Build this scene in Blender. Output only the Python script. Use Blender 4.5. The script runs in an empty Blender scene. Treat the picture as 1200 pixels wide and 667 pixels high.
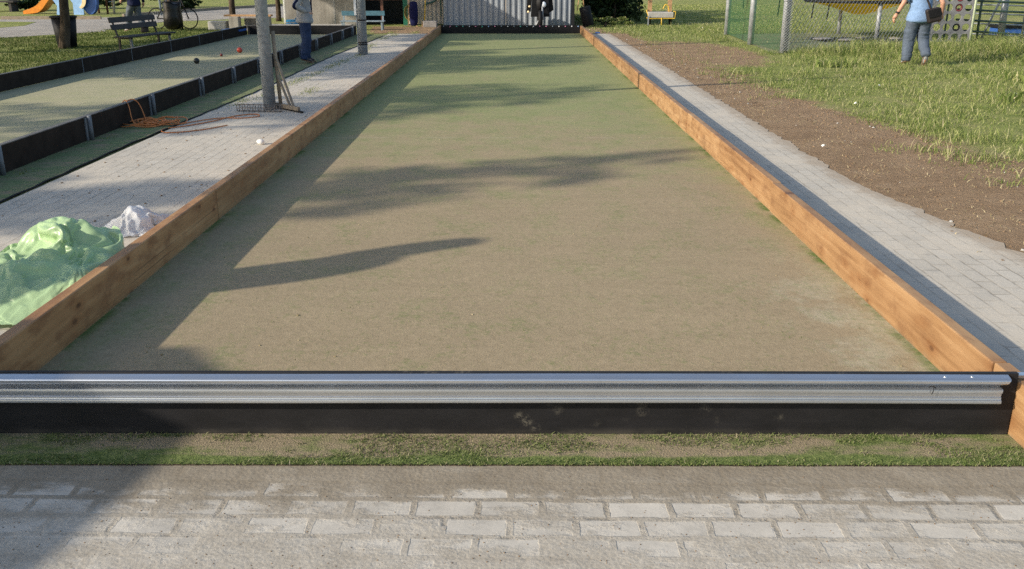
import bpy, bmesh, math, random
import numpy as np
from mathutils import Vector, Matrix, noise as mnoise

random.seed(7)
RNG = np.random.default_rng(11)
PI = math.pi
R = math.radians
scene = bpy.context.scene
COL = scene.collection

# ------------------------------------------------------------------ helpers
class MB:
    """collects vertices and faces, then links them as ONE mesh object"""
    def __init__(s):
        s.v = []; s.f = []; s.mi = []; s.sm = []
    def add(s, vs, fs, mi=0, smooth=False):
        o = len(s.v); s.v += [tuple(v) for v in vs]
        for f in fs:
            s.f.append([i + o for i in f]); s.mi.append(mi); s.sm.append(smooth)
    def box(s, c, d, m=None, mi=0):
        x, y, z = d[0] / 2, d[1] / 2, d[2] / 2
        vs = [Vector(p) for p in ((-x,-y,-z),(x,-y,-z),(x,y,-z),(-x,y,-z),(-x,-y,z),(x,-y,z),(x,y,z),(-x,y,z))]
        if m is not None: vs = [m @ v for v in vs]
        s.add([v + Vector(c) for v in vs], [(3,2,1,0),(4,5,6,7),(0,1,5,4),(1,2,6,5),(2,3,7,6),(3,0,4,7)], mi)
        return s
    def span(s, a, b, mi=0):
        c = [(a[i] + b[i]) / 2 for i in range(3)]; d = [abs(b[i] - a[i]) for i in range(3)]
        return s.box(c, d, None, mi)
    def bar(s, a, b, w, h, mi=0):
        """rectangular bar from a to b"""
        a, b = Vector(a), Vector(b); d = b - a
        q = d.to_track_quat('X', 'Z').to_matrix()
        return s.box((a + b) / 2, (d.length, w, h), q, mi)
    def tube(s, pts, r, n=8, caps=True, mi=0, closed=False):
        pts = [Vector(p) for p in pts]; k = len(pts)
        rs = r if isinstance(r, (list, tuple)) else [r] * k
        prev = None; vs = []
        for i, p in enumerate(pts):
            if closed: t = pts[(i + 1) % k] - pts[i - 1]
            else: t = pts[min(i + 1, k - 1)] - pts[max(i - 1, 0)]
            t.normalize()
            if prev is None:
                u = t.cross(Vector((0, 0, 1)))
                if u.length < 1e-3: u = t.cross(Vector((0, 1, 0)))
            else:
                u = prev - t * prev.dot(t)
                if u.length < 1e-4: u = t.cross(Vector((0.3, 1, 0.2)))
            u.normalize(); prev = u; w = t.cross(u)
            for j in range(n):
                a = 2 * PI * j / n
                vs.append(p + (u * math.cos(a) + w * math.sin(a)) * rs[i])
        fs = []
        for i in range(k if closed else k - 1):
            i2 = (i + 1) % k
            for j in range(n):
                j2 = (j + 1) % n
                fs.append((i*n+j, i*n+j2, i2*n+j2, i2*n+j))
        s.add(vs, fs, mi, True)
        if caps and not closed:
            s.add(vs[:n], [tuple(range(n))[::-1]], mi); s.add(vs[-n:], [tuple(range(n))], mi)
        return s
    def ball(s, c, r, seg=16, rings=10, mi=0, m=None):
        if not isinstance(r, (tuple, list)): r = (r, r, r)
        vs = []; c = Vector(c)
        for i in range(rings + 1):
            t = PI * i / rings
            for j in range(seg):
                a = 2 * PI * j / seg
                v = Vector((math.sin(t)*math.cos(a)*r[0], math.sin(t)*math.sin(a)*r[1], math.cos(t)*r[2]))
                if m is not None: v = m @ v
                vs.append(c + v)
        fs = [(i*seg+j, (i+1)*seg+j, (i+1)*seg+(j+1)%seg, i*seg+(j+1)%seg) for i in range(rings) for j in range(seg)]
        s.add(vs, fs, mi, True); return s
    def prism(s, poly, a, b, axis='z', mi=0, smooth=False):
        """extrude a 2-d polygon between a and b along an axis"""
        def P(u, v, t):
            return {'z': (u, v, t), 'y': (u, t, v), 'x': (t, u, v)}[axis]
        n = len(poly)
        vs = [P(u, v, a) for u, v in poly] + [P(u, v, b) for u, v in poly]
        s.add(vs, [tuple(range(n))[::-1], tuple(range(n, 2*n))], mi)
        s.add(vs, [(i, (i+1) % n, n + (i+1) % n, n + i) for i in range(n)], mi, smooth)
        return s
    def sheet(s, poly, z, mi=0):
        s.add([(x, y, z) for x, y in poly], [tuple(range(len(poly)))], mi); return s
    def lathe(s, prof, c, n=20, mi=0, m=None):
        vs = []
        for r, z in prof:
            for j in range(n):
                a = 2*PI*j/n; v = Vector((r*math.cos(a), r*math.sin(a), z))
                if m is not None: v = m @ v
                vs.append(Vector(c) + v)
        k = len(prof)
        s.add(vs, [(i*n+j, i*n+(j+1)%n, (i+1)*n+(j+1)%n, (i+1)*n+j) for i in range(k-1) for j in range(n)], mi, True)
        return s
    def build(s, name, mats, parent=None, bevel=0, loc=None, fix=True):
        me = bpy.data.meshes.new(name); me.from_pydata(s.v, [], s.f)
        if not isinstance(mats, (list, tuple)): mats = [mats]
        for m in mats: me.materials.append(m)
        me.polygons.foreach_set('material_index', s.mi); me.polygons.foreach_set('use_smooth', s.sm)
        if fix:
            bm = bmesh.new(); bm.from_mesh(me); bmesh.ops.remove_doubles(bm, verts=bm.verts, dist=1e-5)
            bmesh.ops.recalc_face_normals(bm, faces=bm.faces); bm.to_mesh(me); bm.free()
        me.update()
        o = bpy.data.objects.new(name, me); COL.objects.link(o)
        if parent: o.parent = parent
        if loc: o.location = loc
        if bevel:
            b = o.modifiers.new('bevel', 'BEVEL'); b.width = bevel; b.segments = 2; b.limit_method = 'ANGLE'; b.angle_limit = R(40)
        return o

def smooth(pts, k=6):
    out = []; P_ = [Vector(q) for q in pts]
    for i in range(len(P_) - 1):
        p0, p1, p2, p3 = P_[max(i-1, 0)], P_[i], P_[i+1], P_[min(i+2, len(P_)-1)]
        for j in range(k):
            t_ = j / k; out.append(0.5 * ((2*p1) + (p2-p0)*t_ + (2*p0-5*p1+4*p2-p3)*t_*t_ + (3*p1-p0-3*p2+p3)*t_**3))
    return out + [P_[-1]]
def tag(o, label=None, cat=None, group=None, kind=None):
    if label: o['label'] = label
    if cat: o['category'] = cat
    if group: o['group'] = group
    if kind: o['kind'] = kind
    return o
def thing(name, label, cat, loc=(0, 0, 0), rz=0, group=None):
    o = bpy.data.objects.new(name, None); COL.objects.link(o)
    o.empty_display_size = 0.2; o.location = loc; o.rotation_euler = (0, 0, rz)
    return tag(o, label, cat, group)
def dup(root, loc=None, rz=None, label=None):
    r = root.copy(); COL.objects.link(r)
    if loc: r.location = loc
    if rz is not None: r.rotation_euler = (0, 0, rz)
    if label: r['label'] = label
    for ch in list(root.children):
        c = ch.copy(); COL.objects.link(c); c.parent = r
        for g in list(ch.children):
            d = g.copy(); COL.objects.link(d); d.parent = c
    return r
def np_mesh(name, verts, faces, mat, parent=None, smooth=False):
    """faces: (n,k) array, all with the same k"""
    me = bpy.data.meshes.new(name); n, k = faces.shape
    me.vertices.add(len(verts)); me.vertices.foreach_set('co', verts.astype(np.float32).ravel())
    me.loops.add(n * k); me.loops.foreach_set('vertex_index', faces.astype(np.int32).ravel())
    me.polygons.add(n); me.polygons.foreach_set('loop_start', np.arange(0, n*k, k, dtype=np.int32))
    me.materials.append(mat); me.update(calc_edges=True)
    if smooth: me.polygons.foreach_set('use_smooth', np.ones(n, dtype=bool))
    o = bpy.data.objects.new(name, me); COL.objects.link(o)
    if parent: o.parent = parent
    return o

# ------------------------------------------------------------------ materials
class NT:
    def __init__(s, name):
        s.m = bpy.data.materials.new(name); s.m.use_nodes = True
        s.t = s.m.node_tree; s.b = s.t.nodes['Principled BSDF']; s._pos = None
    def n(s, typ, **kw):
        nd = s.t.nodes.new(typ)
        for k, v in kw.items(): setattr(nd, k, v)
        return nd
    def link(s, a, b): s.t.links.new(a, b)
    def set(s, sock, v):
        if hasattr(v, 'is_output'): s.link(v, sock)
        else:
            if isinstance(v, (tuple, list)) and len(v) == 3 and sock.type == 'RGBA': v = (*v, 1)
            sock.default_value = v
    def pos(s):
        if not s._pos: s._pos = s.n('ShaderNodeNewGeometry').outputs['Position']
        return s._pos
    def obj(s): return s.n('ShaderNodeTexCoord').outputs['Object']
    def xyz(s, v):
        o = s.n('ShaderNodeSeparateXYZ'); s.link(v, o.inputs[0]); return o.outputs
    def mp(s, v, scale=(1, 1, 1), loc=(0, 0, 0), rot=(0, 0, 0)):
        o = s.n('ShaderNodeMapping'); s.link(v, o.inputs['Vector'])
        o.inputs['Scale'].default_value = scale; s.set(o.inputs['Location'], loc); o.inputs['Rotation'].default_value = rot
        return o.outputs[0]
    def noise(s, v, scale, detail=4, rough=0.55, dist=0):
        o = s.n('ShaderNodeTexNoise'); s.link(v, o.inputs['Vector'])
        o.inputs['Scale'].default_value = scale; o.inputs['Detail'].default_value = detail
        o.inputs['Roughness'].default_value = rough; o.inputs['Distortion'].default_value = dist
        return o.outputs['Fac']
    def voro(s, v, scale, feature='F1', out='Distance', rnd=1.0):
        o = s.n('ShaderNodeTexVoronoi'); o.feature = feature; s.link(v, o.inputs['Vector'])
        o.inputs['Scale'].default_value = scale; o.inputs['Randomness'].default_value = rnd
        return o.outputs[out]
    def ramp(s, f, stops, interp='LINEAR'):
        o = s.n('ShaderNodeValToRGB'); o.color_ramp.interpolation = interp; s.set(o.inputs[0], f)
        e = o.color_ramp.elements
        while len(e) < len(stops): e.new(0.5)
        for i, (p, c) in enumerate(stops):
            e[i].position = p
            e[i].color = (c, c, c, 1) if not isinstance(c, (tuple, list)) else (*c, 1)
        return o.outputs[0]
    def mix(s, f, a, b, mode='MIX'):
        o = s.n('ShaderNodeMix'); o.data_type = 'RGBA'; o.blend_type = mode
        s.set(o.inputs[0], f); s.set(o.inputs[6], a); s.set(o.inputs[7], b); return o.outputs[2]
    def math(s, op, a, b=0.0, c=None, clamp=False):
        o = s.n('ShaderNodeMath'); o.operation = op; o.use_clamp = clamp; s.set(o.inputs[0], a); s.set(o.inputs[1], b)
        if c is not None: s.set(o.inputs[2], c)
        return o.outputs[0]
    def mr(s, v, a, b, c=0.0, d=1.0, smooth=True):
        o = s.n('ShaderNodeMapRange'); o.interpolation_type = 'SMOOTHSTEP' if smooth else 'LINEAR'
        s.set(o.inputs[0], v)
        for i, q in enumerate((a, b, c, d)): o.inputs[i + 1].default_value = q
        return o.outputs[0]
    def bump(s, h, strength=0.5, dist=0.01):
        o = s.n('ShaderNodeBump'); s.link(h, o.inputs['Height'])
        o.inputs['Strength'].default_value = strength; o.inputs['Distance'].default_value = dist
        s.link(o.outputs[0], s.b.inputs['Normal']); return o
    def done(s, color=None, rough=0.7, metal=0.0, spec=None):
        if color is not None: s.set(s.b.inputs['Base Color'], color)
        s.set(s.b.inputs['Roughness'], rough); s.set(s.b.inputs['Metallic'], metal)
        if spec is not None: s.b.inputs['Specular IOR Level'].default_value = spec
        return s.m

def m_plain(name, c, rough=0.6, metal=0.0, var=0.18, scale=9, bump=0.15, spec=None):
    t = NT(name); v = t.obj()
    f = t.noise(v, scale, 5, 0.6)
    dk = tuple(x * (1 - var) for x in c); lt = tuple(min(1, x * (1 + var)) for x in c)
    col = t.ramp(f, [(0.3, dk), (0.7, lt)])
    if bump: t.bump(t.noise(v, scale * 6, 3), bump, 0.004)
    return t.done(col, rough, metal, spec)

def m_paving(name, rot=False, dusty_y=None, tint=1.0):
    t = NT(name); P = t.pos(); x, y, z = t.xyz(P)
    warp = t.n('ShaderNodeTexNoise'); t.link(P, warp.inputs['Vector']); warp.inputs['Scale'].default_value = 9.0; warp.inputs['Detail'].default_value = 5
    wv = t.n('ShaderNodeVectorMath', operation='MULTIPLY_ADD')
    t.link(warp.outputs['Color'], wv.inputs[0]); wv.inputs[1].default_value = (0.022, 0.022, 0); t.link(P, wv.inputs[2])
    v = t.mp(wv.outputs[0], rot=(0, 0, PI / 2 if rot else R(0.6)), loc=(0.03, 0.012, 0))
    br = t.n('ShaderNodeTexBrick'); t.link(v, br.inputs['Vector'])
    br.inputs['Scale'].default_value = 1.0; br.inputs['Brick Width'].default_value = 0.212; br.inputs['Row Height'].default_value = 0.106
    br.inputs['Mortar Size'].default_value = 0.010 if dusty_y is None else 0.016; br.inputs['Mortar Smooth'].default_value = 0.9; br.inputs['Bias'].default_value = 0.0
    br.offset = 0.5
    br.inputs['Color1'].default_value = (0.55*tint, 0.515*tint, 0.445*tint, 1); br.inputs['Color2'].default_value = (0.455*tint, 0.425*tint, 0.365*tint, 1)
    br.inputs['Mortar'].default_value = (0.27, 0.238, 0.188, 1)
    big = t.noise(P, 1.1, 5, 0.6); mid = t.noise(P, 7, 6, 0.65); fine = t.noise(P, 90, 3, 0.7)
    stain = t.ramp(t.math('MULTIPLY_ADD', fine, 0.35, t.math('MULTIPLY', mid, 0.7)), [(0.3, 0.74), (0.75, 1.14)])
    brick = t.mix(1.0, br.outputs['Color'], stain, 'MULTIPLY')
    # wind-blown sand lying over the setts: pale fine sand and darker damp dirt
    sand = t.ramp(t.math('MULTIPLY_ADD', fine, 0.6, t.math('MULTIPLY', mid, 0.5)), [(0.3, (0.29, 0.262, 0.212)), (0.75, (0.53, 0.488, 0.41))])
    dirt = t.ramp(t.math('MULTIPLY_ADD', fine, 0.5, t.math('MULTIPLY', mid, 0.5)), [(0.3, (0.185, 0.152, 0.108)), (0.75, (0.32, 0.278, 0.21))])
    k = t.math('MULTIPLY_ADD', mid, 0.75, t.math('MULTIPLY', big, 0.55))
    if dusty_y is not None:
        patch = t.noise(t.mp(P, (1, 2.0, 1)), 3.4, 6, 0.72)
        k = t.math('MULTIPLY_ADD', patch, 1.05, t.math('MULTIPLY', t.noise(P, 14, 5, 0.7), 0.30))
        e = t.mr(y, 2.60, 2.83, 0, 0.42)                                 # dirt swept against the turf edge
        ex = t.mr(x, -0.4, 1.7, -0.055, -0.11)
        near = t.mr(y, 2.52, 2.15, 0.0, 0.24)
        sett = t.n('ShaderNodeSeparateColor'); t.link(br.outputs['Color'], sett.inputs[0])
        km = t.math('ADD', t.math('ADD', k, t.math('ADD', e, ex)), near)
        km = t.math('ADD', km, t.mr(sett.outputs[0], 0.43, 0.54, 0.10, -0.10, False))       # some setts sit lower and silt over
        mask = t.mr(km, 0.52, 0.74, 0.10, 0.93)
        dk = t.math('ADD', t.mr(y, 2.45, 2.74, 0, 0.9), t.math('MULTIPLY_ADD', patch, 1.5, -0.62), clamp=True)
        cover = t.mix(dk, sand, dirt)
    else:
        mask = t.mr(k, 0.46, 0.78, 0.26, 0.92); cover = t.mix(t.mr(big, 0.35, 0.65), sand, (0.53, 0.475, 0.385))
    col = t.mix(mask, brick, cover)
    if dusty_y is None:
        ye = t.math('MULTIPLY', y, 1/30)
        ed = t.math('MULTIPLY', t.ramp(ye, [(0.0, 3.55/8), (0.117, 3.5/8), (0.18, 3.2/8), (0.25, 2.86/8), (0.4, 2.84/8), (0.87, 2.75/8)]), 8.0)
        fr = t.math('ADD', t.math('SUBTRACT', ed, x), t.math('MULTIPLY_ADD', t.noise(P, 5, 6, 0.75), 0.5, -0.25))
        col = t.mix(t.mr(fr, 0.22, 0.02, 0, 0.85), col, t.mix(fine, (0.26, 0.20, 0.14), (0.44, 0.375, 0.29)))
    clump = t.voro(t.mp(P, (1, 1.3, 1)), 55)
    hgt = t.math('ADD', t.math('MULTIPLY', br.outputs['Fac'], -0.8), t.math('MULTIPLY', mid, 0.5))
    hgt2 = t.math('ADD', t.math('MULTIPLY', clump, -0.35), t.math('MULTIPLY_ADD', fine, 0.5, t.math('MULTIPLY', mid, 1.6)))
    mx = t.n('ShaderNodeMix'); t.link(mask, mx.inputs[0]); t.link(hgt, mx.inputs[2]); t.link(hgt2, mx.inputs[3])
    t.bump(mx.outputs[0], 0.5 if dusty_y is not None else 0.3, 0.007)
    return t.done(col, 0.95, spec=0.15)

def m_court(name, sandy=True):
    t = NT(name); P = t.pos(); x, y, z = t.xyz(P)
    big = t.noise(P, 0.55, 5, 0.6); mid = t.noise(t.mp(P, (1, 0.7, 1)), 3.2, 6, 0.68)
    fine = t.math('MULTIPLY_ADD', t.noise(P, 140, 2, 0.7), 0.6, t.math('MULTIPLY', t.noise(P, 46, 3, 0.8), 0.4)); spk = t.noise(P, 38, 3, 0.7)
    sand = t.ramp(fine, [(0.25, (0.236, 0.184, 0.111)), (0.75, (0.412, 0.333, 0.217))])
    pale = t.ramp(fine, [(0.25, (0.35, 0.31, 0.22)), (0.75, (0.52, 0.465, 0.34))])
    grn = t.ramp(fine, [(0.25, (0.168, 0.205, 0.080)), (0.75, (0.308, 0.342, 0.156))])
    deep = t.ramp(spk, [(0.3, (0.055, 0.11, 0.02)), (0.7, (0.12, 0.19, 0.045))])
    if sandy:
        far = t.mr(y, 5.0, 15.0, 0.0, 0.50)
        edge = t.math('MAXIMUM', t.mr(x, 1.45, 1.90, 0, 0.13), t.mr(x, -1.6, -2.1, 0, 0.13))
        k = t.math('ADD', t.math('ADD', far, edge), t.math('MULTIPLY_ADD', mid, 0.70, t.math('MULTIPLY_ADD', big, 0.45, -0.125)))
        g = t.mr(k, 0.42, 1.0, 0.0, 0.82)
        col = t.mix(g, sand, grn)
        pm = t.math('MULTIPLY', t.mr(t.math('ADD', mid, t.mr(x, 0.9, 1.7, -0.20, 0.12)), 0.52, 0.68), t.mr(y, 6.0, 4.2, 0, 0.6))
        col = t.mix(pm, col, pale)
        lip = t.math('MAXIMUM', t.mr(x, 1.80, 1.89, 0, 1), t.mr(x, -2.03, -2.10, 0, 0.8))
        lip = t.math('MULTIPLY', lip, t.mr(t.noise(P, 2.0, 5, 0.7), 0.45, 0.62))
        col = t.mix(lip, col, deep)
        sp = t.mr(t.math('MULTIPLY_ADD', mid, 0.55, t.math('MULTIPLY', spk, 0.75)), 0.66, 0.82, 0, 0.32)
        col = t.mix(sp, col, deep)
        gr = t.noise(P, 24, 4, 0.8); col = t.mix(1.0, col, t.ramp(gr, [(0.3, 0.90), (0.7, 1.08)]), 'MULTIPLY')
        rows = t.noise(t.mp(P, (0.5, 9, 1)), 1.0, 4, 0.7)                # drag-mat passes
        col = t.mix(1.0, col, t.ramp(rows, [(0.3, 0.95), (0.7, 1.03)]), 'MULTIPLY')
        col = t.mix(1.0, col, t.ramp(t.noise(P, 1.3, 6, 0.7), [(0.3, 0.95), (0.7, 1.04)]), 'MULTIPLY')
        seam = t.math('MULTIPLY', t.mr(t.math('ABSOLUTE', t.math('SUBTRACT', y, 9.62)), 0.0, 0.03, 0.35, 0), t.mr(t.noise(P, 3, 3), 0.4, 0.6))
        col = t.mix(seam, col, pale)
    else:
        g = t.mr(t.math('ADD', mid, t.math('MULTIPLY', big, 0.4)), 0.45, 0.95, 0.08, 0.45)
        col = t.mix(g, t.ramp(fine, [(0.25, (0.34, 0.305, 0.20)), (0.75, (0.46, 0.42, 0.295))]), grn)
    t.bump(t.math('MULTIPLY_ADD', spk, 0.6, fine), 0.5, 0.006)
    return t.done(col, 0.95, spec=0.1)

def m_turf_strip(name, front=False):
    t = NT(name); P = t.pos(); x, y, z = t.xyz(P)
    mid = t.noise(t.mp(P, (1, 2.2, 1)), 3.5, 5, 0.65); fine = t.noise(P, 150, 2, 0.7); spk = t.noise(P, 45, 3, 0.7)
    grn = t.ramp(spk, [(0.3, (0.085, 0.125, 0.035)), (0.7, (0.19, 0.225, 0.08))] if front else [(0.3, (0.11, 0.155, 0.065)), (0.7, (0.21, 0.26, 0.125))])
    sand = t.ramp(fine, [(0.25, (0.20, 0.16, 0.10)), (0.75, (0.36, 0.30, 0.20))])
    if front:
        e = t.math('ADD', t.mr(y, 2.93, 2.87, 0, 0.35), t.math('ADD', t.mr(x, 0.4, 1.7, 0, 0.10), t.mr(x, -1.1, -1.8, 0, 0.1)))
        g = t.mr(t.math('ADD', mid, e), 0.48, 0.70)
    else:
        g = t.mr(mid, 0.3, 0.62)
    t.bump(t.math('MULTIPLY_ADD', spk, 0.7, fine), 0.7, 0.008)
    return t.done(t.mix(g, sand, grn), 0.95, spec=0.1)

def m_wood(name, hue=(1, 1, 1), blot_k=0.45):
    """stained pine, grain along Y"""
    t = NT(name); o = t.obj()
    rnd = t.n('ShaderNodeObjectInfo').outputs['Random']
    off = t.n('ShaderNodeCombineXYZ'); t.link(t.math('MULTIPLY', rnd, 37.0), off.inputs[1]); t.link(t.math('MULTIPLY', rnd, 11.0), off.inputs[2])
    ad = t.n('ShaderNodeVectorMath', operation='ADD'); t.link(o, ad.inputs[0]); t.link(off.outputs[0], ad.inputs[1]); v = ad.outputs[0]
    # knots bend the grain around them
    kd = t.voro(t.mp(v, (0.001, 4.2, 8.5)), 1.0)
    kn = t.mr(kd, 0.05, 0.16, 1, 0); kh = t.mr(kd, 0.10, 0.42, 1, 0)
    grain = t.noise(t.mp(v, (26, 1.1, 26)), 1.0, 6, 0.62, 0.6)
    wide = t.noise(t.mp(v, (5, 0.5, 5)), 1.0, 3, 0.5, 0.8)
    blot = t.noise(v, 3.0, 4, 0.6)
    h = hue
    base = t.ramp(t.math('MULTIPLY_ADD', grain, 0.5, t.math('MULTIPLY_ADD', wide, 0.35, t.math('MULTIPLY', blot, 0.2))),
                  [(0.34, (0.21*h[0], 0.100*h[1], 0.038*h[2])), (0.52, (0.365*h[0], 0.200*h[1], 0.084*h[2])), (0.7, (0.49*h[0], 0.300*h[1], 0.140*h[2]))])
    tone = t.mr(rnd, 0, 1, 0.84, 1.12, False)
    base = t.mix(1.0, base, t.mix(0, tone, tone), 'MULTIPLY')
    base = t.mix(t.math('MULTIPLY', kh, 0.35), base, (0.24*h[0], 0.085*h[1], 0.022*h[2]))
    crack = t.mr(t.noise(t.mp(v, (70, 0.55, 55)), 1.0, 3, 0.6), 0.66, 0.72, 0, 0.55)
    base = t.mix(crack, base, (0.06, 0.03, 0.015))
    base = t.mix(t.math('MULTIPLY', kn, 0.8), base, (0.07, 0.028, 0.011))
    bl2 = t.mr(t.noise(t.mp(v, (9, 4.5, 11)), 1.0, 4, 0.6), 0.47, 0.68, 0, blot_k)
    base = t.mix(bl2, base, (0.19*h[0], 0.085*h[1], 0.034*h[2]))
    x, y, z = t.xyz(t.pos())
    scuff = t.mr(t.math('ADD', t.mr(z, 0.0, 0.06, 0.32, 0.0), t.math('MULTIPLY', t.noise(v, 8, 5, 0.7), 0.6)), 0.45, 0.62, 0, 0.35)
    base = t.mix(scuff, base, (0.20, 0.15, 0.09))
    t.bump(t.math('SUBTRACT', grain, t.math('MULTIPLY', kn, 0.4)), 0.3, 0.003)
    return t.done(base, t.ramp(grain, [(0.3, 0.5), (0.7, 0.7)]), spec=0.35)

def m_galv(name, c=(0.60, 0.63, 0.66), rough=0.36, streak='x', spangle=True):
    t = NT(name); o = t.obj()
    sc = {'x': (1.2, 45, 45), 'z': (30, 30, 1.2), 'n': (9, 9, 9)}[streak]
    st = t.noise(t.mp(o, sc), 1.0, 5, 0.6); blot = t.noise(o, 4, 5, 0.65); sp = t.voro(o, 38, out='Color')
    k = t.math('MULTIPLY_ADD', st, 0.5, t.math('MULTIPLY', blot, 0.5))
    col = t.ramp(k, [(0.3, tuple(q*0.72 for q in c)), (0.7, tuple(min(1, q*1.12) for q in c))])
    if spangle: col = t.mix(0.12, col, sp, 'OVERLAY')
    t.bump(st, 0.08, 0.002)
    return t.done(col, t.ramp(k, [(0.3, rough + 0.14), (0.7, rough - 0.06)]), 0.9)

def m_rubber(name, c=(0.0105, 0.0098, 0.0105), marks=False):
    t = NT(name); o = t.obj(); x, y, z = t.xyz(o)
    a = t.noise(t.mp(o, (2, 2, 6)), 2.0, 6, 0.65); b = t.noise(o, 60, 3, 0.6)
    col = t.ramp(a, [(0.3, tuple(q*0.8 for q in c)), (0.75, tuple(q*1.9 for q in c))])
    if marks:   # dried ball prints and dust where bowls have struck the board
        vr = t.voro(t.mp(o, (1, 0.001, 1.0)), 13.0)
        ring = t.math('MULTIPLY', t.mr(vr, 0.42, 0.14, 0, 1), t.mr(t.noise(o, 60, 4, 0.75), 0.44, 0.60))
        where = t.mr(t.noise(t.mp(o, (1, 0, 1), loc=(3.1, 0, 1.7)), 2.6, 3), 0.40, 0.52)
        rt = t.math('MULTIPLY', t.mr(x, -0.9, -0.2, 0, 1), t.mr(x, 1.5, 1.2, 0, 1))
        k = t.math('MULTIPLY', t.math('MULTIPLY', ring, where), t.math('MULTIPLY', rt, 0.75))
        col = t.mix(k, col, (0.15, 0.135, 0.105))
        col = t.mix(t.math('MULTIPLY', t.mr(z, 0.045, 0.0), t.mr(a, 0.4, 0.65, 0.1, 0.5)), col, (0.12, 0.105, 0.08))
    t.bump(b, 0.12, 0.002)
    return t.done(col, 0.62, spec=0.3)

DIRT = [(0.36, (0.19, 0.125, 0.076)), (0.55, (0.33, 0.23, 0.142)), (0.72, (0.46, 0.345, 0.23))]
def m_ground():
    t = NT('grass_ground'); P = t.pos()
    a = t.noise(P, 0.35, 5, 0.6); b = t.noise(P, 2.2, 6, 0.7); c = t.noise(P, 22, 4, 0.75)
    k = t.math('MULTIPLY_ADD', a, 0.4, t.math('MULTIPLY_ADD', b, 0.35, t.math('MULTIPLY', c, 0.35)))
    col = t.ramp(k, [(0.34, (0.10, 0.13, 0.030)), (0.46, (0.18, 0.22, 0.06)), (0.56, (0.27, 0.285, 0.10)), (0.66, (0.31, 0.27, 0.14)), (0.78, (0.36, 0.30, 0.18))])
    x, y, z = t.xyz(P)
    ed = t.math('MULTIPLY', t.ramp(t.math('MULTIPLY', y, 1/30), [(0.0, 6.3/8), (0.217, 5.2/8), (0.273, 4.62/8), (0.4, 3.85/8), (0.5, 3.75/8), (0.8, 3.35/8), (1.0, 3.1/8)]), 8.0)
    rg = t.math('MULTIPLY_ADD', t.noise(P, 1.4, 7, 0.72), 1.6, -0.8)
    dv = t.math('ADD', t.math('SUBTRACT', x, ed), rg)
    px_ = t.math('POWER', t.math('DIVIDE', t.math('SUBTRACT', x, 4.1), 1.35), 2.0); py_ = t.math('POWER', t.math('DIVIDE', t.math('SUBTRACT', y, 20.7), 3.4), 2.0)
    pt = t.math('ADD', t.math('ADD', px_, py_), t.math('MULTIPLY', rg, 1.1))
    bare = t.math('MAXIMUM', t.math('MULTIPLY', t.mr(dv, 0.45, 0.05), t.mr(y, 30, 27)), t.math('MULTIPLY', t.mr(pt, 1.15, 0.65), t.mr(x, 2.0, 2.2)))
    bare = t.math('MULTIPLY', bare, t.mr(x, 1.5, 2.0))
    f2 = t.noise(P, 110, 3, 0.7); dk_ = t.math('MULTIPLY_ADD', b, 0.4, t.math('MULTIPLY_ADD', c, 0.35, t.math('MULTIPLY', f2, 0.3)))
    col = t.mix(bare, col, t.ramp(dk_, DIRT))
    t.bump(t.math('ADD', c, b), 0.9, 0.05)
    return t.done(col, 0.95, spec=0.05)
def m_dirt():
    t = NT('bare_dirt'); P = t.pos()
    b = t.noise(P, 2.0, 6, 0.65); c = t.noise(P, 18, 6, 0.75); f = t.noise(P, 110, 3, 0.7)
    k = t.math('MULTIPLY_ADD', b, 0.4, t.math('MULTIPLY_ADD', c, 0.35, t.math('MULTIPLY', f, 0.3)))
    col = t.ramp(k, DIRT)
    st = t.mr(t.voro(P, 26), 0.16, 0.08)
    col = t.mix(t.math('MULTIPLY', st, t.mr(b, 0.45, 0.65)), col, (0.40, 0.34, 0.25))
    t.bump(t.math('MULTIPLY_ADD', c, 1.5, f), 0.9, 0.02)
    return t.done(col, 0.97, spec=0.05)
def m_gravel():
    t = NT('gravel'); P = t.pos()
    b = t.noise(P, 0.8, 5, 0.6); f = t.noise(P, 30, 4, 0.8)
    col = t.ramp(t.math('MULTIPLY_ADD', b, 0.5, t.math('MULTIPLY', f, 0.5)), [(0.35, (0.25, 0.23, 0.20)), (0.65, (0.42, 0.39, 0.34))])
    t.bump(f, 0.9, 0.02); return t.done(col, 0.95, spec=0.1)
def m_leaf(name, stops, trans=0.35):
    t = NT(name); g = t.n('ShaderNodeNewGeometry'); rnd = g.outputs['Random Per Island']
    col = t.ramp(rnd, stops)
    t.done(col, 0.75, spec=0.2)
    tr = t.n('ShaderNodeBsdfTranslucent'); t.link(col, tr.inputs['Color'])
    ms = t.n('ShaderNodeMixShader'); ms.inputs[0].default_value = trans
    t.link(t.b.outputs[0], ms.inputs[1]); t.link(tr.outputs[0], ms.inputs[2])
    out = [n for n in t.t.nodes if n.type == 'OUTPUT_MATERIAL'][0]; t.link(ms.outputs[0], out.inputs['Surface'])
    return t.m
def m_corrugated(name, c, stain=True):
    t = NT(name); o = t.obj()
    st = t.noise(t.mp(o, (7, 7, 0.5)), 1.0, 5, 0.65); b = t.noise(o, 2.0, 5, 0.6)
    k = t.math('MULTIPLY_ADD', st, 0.6, t.math('MULTIPLY', b, 0.4))
    col = t.ramp(k, [(0.3, tuple(q*0.72 for q in c)), (0.68, tuple(q*1.1 for q in c))])
    return t.done(col, 0.6, 0.0, spec=0.35)
def m_bark():
    t = NT('bark'); o = t.obj()
    a = t.noise(t.mp(o, (14, 14, 2.5)), 1.0, 6, 0.7)
    col = t.ramp(a, [(0.35, (0.030, 0.022, 0.016)), (0.65, (0.115, 0.088, 0.062))])
    t.bump(a, 0.9, 0.03); return t.done(col, 0.95, spec=0.1)
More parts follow.
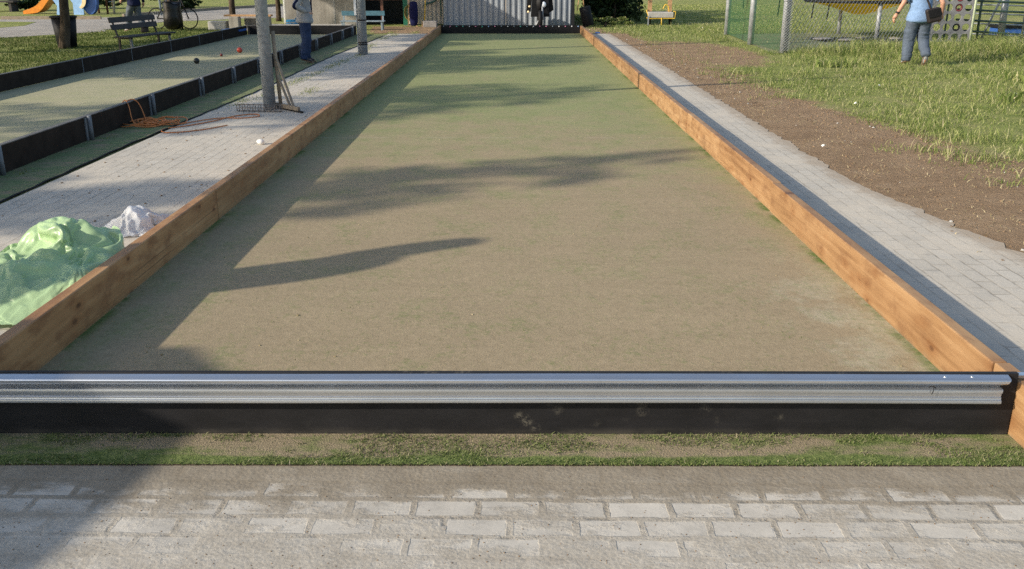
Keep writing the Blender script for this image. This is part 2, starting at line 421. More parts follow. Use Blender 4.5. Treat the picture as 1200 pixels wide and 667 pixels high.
def m_plaster():
    t = NT('stained_render'); o = t.obj()
    a = t.noise(t.mp(o, (1.4, 1, 0.8)), 1.2, 6, 0.65); b = t.noise(t.mp(o, (8, 8, 0.7)), 1.0, 4, 0.6)
    col = t.ramp(t.math('MULTIPLY_ADD', a, 0.6, t.math('MULTIPLY', b, 0.4)), [(0.32, (0.17, 0.155, 0.13)), (0.62, (0.38, 0.355, 0.31))])
    t.bump(t.noise(o, 40, 4), 0.3, 0.004); return t.done(col, 0.9, spec=0.1)
def m_cloth(name, c, fold=14, strength=0.6, rough=0.85, var=0.22):
    t = NT(name); o = t.obj()
    a = t.noise(o, fold, 4, 0.55, 0.6); b = t.noise(o, 120, 2)
    col = t.ramp(t.noise(o, 5, 4), [(0.3, tuple(q*(1-var) for q in c)), (0.7, tuple(q*(1+var) for q in c))])
    t.bump(t.math('MULTIPLY_ADD', a, 1.0, t.math('MULTIPLY', b, 0.08)), strength, 0.02)
    return t.done(col, rough, spec=0.15)
def m_tarp(name, c, alpha=None, rough=0.34, trans=0.25, crease=0.12):
    t = NT(name); o = t.obj()
    wv = t.n('ShaderNodeTexNoise'); t.link(o, wv.inputs['Vector']); wv.inputs['Scale'].default_value = 5
    w2 = t.n('ShaderNodeVectorMath', operation='MULTIPLY_ADD'); t.link(wv.outputs['Color'], w2.inputs[0]); w2.inputs[1].default_value = (0.12, 0.12, 0.12); t.link(o, w2.inputs[2])
    e1 = t.voro(w2.outputs[0], 7, 'DISTANCE_TO_EDGE'); e2 = t.voro(t.mp(w2.outputs[0], (1, 0.6, 1.2)), 22, 'DISTANCE_TO_EDGE')
    col = t.ramp(t.noise(o, 4, 3), [(0.3, tuple(q*0.86 for q in c)), (0.7, tuple(min(.95, q*1.1) for q in c))])
    t.bump(t.math('MULTIPLY_ADD', t.mr(e1, 0, 0.35, 0, 1, False), 1.0, t.math('MULTIPLY', t.mr(e2, 0, 0.3, 0, 1, False), 0.15)), crease, 0.018)
    t.done(col, rough, spec=0.5)
    tr = t.n('ShaderNodeBsdfTranslucent'); t.link(col, tr.inputs['Color'])
    ms = t.n('ShaderNodeMixShader'); ms.inputs[0].default_value = trans
    t.link(t.b.outputs[0], ms.inputs[1]); t.link(tr.outputs[0], ms.inputs[2]); sh = ms.outputs[0]
    if alpha:
        tp = t.n('ShaderNodeBsdfTransparent'); m2 = t.n('ShaderNodeMixShader'); m2.inputs[0].default_value = alpha
        t.link(tp.outputs[0], m2.inputs[1]); t.link(sh, m2.inputs[2]); sh = m2.outputs[0]
    out = [n for n in t.t.nodes if n.type == 'OUTPUT_MATERIAL'][0]; t.link(sh, out.inputs['Surface'])
    return t.m

M = dict(
    ground=m_ground(), dirt=m_dirt(), gravel=m_gravel(), pave=m_paving('setts_near', False, 2.8), pave_side=m_paving('setts_side', True, None, 1.1),
    court=m_court('court_turf'), court_old=m_court('old_court_turf', False), strip=m_turf_strip('turf_strip'), strip_front=m_turf_strip('turf_strip_front', True),
    wood=m_wood('stained_pine', (0.83, 0.86, 0.93), 0.5), wood_end=m_wood('dark_pine', (0.72, 0.66, 0.62)), wood_left=m_wood('weathered_stained_pine', (1.02, 1.0, 1.0), 0.62), oldwood=m_plain('weathered_wood', (0.26, 0.21, 0.15), 0.85, 0, 0.3, 12),
    tanwood=m_plain('tan_wood', (0.42, 0.25, 0.12), 0.8, 0, 0.25, 10), benchwood=m_plain('dark_bench_wood', (0.03, 0.025, 0.022), 0.7, 0, 0.3, 10),
    rail=m_galv('galvanised_rail', (0.62, 0.635, 0.655), 0.31, 'x', False), galv=m_plain('galvanised_post', (0.30, 0.325, 0.345), 0.55, 0.25, 0.28, 16), bracket=m_plain('dull_zinc', (0.15, 0.165, 0.18), 0.7, 0.2, 0.3, 14), capstrip=m_plain('grey_cap', (0.10, 0.098, 0.095), 0.7, 0, 0.3, 10),
    fpost=m_plain('fence_post_metal', (0.30, 0.315, 0.325), 0.55, 0.25, 0.25, 9), rubber=m_rubber('black_rubber', marks=True), rubber_old=m_plain('old_board', (0.026, 0.020, 0.016), 0.9, 0, 0.35, 5, 0.2, 0.1),
    leaf=m_leaf('tree_leaf', [(0, (0.03, 0.06, 0.012)), (0.5, (0.05, 0.09, 0.02)), (1, (0.09, 0.13, 0.03))]),
    darkleaf=m_leaf('hedge_leaf', [(0, (0.015, 0.03, 0.012)), (0.6, (0.025, 0.045, 0.018)), (1, (0.04, 0.07, 0.02))], 0.15),
    blade=m_leaf('grass_blade', [(0, (0.09, 0.14, 0.03)), (0.35, (0.17, 0.225, 0.055)), (0.65, (0.27, 0.315, 0.095)), (0.87, (0.42, 0.41, 0.18)), (1, (0.58, 0.52, 0.32))], 0.3),
    blade_dark=m_leaf('lawn_blade', [(0, (0.045, 0.075, 0.014)), (0.6, (0.085, 0.12, 0.026)), (0.9, (0.13, 0.16, 0.045)), (1, (0.24, 0.21, 0.09))], 0.3),
    turfblade=m_leaf('turf_fibre', [(0, (0.08, 0.12, 0.03)), (0.5, (0.145, 0.19, 0.055)), (0.8, (0.23, 0.25, 0.10)), (1, (0.36, 0.32, 0.20))], 0.2),
    bark=m_bark(), plaster=m_plaster(), bluewall=m_corrugated('grey_blue_sheet_metal', (0.27, 0.30, 0.33)), beigewall=m_corrugated('beige_sheet_metal', (0.45, 0.40, 0.33)),
    roof=m_corrugated('roof_sheet', (0.30, 0.26, 0.23)), dark=m_plain('dark_interior', (0.012, 0.014, 0.016), 0.9, 0, 0.2, 4, 0),
    black=m_plain('black_plastic', (0.009, 0.009, 0.010), 0.6, 0, 0.3, 8, 0.15, 0.2), blackbag=m_tarp('black_bag', (0.005, 0.005, 0.006)),
    green_paint=m_plain('green_paint', (0.02, 0.16, 0.10), 0.5), brown_paint=m_plain('brown_paint', (0.12, 0.05, 0.03), 0.6),
    concrete=m_plain('concrete', (0.40, 0.385, 0.35), 0.9, 0, 0.2, 6, 0.4), blue_paint=m_plain('worn_blue_paint', (0.055, 0.14, 0.18), 0.6, 0, 0.3, 14),
    pale_blue=m_plain('pale_blue_paint', (0.20, 0.255, 0.29), 0.6, 0, 0.3, 14), white=m_plain('white_paint', (0.75, 0.75, 0.73), 0.5, 0, 0.08),
    yellow=m_plain('yellow_paint', (0.66, 0.42, 0.04), 0.45), yellow_tub=m_leaf('yellow_plastic', [(0, (0.72, 0.58, 0.05)), (1, (0.72, 0.58, 0.05))], 0.62),
    orange=m_plain('orange_plastic', (0.72, 0.24, 0.02), 0.35), cord=m_plain('orange_cord', (0.55, 0.19, 0.05), 0.6),
    lblue=m_plain('light_blue_plastic', (0.28, 0.47, 0.75), 0.4), dblue=m_plain('dark_blue_plastic', (0.03, 0.10, 0.34), 0.4),
    cream=m_plain('cream_plastic', (0.80, 0.62, 0.36), 0.4), navy=m_cloth('navy_canvas', (0.012, 0.014, 0.06)), olive=m_plain('olive_hose', (0.24, 0.21, 0.06), 0.5),
    hose=m_plain('dark_green_hose', (0.03, 0.09, 0.07), 0.45), ball_dark=m_plain('dark_ball', (0.02, 0.02, 0.018), 0.25), ball_red=m_plain('red_ball', (0.42, 0.055, 0.03), 0.25),
    jack=m_plain('jack_red', (0.20, 0.03, 0.02), 0.35), tarp=m_tarp('green_tarp', (0.44, 0.61, 0.33)), film=m_tarp('white_film', (0.84, 0.84, 0.83), None, 0.6, 0.35, 0.05),
    skin=m_plain('skin', (0.50, 0.27, 0.18), 0.55, 0, 0.1, 20, 0.05), hoodie=m_cloth('grey_sweatshirt', (0.30, 0.305, 0.31), 9, 0.7), navycloth=m_cloth('navy_cloth', (0.012, 0.016, 0.045), 12, 0.5),
    jeans=m_cloth('blue_jeans', (0.024, 0.040, 0.088), 11, 0.8), jeans_pale=m_cloth('pale_jeans', (0.085, 0.108, 0.145), 10, 0.9), trousers=m_cloth('grey_trousers', (0.09, 0.105, 0.125), 11, 0.7),
    shirt=m_cloth('light_blue_shirt', (0.185, 0.285, 0.46), 9, 0.8), shoe_dark=m_plain('dark_shoe', (0.03, 0.022, 0.02), 0.6), shoe_grey=m_plain('grey_shoe', (0.30, 0.31, 0.32), 0.6),
    sole=m_plain('brown_sole', (0.16, 0.10, 0.06), 0.7), leather=m_plain('dark_leather', (0.016, 0.010, 0.009), 0.55), hair=m_plain('hair', (0.05, 0.035, 0.025), 0.6),
    eye=m_plain('eye_white', (0.7, 0.7, 0.68), 0.3), watch=m_plain('black_watch', (0.01, 0.01, 0.01), 0.3),
    panel=m_plain('grey_panel', (0.19, 0.19, 0.195), 0.6), greenwire=m_plain('green_wire', (0.05, 0.13, 0.055), 0.5, 0, 0.1, 9, 0), wire=m_galv('zinc_wire', (0.52, 0.53, 0.52), 0.5, 'n', False),
    palegreen=m_plain('pale_green_post', (0.46, 0.52, 0.36), 0.5), railgreen=m_plain('dark_green_rail', (0.035, 0.065, 0.05), 0.5), greenmat=m_turf_strip('green_mat'),
    bluecrate=m_plain('blue_crate', (0.03, 0.22, 0.42), 0.45), rock=m_plain('grey_rock', (0.24, 0.225, 0.21), 0.9, 0, 0.3, 7, 0.8), paper=m_plain('white_paper', (0.78, 0.77, 0.72), 0.7, 0, 0.05),
    lens=m_plain('headlamp_glass', (0.75, 0.8, 0.85), 0.1, 0, 0.05), redpl=m_plain('red_plastic', (0.16, 0.03, 0.035), 0.5), pink=m_plain('pink_cap', (0.62, 0.22, 0.36), 0.4), teal=m_plain('teal_cap', (0.08, 0.42, 0.34), 0.4),
    rust=m_plain('rusty_wire', (0.22, 0.18, 0.15), 0.7, 0.3),
    straw=m_leaf('dry_straw', [(0, (0.26, 0.20, 0.10)), (1, (0.50, 0.42, 0.26))], 0.2),
)

# ------------------------------------------------------------------ camera, sun, sky
cam = bpy.data.cameras.new('camera'); co = bpy.data.objects.new('camera', cam); COL.objects.link(co)
co.location = (0, 0, 1.68); co.rotation_euler = (R(90 - 19.049), 0, R(0.153))
cam.sensor_width = 36; cam.lens = 31.8; cam.clip_end = 1000; cam.clip_start = 0.05
scene.camera = co
KX, KY = 2.02, 0.90                        # a shadow runs this far (x, y) per metre of height
sd = Vector((-KX, -KY, 1)).normalized()
sun = bpy.data.lights.new('sun', 'SUN'); sun.energy = 3.7; sun.angle = R(0.85); sun.color = (1.0, 0.90, 0.76)
so = bpy.data.objects.new('sun', sun); COL.objects.link(so); so.location = (-20, -9, 12)
so.rotation_euler = (-sd).to_track_quat('-Z', 'Y').to_euler()
W = bpy.data.worlds.new('World'); scene.world = W; W.use_nodes = True
sk = W.node_tree.nodes.new('ShaderNodeTexSky'); sk.sky_type = 'NISHITA'; sk.sun_disc = False
sk.sun_elevation = math.asin(sd.z); sk.sun_rotation = math.atan2(sd.x, sd.y) % (2 * PI)
sk.air_density = 1.0; sk.dust_density = 1.5; sk.ozone_density = 1.0
bg = W.node_tree.nodes['Background']; W.node_tree.links.new(sk.outputs[0], bg.inputs[0]); bg.inputs[1].default_value = 0.13
vs = scene.view_settings; vs.view_transform = 'Standard'; vs.look = 'None'; vs.exposure = 0.62; vs.gamma = 1; vs.use_curve_mapping = False
scene.cycles.use_denoising = False; scene.cycles.max_bounces = 6; scene.cycles.transparent_max_bounces = 12
scene.cycles.samples = 64

# ------------------------------------------------------------------ the ground
XL, XR, Y0, Y1 = -2.107, 1.887, 3.13, 26.95
def struct(name, mb, mat): return tag(mb.build(name, mat, fix=True), kind='structure')
struct('ground', MB().sheet([(-250, -60), (250, -60), (250, 400), (-250, 400)], 0), M['ground'])
def ragged(pts, step=0.12, amp=0.05, seed=0.0):
    out = []
    for (x0, y0), (x1, y1) in zip(pts[:-1], pts[1:]):
        L = math.hypot(x1 - x0, y1 - y0); n = max(1, int(L / step))
        for i in range(n):
            t = i / n; x = x0 + (x1 - x0) * t; y = y0 + (y1 - y0) * t
            a = amp * (mnoise.noise((x * 2.3 + seed, y * 2.3, 0)) + 0.6 * mnoise.noise((x * 7 + seed, y * 7, 4)))
            out.append((x - (y1 - y0) / L * a * 1.6, y + (x1 - x0) / L * a * 1.6))
    return out + [pts[-1]]
def quadstrip(a, b, z):
    """sheet between two ragged edges with the same number of points"""
    m = MB(); n = len(a)
    m.add([(x, y, z) for x, y in a] + [(x, y, z) for x, y in b], [(i, i + 1, n + i + 1, n + i) for i in range(n - 1)]); return m
dl = [(1.9, 1.0 + i * 0.12) for i in range(220)]
def edgex(y, pts):
    for (y0, x0), (y1, x1) in zip(pts[:-1], pts[1:]):
        if y0 <= y <= y1: return x0 + (x1 - x0) * (y - y0) / (y1 - y0)
    return pts[-1][1] if y > pts[-1][0] else pts[0][1]
DEDGE = [(0, 6.3), (6.5, 5.2), (8.2, 4.62), (12, 3.85), (15, 3.75), (18, 3.5), (24, 3.3), (29, 3.2)]
a = [(2.2, y) for _, y in dl]
b = [(max(2.9, edgex(y, DEDGE) - 0.55 + 0.22 * mnoise.noise((y * 1.1, 3, 0)) + 0.16 * mnoise.noise((y * 4, 8, 0))), y) for _, y in dl]
struct('dirt_verge', quadstrip(a, b, 0.004), M['dirt'])
PEDGE = [(0, 3.55), (3.5, 3.5), (5.4, 3.2), (7.5, 2.86), (12, 2.84), (20, 2.82), (26, 2.75), (30, 2.75)]
dl = [(0, 2.86 + i * 0.06) for i in range(402)]
a = [(1.94, y) for _, y in dl]; b = [(edgex(y, PEDGE) + 0.045 * mnoise.noise((y * 2.2, 1, 0)) + 0.06 * mnoise.noise((y * 8, 2, 0)), y) for _, y in dl]
struct('path_right', quadstrip(a, b, 0.009), M['pave_side'])
struct('path_left', MB().sheet([(-3.95, 2.86), (-2.15, 2.86), (-2.15, 26.9), (-3.6, 26.9), (-3.85, 20), (-3.85, 14)], 0.009), M['pave_side'])
struct('pavement', MB().sheet([(-9, -3), (9, -3), (9, 2.855), (-9, 2.855)], 0.009), M['pave'])
struct('court_surface', MB().sheet([(XL - 0.03, Y0 - 0.02), (XR + 0.03, Y0 - 0.02), (XR + 0.03, Y1), (XL - 0.03, Y1)], 0.013), M['court'])
struct('turf_strip', MB().span((-2.13, 2.856, 0.002), (XR, 3.08, 0.013)), M['strip_front'])
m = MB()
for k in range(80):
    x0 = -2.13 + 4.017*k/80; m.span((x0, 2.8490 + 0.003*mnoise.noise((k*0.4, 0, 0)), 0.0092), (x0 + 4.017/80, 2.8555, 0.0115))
struct('turf_edge_shade', m, M['bark'])  # dark strip drawn as the thin shadow line under the turf's front edge
struct('old_court_surface', MB().sheet([(-7.56, 3), (-4.46, 3), (-4.46, 26.6), (-7.56, 26.6)], 0.012), M['court_old'])
struct('turf_border', MB().sheet([(-4.47, 3), (-3.97, 3), (-3.95, 9), (-3.8, 14), (-3.83, 20), (-3.6, 26.5), (-4.47, 26.5)], 0.014), M['strip'])
m = MB(); ep = [(-3.955, 3), (-3.97, 5), (-3.94, 7), (-3.95, 9), (-3.87, 11.5), (-3.80, 14), (-3.83, 17), (-3.82, 20), (-3.6, 26.4)]
m.tube([(x + 0.012 * math.sin(i * 2.7), y, 0.016) for i, (x, y) in enumerate([(a_[0] + (b_[0] - a_[0]) * t / 8, a_[1] + (b_[1] - a_[1]) * t / 8) for a_, b_ in zip(ep[:-1], ep[1:]) for t in range(8)])], 0.0095, 5)
tag(m.build('turf_edging', M['black']), 'black wavy edging strip between the green turf border and the left path', 'edging')
GR = [(-24, 20.5), (-13.83, 25.1), (-12.75, 27.26), (-12.35, 28.06), (-12.75, 31), (-12.5, 34.05), (-11.42, 34.67), (-10.26, 36.4), (-7.5, 36.6), (-7.5, 52), (-12.3, 49.5), (-13.8, 45.4), (-14.9, 41.2), (-15.6, 37.3), (-17.4, 35.3), (-19.3, 35.3), (-30, 34)]
struct('gravel_path', MB().sheet(ragged(GR, 0.5, 0.12) , 0.005), M['gravel'])
struct('grass_island', MB().sheet([(-19.5, 33.8), (-20, 30), (-16.4, 29.8), (-16.2, 31), (-17.0, 33.4)], 0.009), M['ground'])
struct('green_ground_mat', MB().sheet([(5.62, 20.3), (7.7, 20.9), (10.2, 24.5), (10.2, 26.4), (8.8, 27.6), (6.1, 26.6)], 0.007), M['greenmat'])
m = MB()
for a_, b_ in (((-19.3, 35.36), (-15.6, 35.5)), ((-15.5, 37.3), (-14.8, 41.2)), ((-14.75, 41.3), (-13.75, 45.4)), ((-13.7, 45.5), (-12.2, 49.6))):
    m.bar((*a_, 0.06), (*b_, 0.06), 0.1, 0.12)
struct('kerb', m, M['oldwood'])
struct('ledge', MB().span((-8.2, 28.0, 0.0), (-5.3, 30.9, 0.07)), M['concrete'])
struct('far_dirt', MB().sheet(ragged([(-4.2, 27.05), (2.7, 27.05), (2.7, 30.6), (-4.6, 30.6)], 0.3, 0.1), 0.0065), M['dirt'])

# ------------------------------------------------------------------ grass and turf blades (uncountable)
def blades(n, xy, h, w, mat, name, label, z=0.0, lean=0.5):
    """n blades at xy (n,2) with heights h (n,), widths w (n,)"""
    ang = RNG.uniform(0, 2*PI, n); la = RNG.uniform(0, 2*PI, n); ln = RNG.uniform(0.1, lean, n) * h
    dx, dy = np.cos(ang) * w / 2, np.sin(ang) * w / 2
    lx, ly = np.cos(la) * ln, np.sin(la) * ln
    v = np.zeros((n, 5, 3))
    v[:, 0] = np.stack([xy[:, 0] - dx, xy[:, 1] - dy, np.full(n, z)], 1); v[:, 1] = np.stack([xy[:, 0] + dx, xy[:, 1] + dy, np.full(n, z)], 1)
    v[:, 2] = np.stack([xy[:, 0] - dx*.8 + lx*.3, xy[:, 1] - dy*.8 + ly*.3, z + h*.6], 1); v[:, 3] = np.stack([xy[:, 0] + dx*.8 + lx*.3, xy[:, 1] + dy*.8 + ly*.3, z + h*.6], 1)
    v[:, 4] = np.stack([xy[:, 0] + lx, xy[:, 1] + ly, z + h], 1)
    i = np.arange(n)[:, None] * 5
    f = np.concatenate([i + np.array([[0, 1, 3]]), i + np.array([[0, 3, 2]]), i + np.array([[2, 3, 4]])], 0)
    o = np_mesh(name, v.reshape(-1, 3), f, mat)
    return tag(o, label, 'grass', kind='stuff')
def fbm(x, y, s, seed):
    return np.array([mnoise.fractal((a_ * s + seed, b_ * s - seed, seed * 0.37), 0.7, 2.0, 3) for a_, b_ in zip(x, y)])
def scatter(n, x0, x1, y0, y1, dens, pw=1.0):
    x = RNG.uniform(x0, x1, n); y = y0 + (y1 - y0) * RNG.uniform(0, 1, n) ** pw
    k = dens(x, y) > RNG.uniform(0, 1, n); return np.stack([x[k], y[k]], 1)
def dens_right(x, y):
    e = np.interp(y, [p[0] for p in DEDGE], [p[1] for p in DEDGE])
    d = (x - e) * 1.3 + 0.55 + 1.1 * fbm(x, y, 0.9, 3.0)
    patch = ((x - 4.1) / 1.35) ** 2 + ((y - 20.7) / 3.4) ** 2
    d = np.where(patch < 1.5, np.minimum(d, np.maximum((patch - 0.75) * 1.6 + 0.7 * fbm(x, y, 1.3, 9), 0.06)), d)
    mat_ = (x > 5.7) & (x < 10.1) & (y > 20.7 + np.clip((x - 7.5), 0, 9) * 0.75) & (y < 27)
    return np.where(mat_, 0.02, np.clip(d, 0.0, 1) * np.clip(0.72 + 1.0 * fbm(x, y, 1.5, 21.0), 0.12, 1))
p = scatter(420000, 3.2, 15.5, 7.0, 31, dens_right, 1.15)
n = len(p); cl = fbm(p[:, 0], p[:, 1], 1.6, 5.0)
tall = np.exp(-(((p[:, 1] - (20.3 - 0.05 * (p[:, 0] - 6))) / 1.35) ** 2)) * np.clip((p[:, 0] - 5.6) / 1.5, 0, 1)     # unmown fringe along the fence
h = RNG.uniform(0.014, 0.078, n) * (1 + 1.7 * np.clip(cl, -0.5, 1)) * np.where(RNG.uniform(0, 1, n) < 0.7, 0.55, 1.35) + tall * RNG.uniform(0.0, 0.36, n) * (1 + 0.5 * np.clip((p[:, 0] - 9.5) / 2, 0, 1))
blades(n, p, h, RNG.uniform(0.004, 0.009, n) * (1 + 0.5 * tall), M['blade'], 'meadow_grass', 'uneven sunlit grass with a tall unmown fringe along the wire fence', lean=1.5)
def dens_left(x, y):
    g = ~((y > 25.3 + (x + 13.8) * 0.45) & (x < -12.6))
    return np.where(g & (x < -7.7), np.clip(0.8 + 0.8 * fbm(x, y, 1.1, 12.0), 0.1, 1), 0)
p = scatter(110000, -17, -7.66, 11.5, 29.5, dens_left); n = len(p)
blades(n, p, RNG.uniform(0.015, 0.055, n), RNG.uniform(0.008, 0.016, n), M['blade_dark'], 'lawn_grass', 'dark shaded lawn beyond the old court on the left', lean=0.9)
def dens_back(x, y):
    return np.clip(0.7 + 0.8 * fbm(x, y, 0.8, 31.0), 0.1, 1) * ~((x > -2.7) & (x < 2.1) & (y < 40)) * ~((x < 2.2) & (x > -9))
p = scatter(45000, 2.2, 14, 27, 52, dens_back); n = len(p)
blades(n, p, RNG.uniform(0.015, 0.055, n), RNG.uniform(0.012, 0.028, n), M['blade'], 'field_grass', 'sunlit field grass behind the shed on the right', lean=0.9)
wp = np.concatenate([RNG.normal((x, y), (0.22, 0.16), (130, 2)) for x, y in ((9.2, 19.6), (10.4, 20.6), (10.9, 20.0), (8.2, 20.3), (6.7, 19.9), (11.4, 19.4), (9.9, 18.6), (10.6, 17.2), (6.1, 17.4), (8.4, 15.1), (7.1, 12.6), (9.0, 12.1))]); n = len(wp)
blades(n, wp, RNG.uniform(0.04, 0.20, n), RNG.uniform(0.02, 0.045, n), M['blade'], 'meadow_weeds', 'broad leaved weeds growing among the tall grass on the right', lean=1.3)
# front turf: tufts stand up where no sand covers them
def dens_front(x, y):
    e = np.clip((2.905 + 0.03*fbm(x, y, 2.0, 90.0) - y) / 0.05, 0, 1) * np.clip(0.75 + 0.6*fbm(x, y*0, 2.5, 93.0), 0.15, 0.9)
    b_ = np.clip((fbm(x, y * 2.2, 3.0, 40.0) + 0.05 + 0.22 * np.clip((x - 0.4) / 1.3, -0.3, 1)) * 2.2, 0, 0.75)
    return np.clip(e + b_, 0.03, 1)
p = scatter(40000, -2.1, 1.88, 2.846, 3.075, dens_front); n = len(p)
blades(n, p, RNG.uniform(0.004, 0.013, n), RNG.uniform(0.002, 0.004, n), M['turfblade'], 'turf_fibres', 'short green turf fibres in front of the black backboard', z=0.011, lean=2.2)
def dens_court(x, y):
    e = np.maximum(np.clip((x - 1.83) / 0.05, 0, 1), np.clip((-2.06 - x) / 0.04, 0, 1)) * np.clip(fbm(x, y, 1.7, 55.0) * 2 + 0.2, 0, 1)
    s_ = np.clip((fbm(x, y, 2.2, 61.0) + 0.2) * 1.2, 0, 1) * 0.07
    return np.clip(e + s_, 0, 1)
p = scatter(60000, -2.1, 1.885, 3.2, 12, dens_court, 1.5); n = len(p)
blades(n, p, RNG.uniform(0.004, 0.011, n), RNG.uniform(0.002, 0.004, n), M['turfblade'], 'court_fibres', 'sparse green fibres showing through the sanded court', z=0.012, lean=1.6)
# weeds between the setts and by the old court's brackets
cs = [(-3.53, 15.0), (-3.47, 16.1), (-3.43, 17.4), (-3.4, 18.3), (-3.55, 13.3), (-3.6, 14.1), (-3.3, 19.8), (-3.38, 21.0), (-3.45, 22.4), (-3.5, 25.0), (-3.4, 26.3), (-2.9, 27.4), (-3.6, 27.3), (-4.2, 27.2), (-2.3, 27.6), (-4.8, 27.4), (-3.75, 12.4), (-3.05, 13.6)]
pp = np.concatenate([RNG.normal((x, y), (0.07, 0.36), (260, 2)) for x, y in cs] + [RNG.normal((-4.33, y), (0.05, 0.12), (70, 2)) for y in (7.8, 9.6, 11.3, 13.1, 16.1, 19.3)] + [RNG.normal((2.9, 28.6), (0.45, 0.9), (900, 2))]); n = len(pp)
blades(n, pp, RNG.uniform(0.005, 0.028, n), RNG.uniform(0.005, 0.012, n), M['blade'], 'path_weeds', 'weeds growing between the paving joints and around the old court', z=0.005, lean=1.0)
def dens_straw(x, y):
    e = np.interp(y, [q[0] for q in DEDGE], [q[1] for q in DEDGE]); k = (x > 2.9) & (x < e + 0.3)
    return k * np.clip(0.35 + 0.9 * fbm(x, y, 1.5, 77.0), 0.05, 1)
p = scatter(22000, 2.8, 6.5, 4.8, 26, dens_straw); n = len(p)
blades(n, p, RNG.uniform(0.004, 0.02, n), RNG.uniform(0.005, 0.010, n), M['straw'], 'dry_straw', 'dry straw and bits scattered on the bare dirt', z=0.004, lean=4.0)
# pebbles and clods
def pebbles(name, label, n, fn, mat, r0, r1, z):
    m = MB()
    for _ in range(n):
        x, y = fn(); r = random.uniform(r0, r1)
        vs_ = []; k = 6
        for j in range(k):
            a_ = 2*PI*j/k; q = r * random.uniform(0.7, 1.2); vs_.append((x + q*math.cos(a_), y + q*math.sin(a_), z - 0.002))
        for j in range(k):
            a_ = 2*PI*j/k; q = r * random.uniform(0.45, 0.8); vs_.append((x + q*math.cos(a_), y + q*math.sin(a_), z + r * random.uniform(0.3, 0.7)))
        m.add(vs_, [(j, (j+1) % k, k + (j+1) % k, k + j) for j in range(k)] + [tuple(range(k, 2*k))])
    return tag(m.build(name, mat, fix=False), label, 'gravel', kind='stuff')
def pv():
    y = random.uniform(5, 25); return random.uniform(2.9, edgex(y, DEDGE) + 0.2), y
pebbles('dirt_clods', 'small stones and clods lying on the bare dirt', 1300, pv, M['dirt'], 0.004, 0.016, 0.004)
pebbles('pale_stones', 'pale little stones scattered over the bare dirt', 60, pv, M['concrete'], 0.006, 0.020, 0.004)
pebbles('pavement_grit', 'grit scattered on the dusty pavement', 900, lambda: (random.uniform(-2.2, 2.3), random.triangular(2.0, 2.86, 2.3)), M['dirt'], 0.001, 0.0035, 0.009)
pebbles('court_bits', 'tiny leaves and crumbs lying on the court', 70, lambda: (random.uniform(-2.0, 1.8), random.uniform(3.3, 14)), M['straw'], 0.004, 0.010, 0.013)
pebbles('path_grit', 'grit and crumbs lying on the left path', 260, lambda: (random.uniform(-3.8, -2.25), random.uniform(5, 24)), M['dirt'], 0.004, 0.014, 0.009)

# ------------------------------------------------------------------ the court's boards
def sideboard(xin, xout, joints, label, extra=None):
    t = thing('timber_sideboard', label, 'sideboard', ((xin + xout) / 2, joints[0], 0))
    w = abs(xout - xin)
    for i, (y0, y1) in enumerate(zip(joints[:-1], joints[1:])):
        dy = random.uniform(-0.004, 0.004); hz = 0.230 + random.uniform(-0.002, 0.002)
        g = 0.004 if i % 2 else 0.003
        m = MB().span((-w/2 + dy, y0 - joints[0] + g, 0.001), (w/2 + dy, y1 - joints[0] - g, hz))
        first = extra and i == 0
        m.build('plank', M['wood_end' if first else ('wood' if extra else 'wood_left')], t, bevel=0.006)
    return t
rb = sideboard(XR, XR + 0.062, [2.955, 3.27, 6.5, 9.95, 14.62, 15.9, 19.6, 23.3, 26.97], 'orange stained timber sideboard in full sun along the right of the court', True)
rb.children[0].data.materials[0] = M['wood']
m = MB().span((-0.034, 0.155, 0.2335), (0.055, 0.185, 0.246)).span((0.0365, 0.150, 0.10), (0.044, 0.190, 0.2335))
m.build('metal_strap', M['rail'], rb)
sideboard(XL, XL - 0.065, [2.955, 6.25, 9.6, 12.9, 16.3, 18.1, 22.5, 26.97], 'brown timber sideboard with its face in shade along the left of the court')

bbx = thing('backboard', 'black rubber backboard topped by a ribbed galvanised rail across the front', 'backboard', (0, 3.092, 0))
MB().span((XL + 0.004, -0.008, 0.008), (XR - 0.004, 0.012, 0.266)).build('rubber_panel', M['rubber'], bbx, bevel=0.002)
prof = [(-0.010, 0.2630), (-0.0430, 0.2585), (-0.0480, 0.2560), (-0.0500, 0.2520), (-0.0500, 0.2430), (-0.0470, 0.2395), (-0.0160, 0.2360),
        (-0.0105, 0.2320), (-0.0105, 0.2200), (-0.0140, 0.2175), (-0.0370, 0.2150), (-0.0415, 0.2120), (-0.0425, 0.2080), (-0.0425, 0.2000), (-0.0390, 0.1975), (-0.0390, 0.1860), (-0.0425, 0.1835), (-0.0425, 0.1790), (-0.0440, 0.1750), (-0.0480, 0.1730), (-0.0490, 0.1690), (-0.0490, 0.1620), (-0.0460, 0.1590)]
back = [(y + 0.004, z - 0.003) for y, z in prof][::-1]
m = MB(); poly = prof + back; xe = 1.812
n_ = len(poly); L = [XL + 0.006]; NS = 24
ringx = [XL + 0.006 + (xe - XL - 0.006) * i / NS for i in range(NS + 1)]
vs_ = []
for i, x in enumerate(ringx):
    for y, z in poly:
        k = (z - 0.159) / 0.104
        xx = x + (0.028 * k * k * k if i == NS else 0)
        vs_.append((xx, y + 0.0016 * math.sin(x * 2.1) + 0.0012 * mnoise.noise((x*3, z*20, 0)), z + 0.0014 * math.sin(x * 1.3 + 1)))
m.add(vs_, [(i*n_+j, i*n_+(j+1) % n_, (i+1)*n_+(j+1) % n_, (i+1)*n_+j) for i in range(NS) for j in range(n_)], 0, True)
m.add(vs_[:n_], [tuple(range(n_))]); m.add(vs_[-n_:], [tuple(range(n_))[::-1]])
rail = m.build('metal_rail', M['rail'], bbx)
